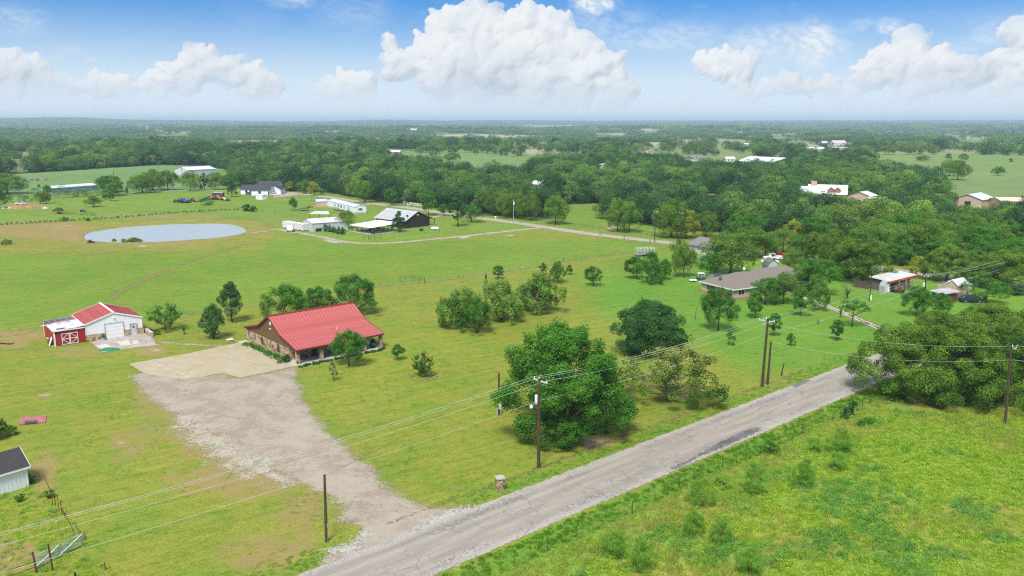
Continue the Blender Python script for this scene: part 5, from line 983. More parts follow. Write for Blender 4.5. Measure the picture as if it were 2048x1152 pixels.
# --- workshop
GWH = ribbed('white_siding', (.82, .82, .82), .22, .56, .03); REDW = ribbed('barn_red_siding', (.36, .030, .022), .30, .56)
gr, gf_, gw = site((173, 684), (286, 667), 'white metal workshop with a red gabled roof and stone base', name='workshop', cat='workshop'); W_, D_ = 9.96, 10.2
gable(gr, gf_, 0, W_, 0, D_, 3.28, 4.85, GWH, RED_ROOF, 'b', .12, 13, WHITE, rib=.05)
bx(gr, gf_, 'ridge_cap', WHITE, W_ / 2 - .18, W_ / 2 + .18, -.17, D_ + .17, 4.93, 5.03)
bx(gr, gf_, 'red_side_wall', REDW, W_ + .004, W_ + .06, .1, D_ - .05, 0, 3.1)
for a0, a1 in ((-.05, 3.28), (6.62, 7.62), (8.98, W_ + .1)): bx(gr, gf_, 'stone_wainscot', STONE, a0, a1, -.14, -.004, 0, 1.25)
gd = bx(gr, gf_, 'garage_door', WHITE, 3.32, 6.60, -.06, -.004, 0, .05)
for i in range(4): bx(gd, gf_, 'door_panel', WHITE, 3.42, 6.50, -.075, -.03, .04 + i * .70, .04 + i * .70 + .685)
for a in (3.28, 6.5): bx(gd, gf_, 'door_frame', GREYMETAL, a, a + .10, -.12, -.02, 0, 2.9)
bx(gd, gf_, 'door_frame', GREYMETAL, 3.38, 6.5, -.12, -.02, 2.84, 2.94)
wd = bx(gr, gf_, 'door', mat('grey_door', (.55, .55, .54), .5), 7.80, 8.80, -.075, -.02, .02, 2.15); bx(wd, gf_, 'door_frame', GREYMETAL, 7.64, 7.79, -.13, -.02, 0, 2.25); bx(wd, gf_, 'door_frame', GREYMETAL, 8.81, 8.96, -.13, -.02, 0, 2.25); bx(wd, gf_, 'door_frame', GREYMETAL, 7.79, 8.81, -.13, -.02, 2.16, 2.27)
bx(wd, gf_, 'handle', DARK, 8.62, 8.70, -.13, -.08, 1.0, 1.1); bx(wd, gf_, 'door_window', GLASS, 8.12, 8.48, -.085, -.07, 1.4, 1.75)
MB(gf_).tube([(W_ / 2, -.02, 3.95), (W_ / 2, -.28, 3.95)], [.16, .12], 8).build('flood_light', mat('lamp_white', (.9, .9, .88), .3), gr)
for a, h in ((.02, 3.1), (W_ - .12, 3.1)): bx(gr, gf_, 'corner_trim', WHITE, a, a + .10, -.05, -.004, 1.26, h)
# red lean-to with barn doors and an unfinished roof
lr = thing('lean_to_shed', 'barn red lean-to shed with white crossed doors and half-open roof', 'shed', gr.location); L0, L1, LB = -5.15, -.08, 9.9
bx(lr, gf_, 'front_wall', REDW, L0, L1, .10, .20, 0, 2.78); bx(lr, gf_, 'side_wall', REDW, L0, L0 + .10, .20, LB, 0, 2.72); bx(lr, gf_, 'back_wall', REDW, L0, L1, LB, LB + .1, 0, 2.85)
bx(lr, gf_, 'floor', mat('dirt_floor', (.12, .09, .07), .95), L0 + .1, L1, .2, LB, 0, .03); bx(lr, gf_, 'corner_trim', WHITE, L0 - .06, L0 + .16, .02, .095, 0, 2.75); bx(lr, gf_, 'corner_trim', WHITE, L0 - .065, L0 - .003, .03, .28, 0, 2.75); bx(lr, gf_, 'corner_trim', WHITE, L0 - .05, L0 - .003, LB - .2, LB + .1, 0, 2.75)
OLDTIN = mat('weathered_tin', (.62, .63, .63), .45, .35, .9, spec=.5)
for i in range(6): MB(gf_).slab([(L0 - .25 + i * .0, -.1 + i * .93, 2.88), (L1, -.1 + i * .93, 3.18), (L1, -.1 + (i + 1) * .93 - .02, 3.18), (L0 - .25, -.1 + (i + 1) * .93 - .02, 2.88)], .03).build('roof_sheet', OLDTIN, lr)
MB(gf_).slab([(L0 + .6, .55, 2.99), (L0 + 2.0, .55, 3.07), (L0 + 2.0, 1.15, 3.07), (L0 + .6, 1.15, 2.99)], .02).build('roof_patch', DARK, lr)
MB(gf_).slab([(L0 - 1.1, 5.45, 2.95), (L1, 5.2, 3.30), (L1, 5.6, 3.30), (L0 - 1.1, 5.85, 2.95)], .06).build('loose_sheet', OLDTIN, lr)
MB(gf_).slab([(L0 + .9, 5.9, 3.02), (L1, 5.7, 3.24), (L1, 7.0, 3.24), (L0 + .9, 7.0, 3.02)], .03).build('roof_sheet', RED_ROOF, lr)
for b in (6.6, 7.7, 8.8, 9.75): MB(gf_).slab([(L0, b, 2.90), (L1, b, 3.2), (L1, b + .09, 3.2), (L0, b + .09, 2.90)], .14).build('rafter', GREYMETAL, lr)
for a in (.6, 1.6, 2.6, 3.6, 4.6): bx(lr, gf_, 'purlin', GREYMETAL, L0 + a, L0 + a + .07, 6.1, LB, 2.95 + a * .06, 3.0 + a * .06)
bx(lr, gf_, 'fascia', WHITE, L0 - .3, L1, -.15, -.10, 2.74, 2.94)
for k in (0, 1):
    x0 = -3.98 + k * 1.36; dd = bx(lr, gf_, 'barn_door', REDW, x0, x0 + 1.32, .03, .095, .12, 2.20)
    for u0, u1, v0, v1 in ((0, .11, .12, 2.2), (1.21, 1.32, .12, 2.2), (.11, 1.21, .12, .23), (.11, 1.21, 2.09, 2.2), (.11, 1.21, 1.10, 1.21)): bx(dd, gf_, 'door_board', WHITE, x0 + u0, x0 + u1, -.005, .028, v0, v1)
    for va, vb in ((.23, 1.10), (1.21, 2.09)):
        up = (va < 1) ^ (k == 0); z0_, z1_ = (va, vb) if up else (vb, va)
        MB(gf_).hexa([(x0 + .12, -.004, z0_ - .05), (x0 + 1.2, -.004, z1_ - .05), (x0 + 1.2, .024, z1_ - .05), (x0 + .12, .024, z0_ - .05), (x0 + .12, -.004, z0_ + .05), (x0 + 1.2, -.004, z1_ + .05), (x0 + 1.2, .024, z1_ + .05), (x0 + .12, .024, z0_ + .05)]).build('door_brace', WHITE, dd)
GO_ = gr.location; GL = lambda a, b: (GO_[0] + a * gf_[1][0] + b * gf_[2][0], GO_[1] + a * gf_[1][1] + b * gf_[2][1])
def small(name, label, cat, a, b, parts, fr=None, L_=None, z=0.0):
    x, y = (L_ or GL)(a, b); t = thing(name, label, cat, (x, y, z))
    for nm, m_, fn in parts: mb = MB(fr or gf_); fn(mb); mb.build(nm, m_, t)
    return t
small('leaning_sign', 'round white sign leaning on the left wall of the red shed', 'sign', L0 - .3, 3.2, [('disc', WHITE, lambda m: m.tube([(0, 0, .7), (.05, 0, .75)], .6, 14))])
small('leaning_board', 'white board leaning beside the round sign on the red shed', 'board', L0 - .35, 1.6, [('board', WHITE, lambda m: m.hexa([(-.35, -.3, 0), (-.30, -.3, 0), (-.30, .5, 0), (-.35, .5, 0), (.15, -.3, 1.3), (.2, -.3, 1.3), (.2, .4, 1.5), (.15, .4, 1.5)]))])
small('plastic_barrel', 'dark green barrel between sign and board at the red shed wall', 'barrel', L0 - .5, 2.4, [('barrel', mat('green_plastic', (.03, .12, .09), .5), lambda m: m.tube([(0, 0, 0), (0, 0, .3), (0, 0, .6), (0, 0, .9)], [.26, .31, .31, .26], 12)), ('lid', DARK, lambda m: m.tube([(0, 0, .9), (0, 0, .95)], .27, 12))])
small('flower_tub', 'pale blue-grey tub with a green plant beside the garage door', 'planter', 2.75, -.55, [('tub', mat('tub', (.35, .45, .47), .6), lambda m: m.tube([(0, 0, 0), (0, 0, .45)], [.28, .36], 10)), ('soil', DARK, lambda m: m.tube([(0, 0, .45), (0, 0, .47)], .30, 10))])
x, y = GL(2.75, -.55); plant('bush', x, y, .9, .7, 'green plant growing in the tub beside the garage door', z=.42)
small('planter_wall', 'short stone planter wall with concrete cap right of the workshop', 'wall', 10.35, -1.2, [('stone_base', STONE, lambda m: m.box(0, .45, -2.6, 1.4, 0, .75)), ('cap', CONC, lambda m: m.box(-.06, .51, -2.65, 1.45, .753, .86))])
x, y = GL(11.6, -2.6); plant('bush', x, y, 2.0, 1.1, 'leafy hosta-like plant beside the stone planter wall')
x, y = GL(11.2, -.6); plant('bush', x, y, 1.2, .9, 'small bush behind the stone planter wall')
x, y = at(4, 688); t_ = thing('scrap_boards', 'pile of old weathered boards lying at the left edge of the lawn', 'boards', (x, y, 0))
for i in range(4): MB(frame((0, 0), (1, .3 - .2 * i))).box(-2, 2, -.1, .1, .02 + i * .06, .07 + i * .06).build('board', CREOSOTE, t_)

# --- shed, second roof and junk at the lower left
ROOFD = shingle('dark_shingle', (.052, .045, .047)); WSID = ribbed('white_board_siding', (.80, .81, .82), .42, .75, .03)
sr_, sf_, sw = site((-70, 1012), (58, 972), 'white panelled shed with a dark shingled roof cut by the left edge', name='garden_shed', cat='shed'); S_W = sw
gable(sr_, sf_, 0, sw, 0, 4.4, 2.45, 3.9, WSID, ROOFD, 'a', .28, 1, WHITE)
bx(sr_, sf_, 'corner_trim', WHITE, sw - .1, sw + .02, -.03, .1, 0, 2.4)
s2, s2f, w2 = site((-130, 905), (-6, 884), 'shed with a white edged roof just showing at the left edge', name='garden_shed', cat='shed'); gable(s2, s2f, 0, w2, 0, 4, 2.1, 3.0, mat('dark_wood', (.05, .045, .04), .9), mat('pale_roof', (.72, .78, .84), .5), 'a', .4, 1, WHITE)  # walls in one even dark brown
x, y = at(5, 858); plant('bush', x, y, 1.3, 1.4, 'scrubby bush behind the shed roof at the left edge')
x, y = at(22, 872); plant('bush', x, y, 1.6, 1.5, 'weedy bush by the end of the left shed roof')
x, y = at(62, 968); plant('darkbush', x, y, 1.0, 1.3, 'weeds against the corner of the white panelled shed')
x, y = at(66, 841); t_ = thing('metal_plate', 'flat rust-pink metal sheet with a dark tarp corner lying in the grass', 'metal sheet', (x, y, 0)); pf = ((0, 0), (.95, .30), (-.45, .89)); MB(pf).box(-1.6, 1.6, -1.55, 1.45, .05, .13).build('sheet', mat('pink_primer', (.36, .13, .13), .6, .25, 1.5), t_); MB(pf).box(-.9, .6, -1.6, -.6, .134, .20).build('tarp', mat('tarp_dark', (.07, .06, .07), .7), t_)
for i, (u, v) in enumerate(((-1.55, -1.5), (1.4, -1.5), (1.4, 1.2), (-1.55, 1.2))): MB(pf).box(u, u + .15, v, v + .15, 0, .05).build('block', CONC, t_)
# field gate and loose posts
ga, gb = at(166, 1084 + 8), at(70, 1140); gt = thing('field_gate', 'galvanised tube gate standing half open at the lower left', 'gate', (*gb, 0)); gl = math.hypot(ga[0] - gb[0], ga[1] - gb[1]); gg = frame((0, 0), (ga[0] - gb[0], ga[1] - gb[1]))
for z in (.25, .50, .75, 1.0, 1.3): MB(gg).tube([(0, 0, z), (gl, 0, z)], .045, 6).build('rail', GREYMETAL, gt)
for a in (.02, gl * .5, gl - .02): MB(gg).box(a - .07, a + .07, -.05, .05, .15, 1.34).build('upright', GREYMETAL, gt)
for a0, a1 in ((.05, gl * .5), (gl * .5, gl)): MB(gg).tube([(a0, -.05, .28), (a1, -.05, 1.26)], .045, 6).build('brace', mat('bare_tin', (.6, .62, .63), .4), gt)
def post(px, py, top, r, m_, label, lean=(0, 0), group=None, name='fence_post', cat='post', h=None, n=7):
    x, y = at(px, py); h = h or toph(x, y, top); t = MB().tube([(0, 0, -.2), (lean[0] * .5, lean[1] * .5, h * .5), (*lean, h)], [r * 1.05, r, r * .92], n).build(name, m_, None, (x, y, 0)); return tag(t, label, cat, group)
post(73, 1145, 1104, .085, RUST, 'rusty steel post at the near end of the tube gate', (-.12, 0)); post(106, 1142, 1089, .085, RUST, 'tall rusty steel post standing in front of the tube gate', (-.16, 0)); post(151, 1156, 1145, .10, DARK, 'dark post top at the bottom edge right of the gate')
post(211, 1140, 1124, .05, RUST, 'thin rusty stake in the grass right of the gate'); post(204, 1135, 1129, .04, RUST, 'shorter thin stake beside the rusty one right of the gate')
for z in (.45, 1.0):
    x0, y0 = at(73, 1143); x1, y1 = at(-20, 1175); tag(MB().tube([(0, 0, z), (x1 - x0, y1 - y0, z)], .035, 5).build('pipe_rail', RUST, None, (x0, y0, 0)), ('lower' if z < .8 else 'upper') + ' rusty pipe rail running off the left from the gate post', 'rail')
STK = 'old steel fence stakes leaning in a row above the gate'
for px, py, tp, lx, lb in [(104, 988, 950, -.9, 'stake leaning far left, topmost of the old row'), (106, 1010, 980, -.1, 'upright stake second of the old row'), (111, 1012, 981, 0, 'third stake, close beside the second'), (118, 1021, 990, 0, 'fourth stake of the old row'), (124, 1030, 1000, .02, 'fifth stake of the old row'), (129, 1036, 1018, .3, 'stake crossing its neighbour in a V'), (134, 1038, 1018, -.5, 'other stake of the crossing V'), (148, 1062, 1018, -1.2, 'longest stake leaning far over'),
                          (162, 1075, 1046, -.4, 'stake just above the gate end'), (168, 1081, 1060, -.3, 'stake touching the gate end'), (171, 1080, 1066, 0, 'lowest short stake at the gate end')]: post(px, py, tp, .035, RUST, lb, (lx, lx * -.3 if abs(lx) > .5 else 0), STK, 'fence_stake', 'stake', n=5)
for px, py, w in ((98, 995, 1.2), (40, 1003, 1.0)): x, y = at(px, py); t_ = plant('fountain', x, y, w, .8, 'clump of pale dead sticks by the old stakes' if px > 60 else 'heap of twigs in the grass below the white shed')

# --- stone gate pillar
x, y = at(1000, 980); pt_ = thing('stone_pillar', 'short square stone pillar with a pale cap beside the driveway mouth', 'pillar', (x, y, 0)); rng = random.Random(4); MB().box(-.36, .36, -.36, .36, -.05, 1.42).build('core', mat('mortar', (.22, .17, .12), .95), pt_)
SM = [mat('stone_tan', (.33, .22, .11), .9, .25, 4), mat('stone_brown', (.17, .10, .05), .9, .3, 4), mat('stone_pale', (.42, .34, .22), .9, .25, 4)]
for s in range(4):
    ang = s * math.pi / 2 + .35; fr_ = ((0, 0), (math.cos(ang), math.sin(ang)), (-math.sin(ang), math.cos(ang))); z = .02
    while z < 1.3:
        h = rng.uniform(.18, .34); u = -.40; h = min(h, 1.40 - z)
        while u < .34:
            w = min(rng.uniform(.22, .46), .42 - u); q = rng.uniform(.40, .45); MB(fr_).hexa([(u + .01, -q, z + .01), (u + w - .015, -q, z + .02), (u + w - .01, -.33, z), (u, -.33, z), (u + .02, -q, z + h - .03), (u + w - .03, -q, z + h - .02), (u + w - .01, -.33, z + h - .01), (u, -.33, z + h - .01)]).build('stone', rng.choice(SM), pt_); u += w
        z += h
MB(((0, 0), (math.cos(.35), math.sin(.35)), (-math.sin(.35), math.cos(.35)))).box(-.50, .50, -.50, .50, 1.423, 1.56).build('cap', mat('lichen_cap', (.40, .37, .30), .95, .4, 9), pt_)
# stone ring round the shrub
x, y = at(847, 752)
rr = thing('stone_ring', 'broken ring of reddish brown stones around the fountain-like shrub', 'stone ring', (x, y, 0))
for i in range(14):
    a = i / 14 * 6.28 + .2; r = rng.uniform(1.3, 1.9) * (1.15 if i % 3 else .9); s = rng.uniform(.22, .42); fr_ = ((0, 0), (math.cos(a), math.sin(a)), (-math.sin(a), math.cos(a))); MB(fr_).hexa([(r, -s, 0), (r + s, -s, 0), (r + s, s, 0), (r, s, 0), (r + .06, -s * .7, s * .5), (r + s * .8, -s * .8, s * .45), (r + s * .8, s * .7, s * .5), (r + .1, s * .6, s * .4)]).build('stone', mat('ring_stone', (.20, .10, .075), .9, .4, 5), rr)

# ------------------------------------------------------------------ utility poles and lines
INS = mat('porcelain', (.70, .72, .72), .25)
def pole(x, y, h, r, label, arm=None, group='utility poles', lean=(0, 0), name='utility_pole', extra=None, armang=None, cat='utility pole', m_=None):
    t = thing(name, label, cat, (x, y, 0), group); k = 8; MB().tube([(lean[0] * i / k, lean[1] * i / k, -.3 if i == 0 else h * i / k) for i in range(k + 1)], [r * (1.15 - .35 * i / k) for i in range(k + 1)], 10).build('pole', m_ or WOOD_POLE, t); ends = []
    if arm:
        d = armang or RN; fr_ = ((0, 0), d, (-d[1], d[0])); z = h - .35; m = MB(fr_); m.box(-arm, arm, r * .9, r * .9 + .11, z - .07, z + .07); ar = m.build('crossarm', mat('bleached_arm', (.50, .51, .50), .8), t)
        for u in (-arm + .1, -arm * .35, arm - .1) if arm > .9 else (-arm + .08, arm - .08): MB(fr_).tube([(u, r + .05, z + .07), (u, r + .05, z + .16), (u, r + .05, z + .24), (u, r + .05, z + .30)], [.03, .075, .06, .03], 8).build('insulator', INS, ar); ends.append((x + d[0] * u, y + d[1] * u, z + .30))
        for s in (-1, 1): MB(fr_).tube([(s * arm * .6, r + .05, z - .05), (0, r + .02, z - .75)], .018, 5).build('arm_brace', GREYMETAL, t)
    if extra: extra(t, h, r)
    return t, ends
def xA(t, h, r):
    lf = ((0, 0), RN, (-RN[1], RN[0])); c = MB(((0, 0), RD, RN)).tube([(-.38, -.05, h - 3.0), (-.38, -.05, h - 2.75), (-.38, -.05, h - 2.05), (-.38, -.05, h - 1.9)], [.10, .17, .17, .12], 12).build('transformer', INS, t)
    MB(((0, 0), RD, RN)).tube([(-.1, 0, h - 3.15), (-.5, -.1, h - 2.95), (-.9, -.2, h - 3.0), (-1.0, -.22, h - 3.1)], .03, 6).build('lamp_arm', GREYMETAL, t); MB(((0, 0), RD, RN)).tube([(-1.0, -.22, h - 3.0), (-1.0, -.22, h - 3.12), (-1.0, -.22, h - 3.3), (-1.0, -.22, h - 3.45)], [.08, .17, .2, .13], 12).build('lamp_head', mat('lamp_glass', (.75, .75, .62), .3), t)
    MB().tube([(0, 0, h), (0, 0, h + .25)], .045, 8).build('pole_cap', INS, t)
pA = at(1077, 935); pB = at(1524, 773); pF = at(1844, 634); pC = at(653, 1083); pD = at(998, 831); pE = at(2010, 848); pH = at(1739, 602)
_, eA = pole(*pA, 10.95, .19, 'tall dark pole with yard lamp and transformer beside the road', 1.15, extra=xA)
def capn(t, h, r): MB().tube([(0, 0, h), (0, 0, h + .3)], [.10, .06], 8).build('top_insulator', INS, t)
_, eB = pole(*pB, 10.7, .20, 'tall pole with a white crossarm next to a shorter bare pole', 1.25, lean=(.25, 0), extra=capn, armang=(.80, -.6)); BL = eB
x, y = at(1535, 769); pole(x, y, 6.9, .17, 'shorter bare pole standing right beside the tall crossarm pole', group=None, lean=(.1, 0), name='service_pole'); pS = (x, y)
x, y = at(1562, 752); pole(x, y, 2.2, .10, 'short leaning bare post right of the twin poles', group=None, lean=(.35, 0), name='fence_post', cat='post')
def meter(t, h, r): bx_ = MB().box(.10, .22, -.09, .09, 1.5, 1.9).build('meter_box', GREYMETAL, t); MB().tube([(.14, -.06, 0), (.14, -.06, 1.5)], .025, 6).build('conduit', GREYMETAL, t)
pole(*pC, 6.97, .14, 'bare dark pole with a small box, lowest on the left by the driveway', extra=meter, lean=(.12, 0))
def meter2(t, h, r):
    MB().box(-.05, .28, -.32, -.17, 1.0, 2.0).build('meter_box', mat('meter_grey', (.52, .56, .60), .5), t); MB().box(-.32, -.14, -.30, -.12, .3, 1.3).build('breaker_box', GREYMETAL, t); MB().tube([(.17, -.15, 0), (.17, -.15, 5.8)], .035, 6).build('conduit', GREYMETAL, t); MB().tube([(-.02, -.2, 2.0), (-.02, -.2, 2.9)], .03, 6).build('conduit', GREYMETAL, t)
pole(*pD, 6.1, .15, 'meter pole with grey electric boxes left of the huge tree', extra=meter2)
def vtop(t, h, r):
    for s in (-1, 1): MB().tube([(0, 0, h - .45), (s * .28, 0, h - .2), (s * .32, 0, h + .15)], [.04, .04, .07], 6).build('bracket_insulator', INS, t)
_, _ = pole(*pE, 10.9, .17, 'leaning pole with a forked white top in front of the big oaks', extra=vtop, lean=(-.35, .2))
def xF(t, h, r): MB().tube([(-.35, -.1, h - 2.6), (-.35, -.1, h - 2.35), (-.35, -.1, h - 1.7), (-.35, -.1, h - 1.6)], [.10, .2, .2, .12], 12).build('transformer', INS, t); MB().tube([(0, 0, h), (0, 0, h + .3)], [.10, .06], 8).build('top_insulator', INS, t)
hF = toph(*pF, 550); _, eF = pole(*pF, hF, .18, 'pole with a white transformer can between two bushy trees', .45, extra=xF)
pole(*pH, toph(*pH, 543), .12, 'black pole with a white electric box in front of the stable', extra=lambda t, h, r: MB().box(.02, .30, -.30, -.13, .2, 1.4).build('meter_box', WHITE, t))
pG = (pF[0] + RD[0] * 44, pF[1] + RD[1] * 44); hG = toph(*pG, 520); _, eG = pole(*pG, hG, .17, 'far pole with a long crossarm rising out of the oaks at the right', 1.3, armang=(.9, -.43))
pZ = (pA[0] - RD[0] * 72, pA[1] - RD[1] * 72); pole(*pZ, 10.95, .19, 'roadside pole left of the frame that carries the lines on', 1.15); hw = mat('aluminium_line', (.50, .53, .50), .5, .05)
def wire(p0, p1, sag, label, r=.022, m_=None, n=14, group='overhead lines along the road'):
    pts = []; p0, p1 = Vector(p0), Vector(p1)
    for i in range(n + 1): f = i / n; q = p0.lerp(p1, f); q.z -= sag * 4 * f * (1 - f); pts.append(q - p0)
    return tag(MB().tube(pts, r, 4).build('power_line', m_ or hw, None, p0), label, 'power line', group)
eZ = [(pZ[0] + RN[0] * u, pZ[1] + RN[1] * u, 10.6) for u in (-1.05, -.8, 1.05)]
for (a, b, c, d), nm, r in zip([(eZ[0], eA[0], eB[0], eF[0]), (eZ[1], eA[1], eB[1], eF[0]), (eZ[2], eA[2], eB[2], eF[1])], ('upper', 'second upper', 'middle'), (.016, .012, .013)):
    wire(a, b, 1.0, f'{nm} line from the left edge to the lamp pole', r); wire(b, c, .9, f'{nm} line from the lamp pole to the tall crossarm pole', r)
    if nm != 'second upper': wire(c, d, .9, f'{nm} line from the crossarm pole towards the transformer pole', r * .9)
nA, nB, nF = (*pA, 8.3), (*pB, 8.4), (*pF, hF - 2.2); wire((pZ[0] + RN[0] * .3, pZ[1] + RN[1] * .3, 8.0), nA, .9, 'lowest line from the left edge to the lamp pole', .013); wire(nA, nB, .8, 'lowest line from the lamp pole to the crossarm pole', .013); wire(nB, nF, .8, 'lowest line from the crossarm pole to the transformer pole', .018)
wire(eF[0], eG[0], .6, 'upper line from the transformer pole to the far crossarm pole', .02); wire(eF[1], eG[2], .6, 'middle line from the transformer pole to the far crossarm pole', .02); wire(nF, (*pG, hG - 2.), .6, 'lowest line from the transformer pole to the far pole', .018)
wire((*pE, 10.9), (pB[0], pB[1], 10.2), 1.3, 'upper line from the fork-topped pole across the big oaks', .011); wire((*pE, 9.0), (*pS, 6.9), 1.3, 'lower line from the fork-topped pole across the big oaks', .011)
wire((*pE, 10.9), (pE[0] + 30, pE[1] + 4, 10.2), .4, 'upper line leaving the fork-topped pole to the right', .016); wire((*pE, 9.0), (pE[0] + 30, pE[1] - 5, 7.6), .4, 'lower line leaving the fork-topped pole to the right', .016)
wire((*pC, 6.8), (pD[0], pD[1], 5.9), .8, 'thin dark line from the low left pole to the meter pole', .012, DARK); wire((*pD, 5.9), nA, .3, 'thin dark line from the meter pole to the lamp pole', .012, DARK)
wire((*pH, toph(*pH, 545)), (*pF, hF - 1.2), .5, 'thin line from the black pole to the transformer pole', .014)
for px, py, tp, lb in [(230, 378, 340, 'thin pole behind the hedge tree in the left meadow'), (317, 345, 330, 'leaning pole in the far left meadow'), (366, 372, 333, 'pole in front of the white barn'), (551, 378, 345, 'dark pole beside the farmhouse yard'), (1309, 484, 422, 'left of two dark poles by the county road'), (1359, 492, 424, 'right of two dark poles, beside the yellow tree'),
                       (1411, 318, 297, 'pole near the grey-roofed far house'), (1434, 320, 300, 'pole right of the grey-roofed far house'), (1392, 326, 310, 'short pole in front of the far house'), (1840, 308, 296, 'pole in the far right field'), (1706, 302, 286, 'pole by the far white farm'), (1845, 502, 474, 'pole with small arm above the yellow-green oaks'), (1675, 508, 482, 'thin pole beside the lane fence')]:
    x, y = at(px, py); h = toph(x, y, tp) - float(terrain(x, y)); o, _ = pole(x, y, h, .14, lb, .8 if h > 8 else None, 'distant utility poles'); o.location.z = float(terrain(x, y))
x, y = at(1027, 450); pole(x, y, 10.2, .13, 'pale pole with a white top among the county road oaks', extra=lambda t, h, r: MB().tube([(.2, 0, h - 2.2), (.2, 0, h - 1.0)], .28, 10).build('transformer', INS, t), m_=GREYMETAL)
x, y = at(1390, 639); pole(x, y, 2.6, .05, 'thin dead stick standing alone in the lawn', group=None, lean=(.2, 0), name='dead_stick', cat='stick', m_=BARK)
x, y = at(1681, 634); t_ = thing('carved_stump', 'dark thin carved stump beside the twin-track drive', 'stump', (x, y, 0)); MB().tube([(0, 0, 0), (0, 0, .5), (0, 0, .55), (.05, 0, 1.5), (.15, 0, 1.7)], [.12, .12, .25, .25, .14], 8).build('trunk', BARK, t_); MB().tube([(0, 0, 1.0), (-.4, 0, 1.2)], .08, 6).build('limb', BARK, t_)

# ------------------------------------------------------------------ fences
def fence(pts, label, sp, hp, r, m_, name='fence', wires=(), wm=None, wr=.008, group=None, thick_every=0, rails=(), rw=.05, lean=0.0, seed=1):
    pts = [at(*p) for p in pts]; o0 = pts[0]; t = thing(name, label, 'fence', (*o0, 0), group); rng = random.Random(seed); loc = []
    for (x0, y0), (x1, y1) in zip(pts, pts[1:]):
        n = max(1, round(math.hypot(x1 - x0, y1 - y0) / sp)); loc += [(x0 + (x1 - x0) * i / n - o0[0], y0 + (y1 - y0) * i / n - o0[1]) for i in range(n)]
    loc.append((pts[-1][0] - o0[0], pts[-1][1] - o0[1])); thin = MB().tube([(0, 0, -.2), (0, 0, hp)], r, 5).build('post', m_, t, (*loc[0], 0)); fat = MB().tube([(0, 0, -.2), (0, 0, hp * 1.02)], r * 2.4, 7).build('post', CREOSOTE, t, (*loc[-1], 0)) if thick_every else None
    for i, q in enumerate(loc[1:-1] if fat else loc[1:]):
        src = fat if (thick_every and i % thick_every == thick_every - 1) else thin; o = src.copy(); COL.objects.link(o); o.location = (*q, 0); o.rotation_euler = (rng.uniform(-lean, lean), rng.uniform(-lean, lean), 0)
    for z in wires: MB().tube([(*q, z) for q in loc], wr, 3, False).build('wire', wm or GREYMETAL, t)
    for z in rails: MB().tube([(*q, z) for q in loc], rw, 4, False).build('rail', wm or m_, t)
    return t
RF = [(895, 1152), (945, 1137), (1057, 1135 - 12), (1190, 1098), (1300, 1066), (1310, 1062), (1415, 1035), (1530, 1005), (1620, 995)]
fence([(1000, 1190), (1058, 1130), (1190, 1101 - 4), (1304, 1070), (1415, 1052 - 4), (1528, 1023 - 6), (1620, 998 - 4), (1714, 977 - 8), (1715, 976 - 8)][:1] + [(1010, 1152)] + [(1057 + 0, 1126)] if False else [(940, 1165), (1055, 1127), (1190, 1074), (1303, 1035), (1414, 1010 - 22), (1528, 940), (1620, 902), (1700, 868), (1760, 838), (1800, 818)] if False else
      [(990, 1172), (1028, 1132), (1095, 1096), (1152, 1071), (1207, 1050), (1264, 1024), (1311, 1000), (1358, 970), (1445, 932), (1500, 914), (1585, 884), (1605, 867), (1640, 848), (1690, 830), (1740, 805)], 'sagging wire fence of rusty stakes and old posts below the road', 2.9, 1.15, .026, RUST, wires=(.4, .7, 1.0), thick_every=3, lean=.10, wr=.003, wm=RUST)
fence([(20, 664)] + [(84, 655)], 'wire fence left of the red lean-to shed', 5, 1.1, .03, RUST, wires=(.5, 1.0)); fence(FENCE_LINE, 'long wire fence with rusty stakes dividing lawn and hay field', 5.5, 1.1, .028, RUST, wires=(.4, .7, 1.0), thick_every=7, lean=.05, wr=.006)
pf_ = [(800, 564), (812, 563), (826, 563), (838, 567), (849, 567), (849, 560)]; fence(pf_[:5], 'short stretch of dark pipe fence on the dividing line', 2.2, 1.6, .055, DARK, name='pipe_fence', rails=(1.0, 1.5), rw=.035)
fence([(1098, 452), (1108, 453), (1200, 470), (1300, 486), (1340, 493)], 'fence of stout dark posts along the near side of the county road', 15, 1.3, .14, CREOSOTE, wires=(.5, .9))
fence([(970, 424), (1020, 433), (1100, 446), (1160, 455), (1240, 463), (1340, 476), (1440, 486), (1500, 492)], 'black pipe fence along the far side of the county road', 3.2, 1.35, .04, DARK, name='pipe_fence', rails=(.5, .9, 1.3), rw=.022)
fence([(690, 461), (722, 467), (790, 470), (850, 468), (935, 457), (1075, 449), (1100, 451)], 'wire garden fence round the dark barn lawn', 7, 1.2, .035, DARK, wires=(.4, .8, 1.1)); fence([(470, 389), (500, 396), (540, 405), (580, 412), (615, 419)], 'wire fence from the farmhouse yard to the trampoline', 6, 1.3, .05, CREOSOTE, wires=(.4, .8, 1.1))
fence([(575, 398), (610, 403), (660, 396), (700, 405), (750, 414)], 'fence along the county road above the mobile home', 6, 1.3, .05, CREOSOTE, wires=(.5, 1.1)); fence([(490, 392), (520, 396), (570, 392), (600, 396)], 'fence in front of the farmhouse yard', 5, 1.2, .05, CREOSOTE, wires=(.5, 1.1))
fence([(-30, 452), (60, 447), (130, 443), (205, 437), (280, 431), (340, 426), (400, 422), (480, 418), (550, 425), (615, 419)], 'post and wire fence behind the pond', 8, 1.4, .09, CREOSOTE, wires=(.5, 1.1)); fence([(108, 405), (130, 414), (150, 420), (175, 425), (195, 436)], 'row of short posts beside the weed mound', 4.5, 1.4, .06, CREOSOTE, wires=(.6, 1.1))
fence([(343, 388), (370, 395), (400, 401)], 'posts running to the old machinery', 6, 1.3, .06, CREOSOTE, wires=(1.1,))
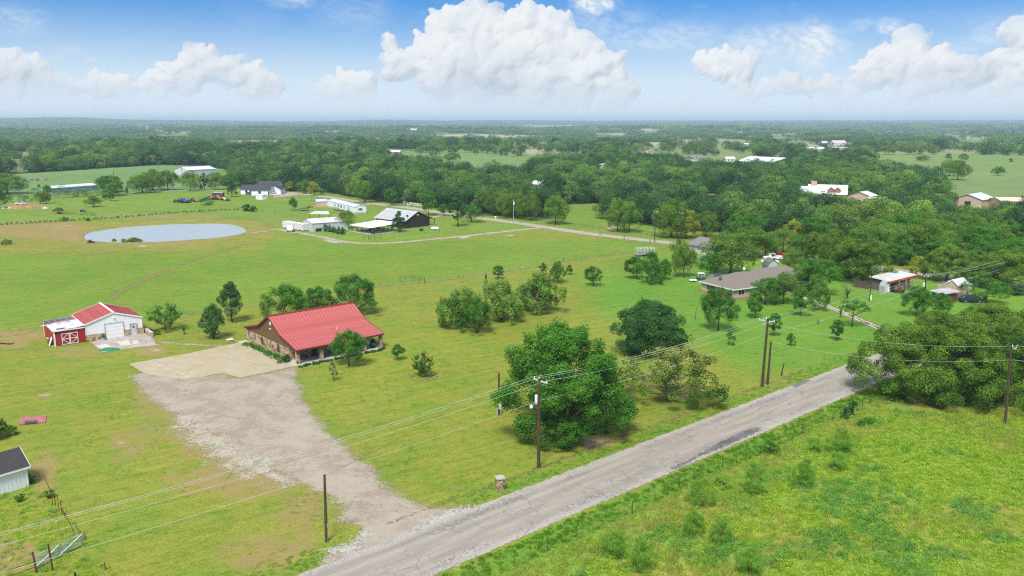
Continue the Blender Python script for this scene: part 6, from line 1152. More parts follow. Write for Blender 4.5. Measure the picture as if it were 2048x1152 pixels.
fence([(1650, 512), (1690, 497), (1738, 484), (1740, 472), (1660, 472)], 'dark pipe fence round the lane and corral before the wood', 3, 1.4, .06, DARK, name='pipe_fence', rails=(.5, .95, 1.38), rw=.04)
fence([(1695, 578), (1740, 590), (1800, 596), (1822, 592)], 'low wire mesh fence round the stable garden', 3, 1.2, .03, GREYMETAL, wires=(.3, .6, .9, 1.15))
# picket-like board fence
x0, y0 = at(1706, 574); x1, y1 = at(1738, 579); t_ = thing('board_fence', 'dark brown close-boarded fence left of the stable', 'fence', (x0, y0, 0)); n = 16; fr_ = frame((0, 0), (x1 - x0, y1 - y0)); L_ = math.hypot(x1 - x0, y1 - y0)
for i in range(n): MB(fr_).box(i * L_ / n, (i + .9) * L_ / n, 0, .03, 0, 1.75 + .12 * ((i * 7) % 3)).build('board', CREOSOTE, t_)
MB(fr_).box(0, L_, .03, .08, .5, .6).build('rail', CREOSOTE, t_)
# white board fence beyond the road
x0, y0 = at(807, 409); x1, y1 = at(843, 414); t_ = thing('white_fence', 'white three-board fence on the far side of the county road', 'fence', (x0, y0, 0)); fr_ = frame((0, 0), (x1 - x0, y1 - y0)); L_ = math.hypot(x1 - x0, y1 - y0)
for i in range(6): MB(fr_).box(i * L_ / 5, i * L_ / 5 + .16, 0, .16, 0, 1.6).build('post', WHITE, t_)
for z in (.4, .85, 1.3): MB(fr_).box(0, L_, -.06, -.003, z, z + .2).build('board', WHITE, t_)
for px, py, tp, lb in ((1410, 865, 836, 'ivy-covered black stump on the roadside fence line'), (1704, 832, 800, None), (1689, 836, 815, None)):
    if lb is None:
        x, y = at(px, py); h = toph(x, y, tp); t_ = thing('ivy_post', ('taller' if tp == 800 else 'shorter') + ' of two ivy-covered black posts on the roadside fence', 'post', (x, y, 0)); MB().tube([(0, 0, 0), (.05, 0, h * .95)], .15, 7).build('post', DARK, t_); V, Q_, T_, _, _ = crown(px, h, 1.5, .0, 'oval', 14, 700, .17, crad=.2); link('ivy', mesh_np('ivy', V, Q_, [L_DARK], {'tint': T_}), t_)
for px, py, w, h_, lb in ((1735, 848, 2.4, .9, 'low green scrub right of the ivy-covered posts'), (1720, 852, 1.2, .9, 'small scrub beside the taller ivy post'), (1600, 745, .1, .1, None)):
    if lb: x, y = at(px, py); plant('bush', x, y, w, h_, lb)

# ------------------------------------------------------------------ neighbours' buildings
BRICK = brick_mat('pale_brick', (.52, .36, .27), (.46, .33, .26), (.58, .50, .42)); GROOF = shingle('grey_shingle', (.20, .168, .145)); PBRICK = mat('damp_base', (.40, .20, .12), .9, .3, 3)
br, bf, bw = site((1402, 583), (1466, 600), 'pale brick house with a broad grey-brown hipped roof', name='brick_house', cat='house'); BW, BD = bw, 26.0
MB(bf).box(0, BW, 0, 12, -.1, 2.5).build('wall', BRICK, br); MB(bf).box(1.2, BW - 1.6, 12, BD, -.1, 2.5).build('wall', BRICK, br)
MB(bf).box(-.03, BW + .03, -.03, 12.03, -.05, .4).build('brick_base', PBRICK, br)
def hip(root, fr, a0, a1, b0, b1, z, h, m_, oh=.5, axis='b', tz=None):
    m = MB(fr); a0 -= oh; a1 += oh; b0 -= oh; b1 += oh; r = min(a1 - a0, b1 - b0) / 2
    if axis == 'b': P_, Q_ = ((a0 + a1) / 2, b0 + r, z + h), ((a0 + a1) / 2, b1 - r, z + h)
    else: P_, Q_ = (a0 + r, (b0 + b1) / 2, z + h), (a1 - r, (b0 + b1) / 2, z + h)
    c = [m.p(a0, b0, z), m.p(a1, b0, z), m.p(a1, b1, z), m.p(a0, b1, z)]; p, q = m.p(*P_), m.p(*Q_); m.face(*c[::-1])
    if axis == 'b': m.face(c[0], c[1], p); m.face(c[1], c[2], q, p); m.face(c[2], c[3], q); m.face(c[3], c[0], p, q)
    else: m.face(c[0], c[1], q, p); m.face(c[1], c[2], q); m.face(c[2], c[3], p, q); m.face(c[3], c[0], p)
    m.build('roof', m_, root)
    for d in ((a0, a1, b0 - .04, b0 - .002), (a0, a1, b1 + .002, b1 + .04), (a0 - .04, a0 - .002, b0, b1), (a1 + .002, a1 + .04, b0, b1)): bx(root, fr, 'fascia', WHITE, *d, z - .18, z + .06)
hip(br, bf, 0, BW, 0, 14, 2.5, 2.6, GROOF); hip(br, bf, 1.2, BW - 1.6 + 1.4, 7, BD, 2.46, 3.1, GROOF, axis='b')
window(br, bf, 'c', 2.4, BW, 1.9, .9, 2.1, WHITE, mull=1); window(br, bf, 'a', 2.6, 0, 1.6, .9, 2.1, WHITE, mull=1)
MB(bf).tube([(4.6, 2.0, 3.2), (4.6, 1.9, 3.9)], .05, 6).build('dish_mast', DARK, br); MB(bf).tube([(4.7, 1.6, 3.95), (4.72, 1.5, 4.0)], [.40, .42], 12).build('satellite_dish', mat('dish', (.09, .08, .08), .5), br); MB(bf).tube([(3.2, 10.4, 4.9), (3.2, 10.4, 5.45)], [.3, .3], 10).build('roof_vent', WHITE, br)
x, y = at(1421, 590); plant('darkbush', x, y, 2.2, 2.2, 'reddish bush against the brick house wall')
GH2 = shingle('grey_roof_far', (.20, .185, .185)); r_, f_, w_ = site((1376, 503), (1428, 512), 'low house with a grey roof behind the dark round tree', name='farm_house', cat='house'); gable(r_, f_, 0, w_, 0, 11, 2.4, 4.2, mat('pale_wall', (.5, .48, .45), .8), GH2, 'a', .5)
SGREY = ribbed('grey_board', (.40, .45, .50), .3, 0); r_, f_, w_ = site((1534, 549), (1557, 549), 'blue-grey barn-shaped garden shed with double doors', name='barn_shed', cat='shed')
MB(f_).prism([(0, 0), (w_, 0), (w_, 2.0), (w_ * .86, 3.1), (w_ / 2, 3.9), (w_ * .14, 3.1), (0, 2.0)], 0, 4.5, 'b').build('wall', SGREY, r_)
for p_, q_ in (((-.1, 1.95), (w_ * .13, 3.16)), ((w_ * .13, 3.16), (w_ / 2, 4.0)), ((w_ / 2, 4.0), (w_ * .87, 3.16)), ((w_ * .87, 3.16), (w_ + .1, 1.95))): roof_slope(r_, f_, 'roof', GROOF, [(p_[0], p_[1] + .06), (q_[0], q_[1] + .06)], -.2, 4.6, 1, 'b')
for s in (0, 1): d_ = bx(r_, f_, 'door', mat('shed_door', (.48, .53, .57), .7), w_ * .36 + s * .58, w_ * .36 + s * .58 + .54, -.06, -.004, .1, 1.95)
for d in ((w_ * .36 - .14, w_ * .36 - .02, .1, 2.1), (w_ * .36 + 1.14, w_ * .36 + 1.26, .1, 2.1), (w_ * .36 - .02, w_ * .36 + 1.14, 1.98, 2.1)): bx(r_, f_, 'door_frame', WOODC, d[0], d[1], -.09, -.004, d[2], d[3])
window(r_, f_, 'a', w_ / 2, 0, .5, 2.9, 3.35, WHITE)
# stable with tin roof
TIN = mat('white_tin_roof', (.52, .52, .50), .5, .14, .6); ORB = mat('orange_red_edge', (.42, .07, .03), .6); STG = ribbed('dark_grey_boards', (.135, .12, .115), .35, 1.2); 
r_, f_, w_ = site((1742, 578), (1778, 585), 'dark grey stable with a flat white tin roof and orange-red edge', name='stable', cat='stable')
MB(f_).box(0, w_, 0, 8, 0, 2.6).build('wall', STG, r_); MB(f_).slab([(-.5, -.5, 3.0), (w_ + .3, -.5, 2.75), (w_ + .3, 10.2, 3.4), (-.5, 10.2, 3.6)], .08).build('roof', TIN, r_); MB(f_).slab([(w_ + .3, -.6, 2.78), (w_ + .5, -.6, 2.78), (w_ + .5, 10.3, 3.43), (w_ + .3, 10.3, 3.43)], .45).build('fascia', ORB, r_)
bx(r_, f_, 'corner_trim', WHITE, w_ - .3, w_ + .03, -.04, -.002, 0, 2.6); bx(r_, f_, 'painted_opening', DARK, w_ + .003, w_ + .02, .6, 2.2, 0, 2.3)  # side opening is a dark box painted for the shade inside
for b in (2.6, 5.2, 7.6): bx(r_, f_, 'post', mat('log', (.24, .19, .14), .9), w_ + .6, w_ + .8, b, b + .2, 0, 2.6)
r_, f_, w_ = site((1769, 587), (1781, 583), 'white barn-style double doors of a small grey lean-to', name='barn_shed', cat='shed'); MB(f_).prism([(0, 0), (w_, 0), (w_, 1.7), (w_ * .8, 2.5), (w_ / 2, 2.8), (w_ * .2, 2.5), (0, 1.7)], 0, 1.4, 'b').build('wall', mat('shed_grey', (.3, .31, .31), .8), r_)
for s in (0, 1): bx(r_, f_, 'door', WHITE, w_ * .16 + s * w_ * .35, w_ * .16 + s * w_ * .35 + w_ * .32, -.06, -.003, .1, 2.0); 
for s in (0, 1): bx(r_, f_, 'trim', WHITE, s * (w_ - .12), s * (w_ - .12) + .12, -.06, -.003, 0, 1.9)
t_ = thing('hay_trailer', 'low cart heaped with rusty things under the stable eave', 'cart', (*at(1797, 585), 0)); MB().box(-1.2, 1.2, -.6, .6, .5, .8).build('bed', RUST, t_)
for s in (-.7, .7): MB().tube([(s, -.62, .35), (s, -.72, .35)], .35, 12).build('wheel', DARK, t_); MB().box(s - .4, s + .3, -.4, .4, .805, 1.4).build('load', WOODC, t_)
BEIGE = ribbed('beige_siding', (.56, .44, .31), .3, .2)
r_, f_, w_ = site((1890, 594), (1913, 598), 'tall beige gabled shed beside the crape myrtle', name='garden_shed', cat='shed'); gable(r_, f_, 0, w_, 0, 4.5, 3.2, 4.3, BEIGE, TIN, 'b', .15, 1, WHITE)
r_, f_, w_ = site((1912, 594), (1942, 590), 'lower beige shed with dark striped doors right of the tall one', name='garden_shed', cat='shed'); gable(r_, f_, 0, w_, 0, 5, 2.5, 3.3, BEIGE, mat('blue_roof', (.40, .52, .60), .5), 'a', .2)
for i in range(3): bx(r_, f_, 'door_board', mat('stripe', (.14, .09, .07), .7), w_ * .35 + i * .8, w_ * .35 + i * .8 + .3, -.05, -.003, .1, 2.3)
r_, f_, w_ = site((1862, 600), (1885, 606), 'low shed with maroon trim and white door before the beige shed', name='garden_shed', cat='shed'); MB(f_).box(0, w_, 0, 4, 0, 1.9).build('wall', mat('maroon_wall', (.13, .04, .04), .7), r_); MB(f_).slab([(-.3, -.4, 2.25), (w_ + .4, -.4, 2.2), (w_ + .4, 4.6, 2.5), (-.3, 4.6, 2.55)], .22).build('roof', mat('dull_tin', (.42, .40, .42), .6, .3, 1.5), r_); bx(r_, f_, 'door', WHITE, w_ * .40, w_ * .40 + .7, -.05, -.003, .05, 1.8)
bx(r_, f_, 'teal_panel', mat('teal', (.03, .14, .17), .6), w_ * .10, w_ * .36, -.05, -.003, .05, 1.8)

# dark barn and its yard
DKB = ribbed('black_brown_boards', (.055, .035, .028), .42, .7, vary=.25); SILV = mat('silver_roof', (.42, .43, .44), .42, .10, .5, spec=.5)
r_, f_, w_ = site((813, 457), (871, 450), 'black-brown board barn with a wide silver roof and side porch', name='barn', cat='barn'); ZE = 3.2; zr = 6.0; Lb = 18.5; w_ = 11.4
MB(f_).prism([(0, 0), (w_, 0), (w_, ZE + .1), (w_ * .50, zr), (0, ZE - .2)], 0, Lb, 'b').build('wall', DKB, r_)
roof_slope(r_, f_, 'roof_panel', SILV, [(-1.0, 2.7), (w_ * .50, zr + .12)], -.4, Lb + .4, 12, 'b', .06, .08); roof_slope(r_, f_, 'roof_panel', SILV, [(w_ + 3.4, 2.3), (w_ * .50, zr + .12)], -.4, Lb + .4, 12, 'b', .06, .08)
for a in (w_ + 3.0,):
    for i in range(7): bx(r_, f_, 'porch_post', WOODC, a - .1, a + .1, .1 + i * (Lb - .4) / 6, .3 + i * (Lb - .4) / 6, 0, 2.3)
bx(r_, f_, 'porch_rail', DKB, w_ + 2.95, w_ + 3.05, .3, 12, .9, 1.0); bx(r_, f_, 'porch_floor', CONC, w_ + .1, w_ + 3.4, 0, 12, -.05, .12); bx(r_, f_, 'gable_vent', WHITE, w_ * .5 - .35, w_ * .5 + .35, -.05, -.003, 4.5, 5.1)
for a in (1.0, 3.2): MB(f_).tube([(a - 1.5, 1.5, 3.4 + a * .3), (a - 1.45, 1.4, 3.9 + a * .3)], [.4, .42], 10).build('satellite_dish', DARK, r_)
r_, f_, w_ = site((704, 463), (744, 469), 'open-sided patio cover with a flat white metal roof', name='patio_cover', cat='patio cover'); D9 = 13
for k in range(6): MB(f_).slab([(-.6 + k * (w_ + 1.2) / 6, -.8, 2.5), (-.6 + (k + 1) * (w_ + 1.2) / 6 - .02, -.8, 2.5), (-.6 + (k + 1) * (w_ + 1.2) / 6 - .02, D9, 3.2), (-.6 + k * (w_ + 1.2) / 6, D9, 3.2)], .10).build('roof_panel', mat('white_roof_metal', (.74, .75, .75), .4, .08, .5), r_)
for a in (0, w_ * .5, w_):
    for b in (0, 6, 12): bx(r_, f_, 'post', RUST, a - .07, a + .07, b - .07, b + .07, 0, 2.4 + b * .04)
bx(r_, f_, 'floor_slab', CONC, -.4, w_ + .4, -.5, D9 - .5, -.05, .12)
PO = r_.location; PL = lambda a, b: (PO[0] + a * f_[1][0] + b * f_[2][0], PO[1] + a * f_[1][1] + b * f_[2][1]); pff = f_
for k, (a, b) in enumerate(((2.2, 2.5), (4.6, 4.5))): small('patio_table', ('near' if k == 0 else 'farther') + ' white-topped table under the patio cover', 'table', a, b, [('tabletop', WHITE, lambda m: m.box(-.9, .9, -.5, .5, .72, .77))] + [('leg', DARK, (lambda u, v: lambda m: m.box(u - .03, u + .03, v - .03, v + .03, 0, .72))(u, v)) for u in (-.8, .8) for v in (-.4, .4)], pff, PL, .12)
for k, (a, b, lb) in enumerate(((1.0, 1.6, 'first'), (3.4, 1.8, 'second'), (5.6, 2.6, 'third'), (3.2, 5.6, 'fourth'))): small('patio_chair', f'dark chair under the patio cover, {lb} from the left', 'chair', a, b, [('seat', DARK, lambda m: m.box(-.28, .28, -.28, .28, .42, .47)), ('backrest', DARK, lambda m: m.box(-.28, .28, .24, .29, .47, .95))] + [('leg', DARK, (lambda u, v: lambda m: m.box(u - .02, u + .02, v - .02, v + .02, 0, .42))(u, v)) for u in (-.25, .25) for v in (-.25, .25)], pff, PL, .12)
small('barbecue_smoker', 'big black barrel smoker under the right end of the patio cover', 'smoker', 6.4, 4.2, [('barrel', DARK, lambda m: m.tube([(-1.0, 0, 1.1), (1.0, 0, 1.1)], .55, 12)), ('chimney', DARK, lambda m: m.tube([(.8, 0, 1.5), (.8, 0, 2.2)], .09, 8)), ('leg', DARK, lambda m: m.box(-.8, -.7, -.3, .3, 0, .7)), ('leg', DARK, lambda m: m.box(.7, .8, -.3, .3, 0, .7))], pff, PL, .12)
x, y = at(870, 461); t_ = thing('propane_tank', 'white propane tank on the grass right of the dark barn', 'tank', (x, y, 0)); MB().tube([(-1.5, 0, .85), (-1.35, 0, .85), (-1.1, 0, .85), (1.1, 0, .85), (1.35, 0, .85), (1.5, 0, .85)], [.15, .42, .52, .52, .42, .15], 14).build('tank', WHITE, t_, smooth=True); MB().tube([(0, 0, 1.36), (0, 0, 1.55)], .18, 8).build('dome', WHITE, t_)
for s in (-.8, .8): MB().box(s - .1, s + .1, -.35, .35, 0, .4).build('foot', CONC, t_)
# grey workshop, carport, trailers
LG = ribbed('light_grey_steel', (.50, .54, .57), .3, .4); r_, f_, w_ = site((605, 458), (625, 464), 'light grey steel workshop with a pale roof', name='workshop', cat='workshop'); gable(r_, f_, 0, w_, 0, 14, 3.1, 4.3, LG, TIN, 'b', .2, 1); window(r_, f_, 'a', w_ * .45, 0, .7, 1.3, 2.0, DARK); 
bx(r_, f_, 'painted_opening', DARK, w_ + .004, w_ + .03, 1.2, 3.6, 0, 1.2)  # dark box on the wall stands for the shaded inside of an opening
r_, f_, w_ = site((618, 441), (660, 441), 'carport roof on thin posts behind the grey workshop', name='carport', cat='carport'); MB(f_).slab([(0, -.5, 2.8), (w_, -.5, 2.7), (w_ - 2, 7, 3.1), (1, 7, 3.2)], .1).build('roof', TIN, r_)
for a in (.3, w_ / 2, w_ - .3): bx(r_, f_, 'post', RUST, a - .08, a + .08, 0, .16, 0, 2.6)
r_, f_, w_ = site((565, 456), (606, 463), 'old off-white box trailer lying along the track', name='box_trailer', cat='trailer'); MB(f_).box(0, w_, 0, 2.6, .3, 2.5).build('box', mat('chalky_white', (.62, .62, .60), .8, .25, 1.2), r_); MB(f_).box(-.05, w_ + .05, -.05, 2.65, 2.505, 2.62).build('roof', mat('cream_roof', (.66, .60, .50), .8, .3, 1), r_); bx(r_, f_, 'underframe', DARK, .2, w_ - .2, .2, 2.4, 0, .295)
t_ = thing('truck_cab', 'white truck cab seen from the front before the box trailer', 'truck', (*at(581, 463), 0)); MB().box(-1.1, 1.1, -.9, .9, .5, 1.5).build('cab', WHITE, t_); MB().hexa([(-1.05, -.85, 1.503), (1.05, -.85, 1.503), (1.05, .85, 1.503), (-1.05, .85, 1.503), (-.9, -.4, 2.3), (.9, -.4, 2.3), (.9, .8, 2.3), (-.9, .8, 2.3)]).build('windscreen', GLASS, t_)
for u in (-.95, .75):
    for v in (-.7, .7): MB().tube([(u, v, .4), (u + .2, v, .4)], .4, 12).build('wheel', DARK, t_)
small('rusty_drum', 'rusty drum beside the white truck cab', 'drum', 0, 0, [('drum', RUST, lambda m: m.tube([(0, 0, 0), (0, 0, .9)], .35, 10)), ('rim', RUST, lambda m: m.tube([(0, 0, .9), (0, 0, .95)], .37, 10))], ((0, 0), (1, 0), (0, 1)), lambda a, b: at(588, 464))
r_, f_, w_ = site((655, 413), (709, 427), 'long white mobile home with pale blue-grey roof', name='mobile_home', cat='mobile home'); MHW = mat('white_vinyl', (.75, .76, .78), .6, .04); gable(r_, f_, 0, w_, 0, 5.6, 2.9, 3.5, MHW, mat('pale_blue_roof', (.52, .60, .66), .5, .08, .5), 'a', .15)
for i, (p, w) in enumerate(((w_ * .30, .9), (w_ * .43, 1.2), (w_ * .53, 1.5), (w_ * .64, .8))): window(r_, f_, 'a', p, 0, w, 1.0, 2.3, DARK)
bx(r_, f_, 'door', DARK, w_ * .80, w_ * .80 + .8, -.05, -.003, .5, 2.4); window(r_, f_, 'c', 2.8, w_, 2.0, 1.1, 2.3, WHITE, mull=2); bx(r_, f_, 'skirting', LG, -.03, w_ + .03, -.03, 5.63, -.02, .5)
dk = bx(r_, f_, 'deck', mat('deck_wood', (.22, .19, .17), .9), w_ * .42, w_ * .66, -2.6, -.1, .35, .5)
for a in (.42, .5, .58, .655): bx(dk, f_, 'baluster', CREOSOTE, w_ * a, w_ * a + .12, -2.6, -2.5, .5, 1.3)
bx(dk, f_, 'rail', CREOSOTE, w_ * .42, w_ * .66, -2.6, -2.52, 1.302, 1.4)
r_, f_, w_ = site((634, 414), (655, 413), 'small peach shed with a blue-grey roof joined beside the mobile home', name='garden_shed', cat='shed'); gable(r_, f_, 0, w_, 0, 4.5, 2.5, 3.4, mat('peach', (.55, .38, .28), .8), mat('bluegrey_roof', (.42, .52, .56), .5), 'a', .2); window(r_, f_, 'b', 2.2, 0, .8, .8, 1.8, DARK)
x, y = at(608, 421); t_ = thing('trampoline', 'round dark trampoline on the grass left of the mobile home', 'trampoline', (x, y, 0)); MB().tube([(0, 0, .95), (0, 0, 1.0)], 2.3, 20).build('mat', DARK, t_); 
for i in range(6): a = i * 1.047; MB().tube([(2.2 * math.cos(a), 2.2 * math.sin(a), 0), (2.2 * math.cos(a), 2.2 * math.sin(a), .95)], .05, 5).build('leg', GREYMETAL, t_)
MB().tube([(2.3 * math.cos(a), 2.3 * math.sin(a), 1.02) for a in np.linspace(0, 6.283, 21)], .09, 5, False).build('rim', mat('pad', (.16, .18, .2), .7), t_)
x, y = at(618, 415); t_ = thing('utility_trailer', 'small rust-orange trailer by the fence near the peach shed', 'trailer', (x, y, 0)); MB().box(-1.6, 1.6, -.8, .8, .5, .85).build('bed', mat('orange_rust', (.30, .11, .05), .8), t_); MB().tube([(-1.6, 0, .5), (-2.8, 0, .45)], .06, 5).build('tongue', RUST, t_)
for v in (-.95, .85): MB().tube([(0, v, .35), (0, v + .12, .35)], .35, 12).build('wheel', DARK, t_)
# farmhouse
FR = shingle('charcoal_roof', (.050, .054, .066)); FW = mat('farm_white', (.76, .77, .79), .6, .04)
r_, f_, w_ = site((503, 391), (540, 391), 'white farmhouse with a charcoal roof and several gables', name='farmhouse', cat='house'); gable(r_, f_, 0, w_, 0, 9, 3.0, 5.4, FW, FR, 'a', .4); gable(r_, f_, -8.5, 0, 8, 16, 2.9, 5.0, FW, FR, 'a', .4)
gable(r_, f_, 0, 12, 9, 22, 3.0, 6.8, FW, FR, 'a', .4); gable(r_, f_, w_ - 4, w_ + 4, 7, 17, 2.9, 5.2, FW, FR, 'b', .4)
for p in (2.2, 4.6): window(r_, f_, 'a', p - 7.5, 8, 1.3, 1.0, 2.3, DARK)
window(r_, f_, 'a', w_ * .45, 0, 1.3, .9, 2.4, DARK, mull=1); bx(r_, f_, 'door', DARK, w_ * .9, w_ * .9 + .8, -.05, -.003, .1, 2.2); bx(r_, f_, 'deck_wall', mat('deck_dark', (.09, .07, .075), .8), -5, -.3, 5.5, 7.9, 0, 1.3)
r_, f_, w_ = site((512, 399), (525, 400), 'small white shed at the fence in front of the farmhouse', name='garden_shed', cat='shed'); gable(r_, f_, 0, w_, 0, 3, 2.2, 2.7, FW, mat('shed_roof_white', (.6, .6, .6), .6), 'a', .15)
# white barn, long shed
r_, f_, w_ = site((350, 350), (364, 354), 'long white steel barn at the edge of the far meadow', name='barn', cat='barn'); w_ = 17.; gable(r_, ((0, 0), (.80, -.60), (.60, .80)), 0, w_, 0, 24, 4.2, 6.2, mat('barn_white', (.56, .58, .62), .6, .08), mat('barn_roof', (.60, .62, .66), .5, .08), 'b', .3)
r_, f_, w_ = site((104, 387), (194, 380), 'long low grey shed behind the dark hedge', name='long_shed', cat='shed'); gable(r_, f_, 0, w_, 0, 9, 2.9, 3.9, mat('shed_blue_grey', (.34, .37, .42), .7), mat('shed_roof_grey', (.56, .57, .60), .5, .1), 'a', .3)
# stone house in the wood, barns
WR = mat('bright_white_roof', (.60, .61, .62), .4, .05); LST = mat('limestone_wall', (.52, .40, .28), .85, .25, 1.5)
r_, f_, w_ = site((1601, 398), (1692, 401), 'large house in the wood with a white metal roof and stone chimney', name='stone_house', cat='house'); gable(r_, f_, 3.5, w_, 0, 12, 3.2, 7.4, LST, WR, 'a', .5); gable(r_, f_, -2, 3.4, 2, 10, 3.0, 6.3, LST, WR, 'a', .4)
bx(r_, f_, 'chimney', LST, 4.6, 7.4, 5.0, 6.6, 5, 9.2)
for a in (w_ * .66, w_ * .80): MB(f_).prism([(a - 1.4, 3.8), (a + 1.4, 3.8), (a + 1.4, 5.4), (a, 6.5), (a - 1.4, 5.4)], .6, 4.5, 'b').build('dormer', mat('dormer_brown', (.30, .16, .10), .8), r_); roof_slope(r_, f_, 'dormer_roof', WR, [(a - 1.7, 5.25), (a, 6.65)], .3, 4.6, 1, 'b'); roof_slope(r_, f_, 'dormer_roof', WR, [(a + 1.7, 5.25), (a, 6.65)], .3, 4.6, 1, 'b')
for (p0, p1, d, e, rd, wm, rm, ax, lb, nm) in [((1696, 402), (1740, 405), 9, 3, 5.0, LST, WR, 'b', 'smaller gabled stone building right of the white-roofed house', 'outbuilding'), ((1737, 407), (1765, 408), 7, 2.4, 2.9, LST, WR, 'a', 'low white-roofed shed right of the gabled stone building', 'shed'), ((1906, 414), (1962, 418), 16, 4.2, 6.4, BEIGE, WR, 'b', 'tan steel barn with a white roof and dark doorway', 'barn'),
        ((2003, 420), (2070, 420), 12, 4.0, 5.3, BEIGE, mat('tan_roof', (.60, .50, .38), .6), 'a', 'tan open-fronted barn at the right edge', 'barn'), ((1366, 324), (1392, 326), 16, 3.2, 6.2, mat('brownish_wall', (.3, .24, .2), .8), GH2, 'b', 'far house with a grey gabled roof', 'farm_house'), ((1383, 327), (1404, 327), 5, 3, 3.4, WHITE, WHITE, 'a', 'low white box building before the far grey-roofed house', 'shed'),
        ((1452, 324), (1470, 324), 8, 3, 5, WHITE, WHITE, 'a', 'small white building among trees by the riding arena', 'farm_house'), ((1474, 332), (1546, 336), 34, 4.5, 8.5, mat('arena_dark', (.08, .06, .05), .9), WR, 'a', 'huge open riding arena with a bright white roof', 'riding_arena'), ((1645, 291), (1656, 291), 10, 4, 8, LST, mat('rose_roof', (.5, .42, .42), .7), 'a', 'left of two pale houses on the far hill', 'farm_house'), ((1666, 291), (1692, 291), 12, 5, 9, mat('cream_wall', (.6, .56, .5), .8), mat('rose_roof', (.5, .42, .42), .7), 'a', 'right and larger of two pale houses on the far hill', 'farm_house'),
        ((1736, 291), (1752, 291), 10, 4, 8, WHITE, mat('rose_roof', (.5, .42, .42), .7), 'a', 'small pale house behind trees above the far field', 'farm_house'), ((1614, 303), (1630, 303), 12, 3.5, 6, WHITE, TIN, 'a', 'white house at the left of the far farm', 'farm_house'), ((1636, 303), (1650, 303), 12, 3.5, 6, WHITE, TIN, 'a', 'white house with pale roof beside the far farm', 'farm_house'), ((1668, 300), (1696, 300), 12, 3, 4.5, mat('rose_wall', (.45, .38, .38), .8), mat('rose_roof', (.5, .42, .42), .7), 'a', 'long low pinkish building at the far farm', 'long_shed'),
        ((2006, 298), (2030, 297), 20, 4, 8, DARK, TIN, 'b', 'far barn with a white roof and dark open side', 'barn'), ((1490, 292), (1520, 292), 14, 3, 4.5, WHITE, WR, 'a', 'thin white roof among the trees far away', 'long_shed'), ((746, 283), (760, 283), 12, 5, 9, WHITE, mat('salmon_roof', (.5, .3, .24), .7), 'a', 'white house with a salmon roof far off in the middle', 'farm_house'), ((768, 282), (782, 282), 10, 4, 7, mat('brownish_wall', (.3, .24, .2), .8), GROOF, 'a', 'dark-roofed house beside the salmon-roofed one', 'farm_house'),
        ((822, 267), (834, 267), 20, 6, 14, mat('pinkish_far', (.42, .34, .34), .8), mat('rose_roof', (.5, .42, .42), .7), 'a', 'lone pinkish house on the far rise', 'farm_house'), ((775, 309), (800, 309), 12, 3, 5, mat('brownish_wall', (.3, .24, .2), .8), TIN, 'a', 'grey-roofed house half hidden left of the middle meadow', 'farm_house'), ((694, 259), (702, 259), 14, 6, 9, WHITE, WR, 'a', 'tiny white roof far off left of the middle', 'farm_house'), ((778, 258), (790, 258), 14, 6, 9, WHITE, WR, 'a', 'tiny white long roof far off near the middle', 'long_shed'),
        ((1283, 312), (1296, 312), 12, 3, 5, LST, mat('salmon_roof', (.5, .3, .24), .7), 'a', 'salmon roof peeping from the wood', 'farm_house'), ((1198, 350), (1210, 351), 8, 8, 8.5, WHITE, WR, 'a', 'white boxy roof peeping from the middle of the wood', 'shed'), ((1062, 396), (1078, 397), 8, 7.5, 9, WHITE, WR, 'a', 'white roof just showing over the roadside oaks', 'shed')]:
    r_, f_, w_ = site(p0, p1, lb, name=nm, cat='house' if 'house' in nm else 'barn' if 'barn' in nm or 'arena' in nm else 'shed'); gable(r_, f_, 0, w_, 0, d, e, rd, wm, rm, ax, .4)
    if lb.startswith('tan steel'): bx(r_, f_, 'doorway', DARK, w_ * .40, w_ * .62, -.06, -.003, 0, 3.2); r_.location.z += 0  # doorway shade is a dark box laid on the closed wall
    if lb.startswith('tan open'): bx(r_, f_, 'doorway', DARK, w_ * .35, w_ - .5, -.06, -.003, 0, 3.3)  # open front drawn as a dark box, its shade put in as colour
    if lb.startswith('huge'): bx(r_, f_, 'painted_opening', DARK, w_ * .1, w_ * .9, -.06, -.003, 0, 4)  # dark box stands in for the shade under the arena roof
    if nm == 'farm_house' and w_ > 6: window(r_, f_, 'a', w_ * .3, 0, 1.4, 1.2, 2.6, DARK); window(r_, f_, 'a', w_ * .7, 0, 1.4, 1.2, 2.6, DARK)

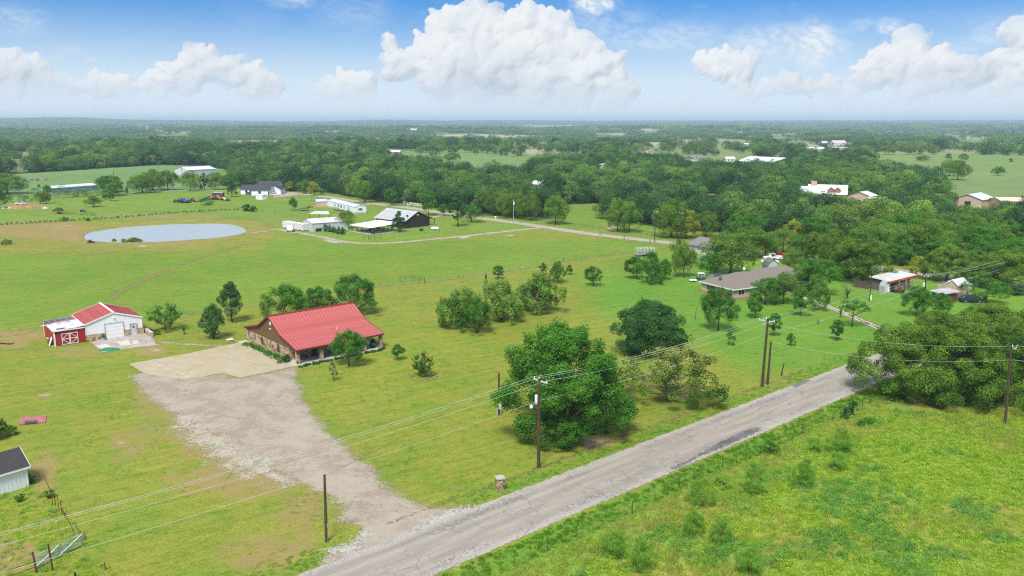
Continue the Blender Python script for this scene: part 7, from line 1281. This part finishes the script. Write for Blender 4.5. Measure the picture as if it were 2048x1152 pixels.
# ------------------------------------------------------------------ vehicles and yard things
def car(px, py, ang, body, label, cat='car', L=4.6, Wd=1.85, Hh=1.55, pickup=False, z=0.0):
    x, y = at(px, py); t = thing('parked_car' if cat != 'pickup truck' else 'pickup_truck', label, cat, (x, y, float(terrain(x, y)) + z), rz=math.radians(ang)); pm = mat('paint_' + body[0], body[1], .3, .05, spec=.6); h = L / 2; w = Wd / 2; s = Hh / 1.55
    m = MB(); m.prism([(-h, .35), (h, .35), (h, .70 * s), (h - .15, .88 * s), (h * .42, .95 * s), (-h + .2, .98 * s), (-h, .80 * s)], -w, w, 'b'); m.build('body', pm, t)
    if pickup: pr = [(h * .38, .955 * s), (h * .12, Hh), (-h * .12, Hh), (-h * .18, .975 * s)]
    else: pr = [(h * .42, .955 * s), (h * .10, Hh), (-h * .62, Hh), (-h + .15, .99 * s)]
    MB().prism(pr, -w + .12, w - .12, 'b').build('cabin_glass', GLASS, t); c0, c1 = pr[2][0], pr[1][0]; MB().box(c0 - .04, c1 + .04, -w + .16, w - .16, Hh + .003, Hh + .05).build('roof', pm, t)
    for q in (pr[0][0] * .9 + pr[1][0] * .1, (c0 + c1) / 2, c0): MB().box(q - .05, q + .05, -w + .10, w - .10, .96 * s, Hh).build('pillar', pm, t)
    for u in (-h * .62, h * .62):
        for v in (-w, w - .2): wh = MB().tube([(u, v, .34), (u, v + .22, .34)], .34, 14).build('wheel', DARK, t); MB().tube([(u, v - .01, .34), (u, v + .23, .34)], .18, 10).build('rim', GREYMETAL, wh)
    for v in (-w + .15, w - .45): MB().box(h - .06, h + .01, v, v + .3, .62 * s, .76 * s).build('headlight', INS, t)
    return t
car(1539, 527, 190, ('white', (.78, .78, .78)), 'white sports utility vehicle parked nearest the barn-shaped shed', Hh=1.7)
car(1546, 520, 190, ('white', (.78, .78, .78)), 'white pickup truck parked behind the white utility vehicle', 'pickup truck', L=5.6, Hh=1.9, pickup=True)
car(1560, 517, 190, ('red', (.55, .05, .03)), 'orange-red pickup truck parked behind the white one', 'pickup truck', L=5.6, Hh=1.9, pickup=True)
car(550, 391, 5, ('white', (.78, .78, .78)), 'white car parked beside the farmhouse'); car(545, 388, 5, ('navy', (.02, .03, .07)), 'dark car behind the white one at the farmhouse'); car(41, 409, 200, ('white', (.78, .78, .78)), 'white vehicle by the junk pile at the left edge')
car(1941, 604, 0, ('navy', (.03, .05, .08)), 'dark blue car under the crape myrtle', L=5); car(1968, 413, 20, ('crimson', (.5, .03, .04)), 'red car in front of the long white motorhome')
x, y = at(1985, 411); t_ = thing('motorhome', 'long white motorhome parked beside the tan steel barn', 'motorhome', (x, y, 0)); mf = frame((0, 0), (1, .15)); MB(mf).box(-5.5, 5.5, -1.3, 1.3, .5, 3.3).build('body', WHITE, t_); MB(mf).box(-3.5, 3.0, -1.34, -1.303, 1.9, 2.6).build('window_band', GLASS, t_)
for u in (-3.6, 3.4): MB(mf).tube([(u, -1.32, .5), (u, -1.0, .5)], .5, 12).build('wheel', DARK, t_)
# golf cart
x, y = at(1402, 561); t_ = thing('golf_cart', 'dark green golf cart with a white canopy left of the brick house', 'golf cart', (x, y, 0)); GG = mat('cart_green', (.015, .10, .07), .4)
MB().prism([(-1.2, .35), (1.1, .35), (1.2, .9), (.5, .75), (.2, .45), (-.3, .45), (-.4, .9), (-1.2, .9)], -.6, .6, 'b').build('body', GG, t_); MB().box(-.9, .8, -.62, .62, 1.9, 1.97).build('canopy', WHITE, t_); MB().box(-.8, -.3, -.5, .5, .92, 1.0).build('seat', DARK, t_)
for u in (-.85, .75):
    for v in (-.55, .55): MB().tube([(u, v, .95), (u * .95, v, 1.9)], .03, 5).build('canopy_post', WHITE, t_); MB().tube([(u, v - .08, .25), (u, v + .1, .25)], .26, 10).build('wheel', DARK, t_)
small('white_crate', 'low white flat cart in front of the golf cart', 'cart', 0, 0, [('bed', WHITE, lambda m: m.box(-.9, .9, -.6, .6, .25, .5)), ('wheel', DARK, lambda m: m.tube([(0, -.65, .2), (0, -.55, .2)], .2, 8)), ('wheel', DARK, lambda m: m.tube([(0, .55, .2), (0, .65, .2)], .2, 8))], ((0, 0), (1, 0), (0, 1)), lambda a, b: at(1386, 563))
x, y = at(1427, 551); t_ = thing('metal_pile', 'flat stack of grey metal sheets behind the golf cart', 'metal sheets', (x, y, 0))
for i in range(3): MB(frame((0, 0), (1, .1 * i))).box(-3.5 + i * .8, 3 - i * .3, -1 + i * .2, 1, .05 + i * .15, .18 + i * .15).build('sheet', GREYMETAL, t_)
# slide and play frame
x, y = at(1400, 528); t_ = thing('playset', 'play tower with a turquoise slide beside the dark tree', 'playset', (x, y, 0)); BLU = mat('slide_blue', (.10, .36, .48), .4); MB().hexa([(-1.2, 0, 2.0), (-.7, .3, 2.0), (2.0, -1.8, .15), (1.5, -2.2, .15), (-1.2, 0, 2.1), (-.7, .3, 2.1), (2.0, -1.8, .25), (1.5, -2.2, .25)]).build('slide', BLU, t_)
for u, v in ((-1.3, .2), (-1.3, 1.6), (-2.6, .2), (-2.6, 1.6)): MB().box(u - .06, u + .06, v - .06, v + .06, 0, 3.0).build('post', WOODC, t_)
MB().box(-2.7, -1.2, .1, 1.7, 2.0, 2.1).build('platform', WOODC, t_); MB().prism([(-2.8, 3.0), (-1.1, 3.0), (-1.95, 3.8)], 0, 1.8, 'b').build('canopy', mat('canopy_blue', (.35, .55, .66), .6), t_)
# white frame trailer above the tree trio
x, y = at(1290, 512); t_ = thing('frame_trailer', 'trailer with a white hooped frame and grey load by the dry fence line', 'trailer', (x, y, 0)); mf = frame((0, 0), (1, .2)); MB(mf).box(-3.0, 2.6, -1.1, 1.1, .6, .9).build('bed', mat('blue_grey_load', (.25, .30, .36), .7), t_); MB(mf).box(-2.6, .5, -.9, .9, .903, 1.2).build('load', mat('slate_load', (.16, .18, .22), .6), t_)
for u in np.linspace(-2.8, 2.6, 6): MB(mf).tube([(u, -1.1, .9), (u, -1.0, 2.3), (u, 0, 2.7), (u, 1.0, 2.3), (u, 1.1, .9)], .05, 5).build('hoop', INS, t_)
for v in (-1.0, 0, 1.0): MB(mf).tube([(-2.8, v, 2.3 + .4 * (v == 0)), (2.6, v, 2.3 + .4 * (v == 0))], .04, 5).build('frame_bar', INS, t_)
for v in (-1.2, 1.1): MB(mf).tube([(0, v, .4), (0, v + .12, .4)], .4, 12).build('wheel', DARK, t_)
# junk: tractors, scrap, cattle, brush
JC = [('rust', (.25, .08, .04)), ('blue', (.03, .12, .42)), ('slate', (.14, .15, .18)), ('white', (.7, .7, .7)), ('orange', (.50, .20, .04)), ('brown', (.14, .08, .05))]
def machine(px, py, ci, sc_, label, ang=0.0):
    x, y = at(px, py); t = thing('farm_machine', label, 'machine', (x, y, 0), 'old machinery and scrap in the meadow', math.radians(ang), (sc_, sc_, sc_)); c = mat('junk_' + JC[ci][0], JC[ci][1], .7, .3, 3)
    MB().prism([(-1.6, .6), (1.6, .6), (1.6, 1.2), (.4, 1.3), (.2, 2.0), (-.8, 2.0), (-1.0, 1.3), (-1.6, 1.2)], -.6, .6, 'b').build('body', c, t)
    for u, r in ((-.9, .75), (1.0, .45)):
        for v in (-.85, .65): MB().tube([(u, v, r), (u, v + .22, r)], r, 12).build('wheel', DARK, t)
    MB().tube([(1.0, 0, 1.2), (1.0, 0, 1.9)], .06, 5).build('exhaust', DARK, t)
for a in [(352, 405, 5, .8, 'brown implement at the left of the blue scrap heap', 20), (362, 405, 2, 1.1, 'grey tractor beside the blue load', 0), (369, 406, 1, 1.2, 'bright blue covered machine in the meadow', 10), (376, 406, 2, .9, 'dark machine right of the blue one', 50), (386, 403, 5, .9, 'long brown implement right of the blue machine', 5), (392, 404, 4, .7, 'small orange rusty machine', 0), (416, 400, 2, 1.0, 'dark tractor behind the rounded bush', 15),
          (422, 398, 4, 1.1, 'orange tractor behind the rounded bush', 0), (430, 400, 2, 1.0, 'grey machine between two orange ones', 30), (438, 400, 4, 1.2, 'large orange machine before the dark trailer', 0), (449, 401, 3, .8, 'pale machine at the right end of the scrap row', 0), (456, 402, 0, .7, 'small rusty piece ending the scrap row', 40), (166, 424, 2, .7, 'grey machine on the weed mound', 10)]: machine(*a)
r_, f_, w_ = site((425, 396), (446, 396), 'long dark flat-topped trailer behind the orange machines', name='box_trailer', cat='trailer'); MB(f_).box(0, w_, 0, 2.5, .5, 2.8).build('box', mat('maroon_dark', (.09, .06, .06), .8), r_); MB(f_).box(-.05, w_ + .05, -.05, 2.55, 2.803, 3.0).build('roof', TIN, r_)
DIRT = mat('red_dirt', (.32, .17, .09), .95, .3, 1.5)
def heap(px, py, w, h, m_, label, cat='heap', name='dirt_heap'):
    x, y = at(px, py); n = 18; m = MB(); rng = random.Random(px); top = m.p(0, 0, h); R1 = [m.p(w * .5 * math.cos(i * 6.283 / n) * rng.uniform(.5, .7), w * .3 * math.sin(i * 6.283 / n) * rng.uniform(.5, .7), h * rng.uniform(.55, .85)) for i in range(n)]; R2 = [m.p(w * .5 * math.cos(i * 6.283 / n) * rng.uniform(.9, 1.1), w * .35 * math.sin(i * 6.283 / n) * rng.uniform(.9, 1.1), -.05) for i in range(n)]
    for i in range(n): j = (i + 1) % n; m.face(R1[i], R1[j], top); m.face(R2[i], R2[j], R1[j], R1[i])
    o = m.build(name, m_, None, (x, y, 0)); tag(o, label, cat)
heap(36, 417, 8, 1.6, DIRT, 'reddish dirt heap in the junk pile at the left edge'); heap(58, 416, 7, 1.4, DIRT, 'second reddish dirt heap farther right in the junk pile')
for px, w_h, lb in ((4, 3.5, 'grey rubble heap at the very left edge'), (20, 3.0, 'pale rubble heap beside the left edge trees'), (27, 2.5, 'small pale rubble heap left of the dirt heaps'), (90, 3.0, 'low grey rubble right of the junk pile')): heap(px, 417, w_h, .9, CONC, lb, 'rubble', 'rubble_heap')
x, y = at(181, 486); t_ = thing('brush_pile', 'pile of dead brown branches on the tawny bank by the pond', 'brush pile', (x, y, 0)); rng = random.Random(3)
for i in range(26): a = rng.uniform(0, 6.28); r = rng.uniform(.3, 1.7); MB().tube([(r * math.cos(a), r * math.sin(a) * .7, rng.uniform(0, .3)), (-r * .6 * math.cos(a + .5), -r * .6 * math.sin(a), rng.uniform(.3, 1.1))], rng.uniform(.05, .12), 4).build('branch', RUST if i % 2 else BARK, t_)
CB = mat('cow_brown', (.20, .07, .03), .8)
def cow(px, py, ang, label):
    x, y = at(px, py); t = thing('cow', label, 'cow', (x, y, 0), 'cattle in the far left meadow', math.radians(ang)); sk = bpy.data.meshes.new('body')
    P_ = [(-.85, 0, 1.15), (-.3, 0, 1.1), (.3, 0, 1.12), (.75, 0, 1.2), (1.1, 0, 1.3), (1.45, 0, 1.15), (-.8, .2, .7), (-.85, .2, .03), (-.8, -.2, .7), (-.85, -.2, .03), (.65, .2, .65), (.65, .2, .03), (.65, -.2, .65), (.65, -.2, .03), (-1.05, 0, .8)]; E_ = [(0, 1), (1, 2), (2, 3), (3, 4), (4, 5), (0, 6), (6, 7), (0, 8), (8, 9), (3, 10), (10, 11), (3, 12), (12, 13), (0, 14)]
    sk.from_pydata(P_, E_, []); sk.materials.append(CB); o = link('body', sk, t); md = o.modifiers.new('skin', 'SKIN'); R_ = [.34, .40, .38, .36, .2, .15, .15, .07, .15, .07, .13, .07, .13, .07, .04]
    for v, r in zip(sk.skin_vertices[0].data, R_): v.radius = (r, r)
    sk.skin_vertices[0].data[0].use_root = True; o.modifiers.new('sub', 'SUBSURF').levels = 1
for a in ((63, 362, 10, 'brown cow grazing left by the shallow pool'), (74, 361, 170, 'brown cow beside the shallow pool, middle one'), (77, 362, 200, 'brown cow standing against its neighbour'), (91, 361, 20, 'cow farthest right by the shallow pool')): cow(*a)
x, y = at(70, 381); t_ = thing('round_pen', 'small dark feeder frame in the left meadow', 'feeder', (x, y, 0)); 
for z in (.5, 1.1): MB().tube([(2 * math.cos(a), 1.2 * math.sin(a), z) for a in np.linspace(0, 6.28, 13)], .08, 4, False).build('ring', DARK, t_)
for px, py, lb in ((745, 469, 'left'), (767, 466, 'middle'), (800, 465, 'right')): x, y = at(px, py); plant('young', x, y, 1.6, 2.0, f'staked young tree in the garden by the patio, {lb} one')
x, y = at(843, 462); plant('darkbush', x, y, 1.6, 1.2, 'small dark bush in the lawn before the dark barn')
# dark pipe sign frame at the garden entrance
x, y = at(728, 480); x1, y1 = at(762, 480); t_ = thing('pipe_gateway', 'dark pipe gateway with sloping top rails in front of the patio', 'gateway', (x, y, 0)); fr_ = frame((0, 0), (x1 - x, y1 - y)); L_ = math.hypot(x1 - x, y1 - y)
for a, h in ((0, 2.2), (L_ * .27, 1.7), (L_ * .40, 1.7), (L_ * .6, 1.7), (L_, 2.2)): MB(fr_).tube([(a, 0, 0), (a, 0, h)], .07, 6).build('post', DARK, t_)
for p_, q_ in (((0, 2.0), (L_ * .27, 1.2)), ((L_, 2.0), (L_ * .6, 1.2))): MB(fr_).tube([(p_[0], 0, p_[1] - 1.3), (q_[0], 0, q_[1])], .05, 5).build('rail', DARK, t_)
x, y = at(783, 0 + 441); plant('bush', x, y, 1.0, .8, 'small plant by the barn wall')
for px, py in ((840, 0 + 418 - 4),): x, y = at(816, 415); t_ = thing('mailbox', 'white mailbox on a post across the road from the dark barn', 'mailbox', (x, y, 0)); MB().box(-.05, .05, -.05, .05, 0, 1.1).build('post', WHITE, t_); MB().box(-.3, .3, -.15, .15, 1.103, 1.5).build('box', WHITE, t_)
x, y = at(991, 436 + 5); t_ = thing('mailbox', 'white mailbox by the county road left of the pale pole', 'mailbox', (x, y, 0)); MB().box(-.06, .06, -.06, .06, 0, 1.2).build('post', WHITE, t_); MB().box(-.35, .35, -.2, .2, 1.203, 1.7).build('box', WHITE, t_)
# mimosa: bare limbs and blossom
for o in list(mim.children):
    if o.name.startswith('crown'):
        V, Q_, T_, _, _ = crown(2 * 17 + 1, 8.3, 11.1, .12, 'flat', 70, 5200, .20, crad=.105, lobes=.5, fill=.0, up=.9); sel = V[:, 2].reshape(-1, 4).mean(1) > 3.6; b_ = link('blossom', mesh_np('blossom', V, Q_[sel], [L_BLOOM], {'tint': T_}), mim)
rng = random.Random(8); m = MB()
for i in range(5): a = rng.uniform(-1.2, 1.0); p0 = Vector((.3 * math.cos(a), .3 * math.sin(a), 2.2 + .3 * i % 2)); p1 = p0 + Vector((1.9 * math.cos(a), 1.9 * math.sin(a), rng.uniform(-.2, 1.2))); p2 = p1 + Vector((2.6 * math.cos(a + .3), 2.6 * math.sin(a + .3), rng.uniform(-.6, .4))); m.tube([p0, p1, p2], [.08, .04, .015], 5)
m.build('dead_limb', BARK_PALE, mim)
# ------------------------------------------------------------------ the air
hz = MB(); hz.box(-25000, 25000, -25000, 25000, -60, 118); HM = bpy.data.materials.new('haze'); HM.use_nodes = True
for k_ in list(HM.node_tree.nodes): HM.node_tree.nodes.remove(k_)
t = NT(HM.node_tree); pv = t.new('ShaderNodeVolumePrincipled'); pv.inputs['Color'].default_value = (.68, .88, 1, 1); pv.inputs['Density'].default_value = 1 / 8200; pv.inputs['Anisotropy'].default_value = 0
t.l.new(pv.outputs[0], t.new('ShaderNodeOutputMaterial').inputs['Volume']); tag(hz.build('haze', HM), kind='stuff')
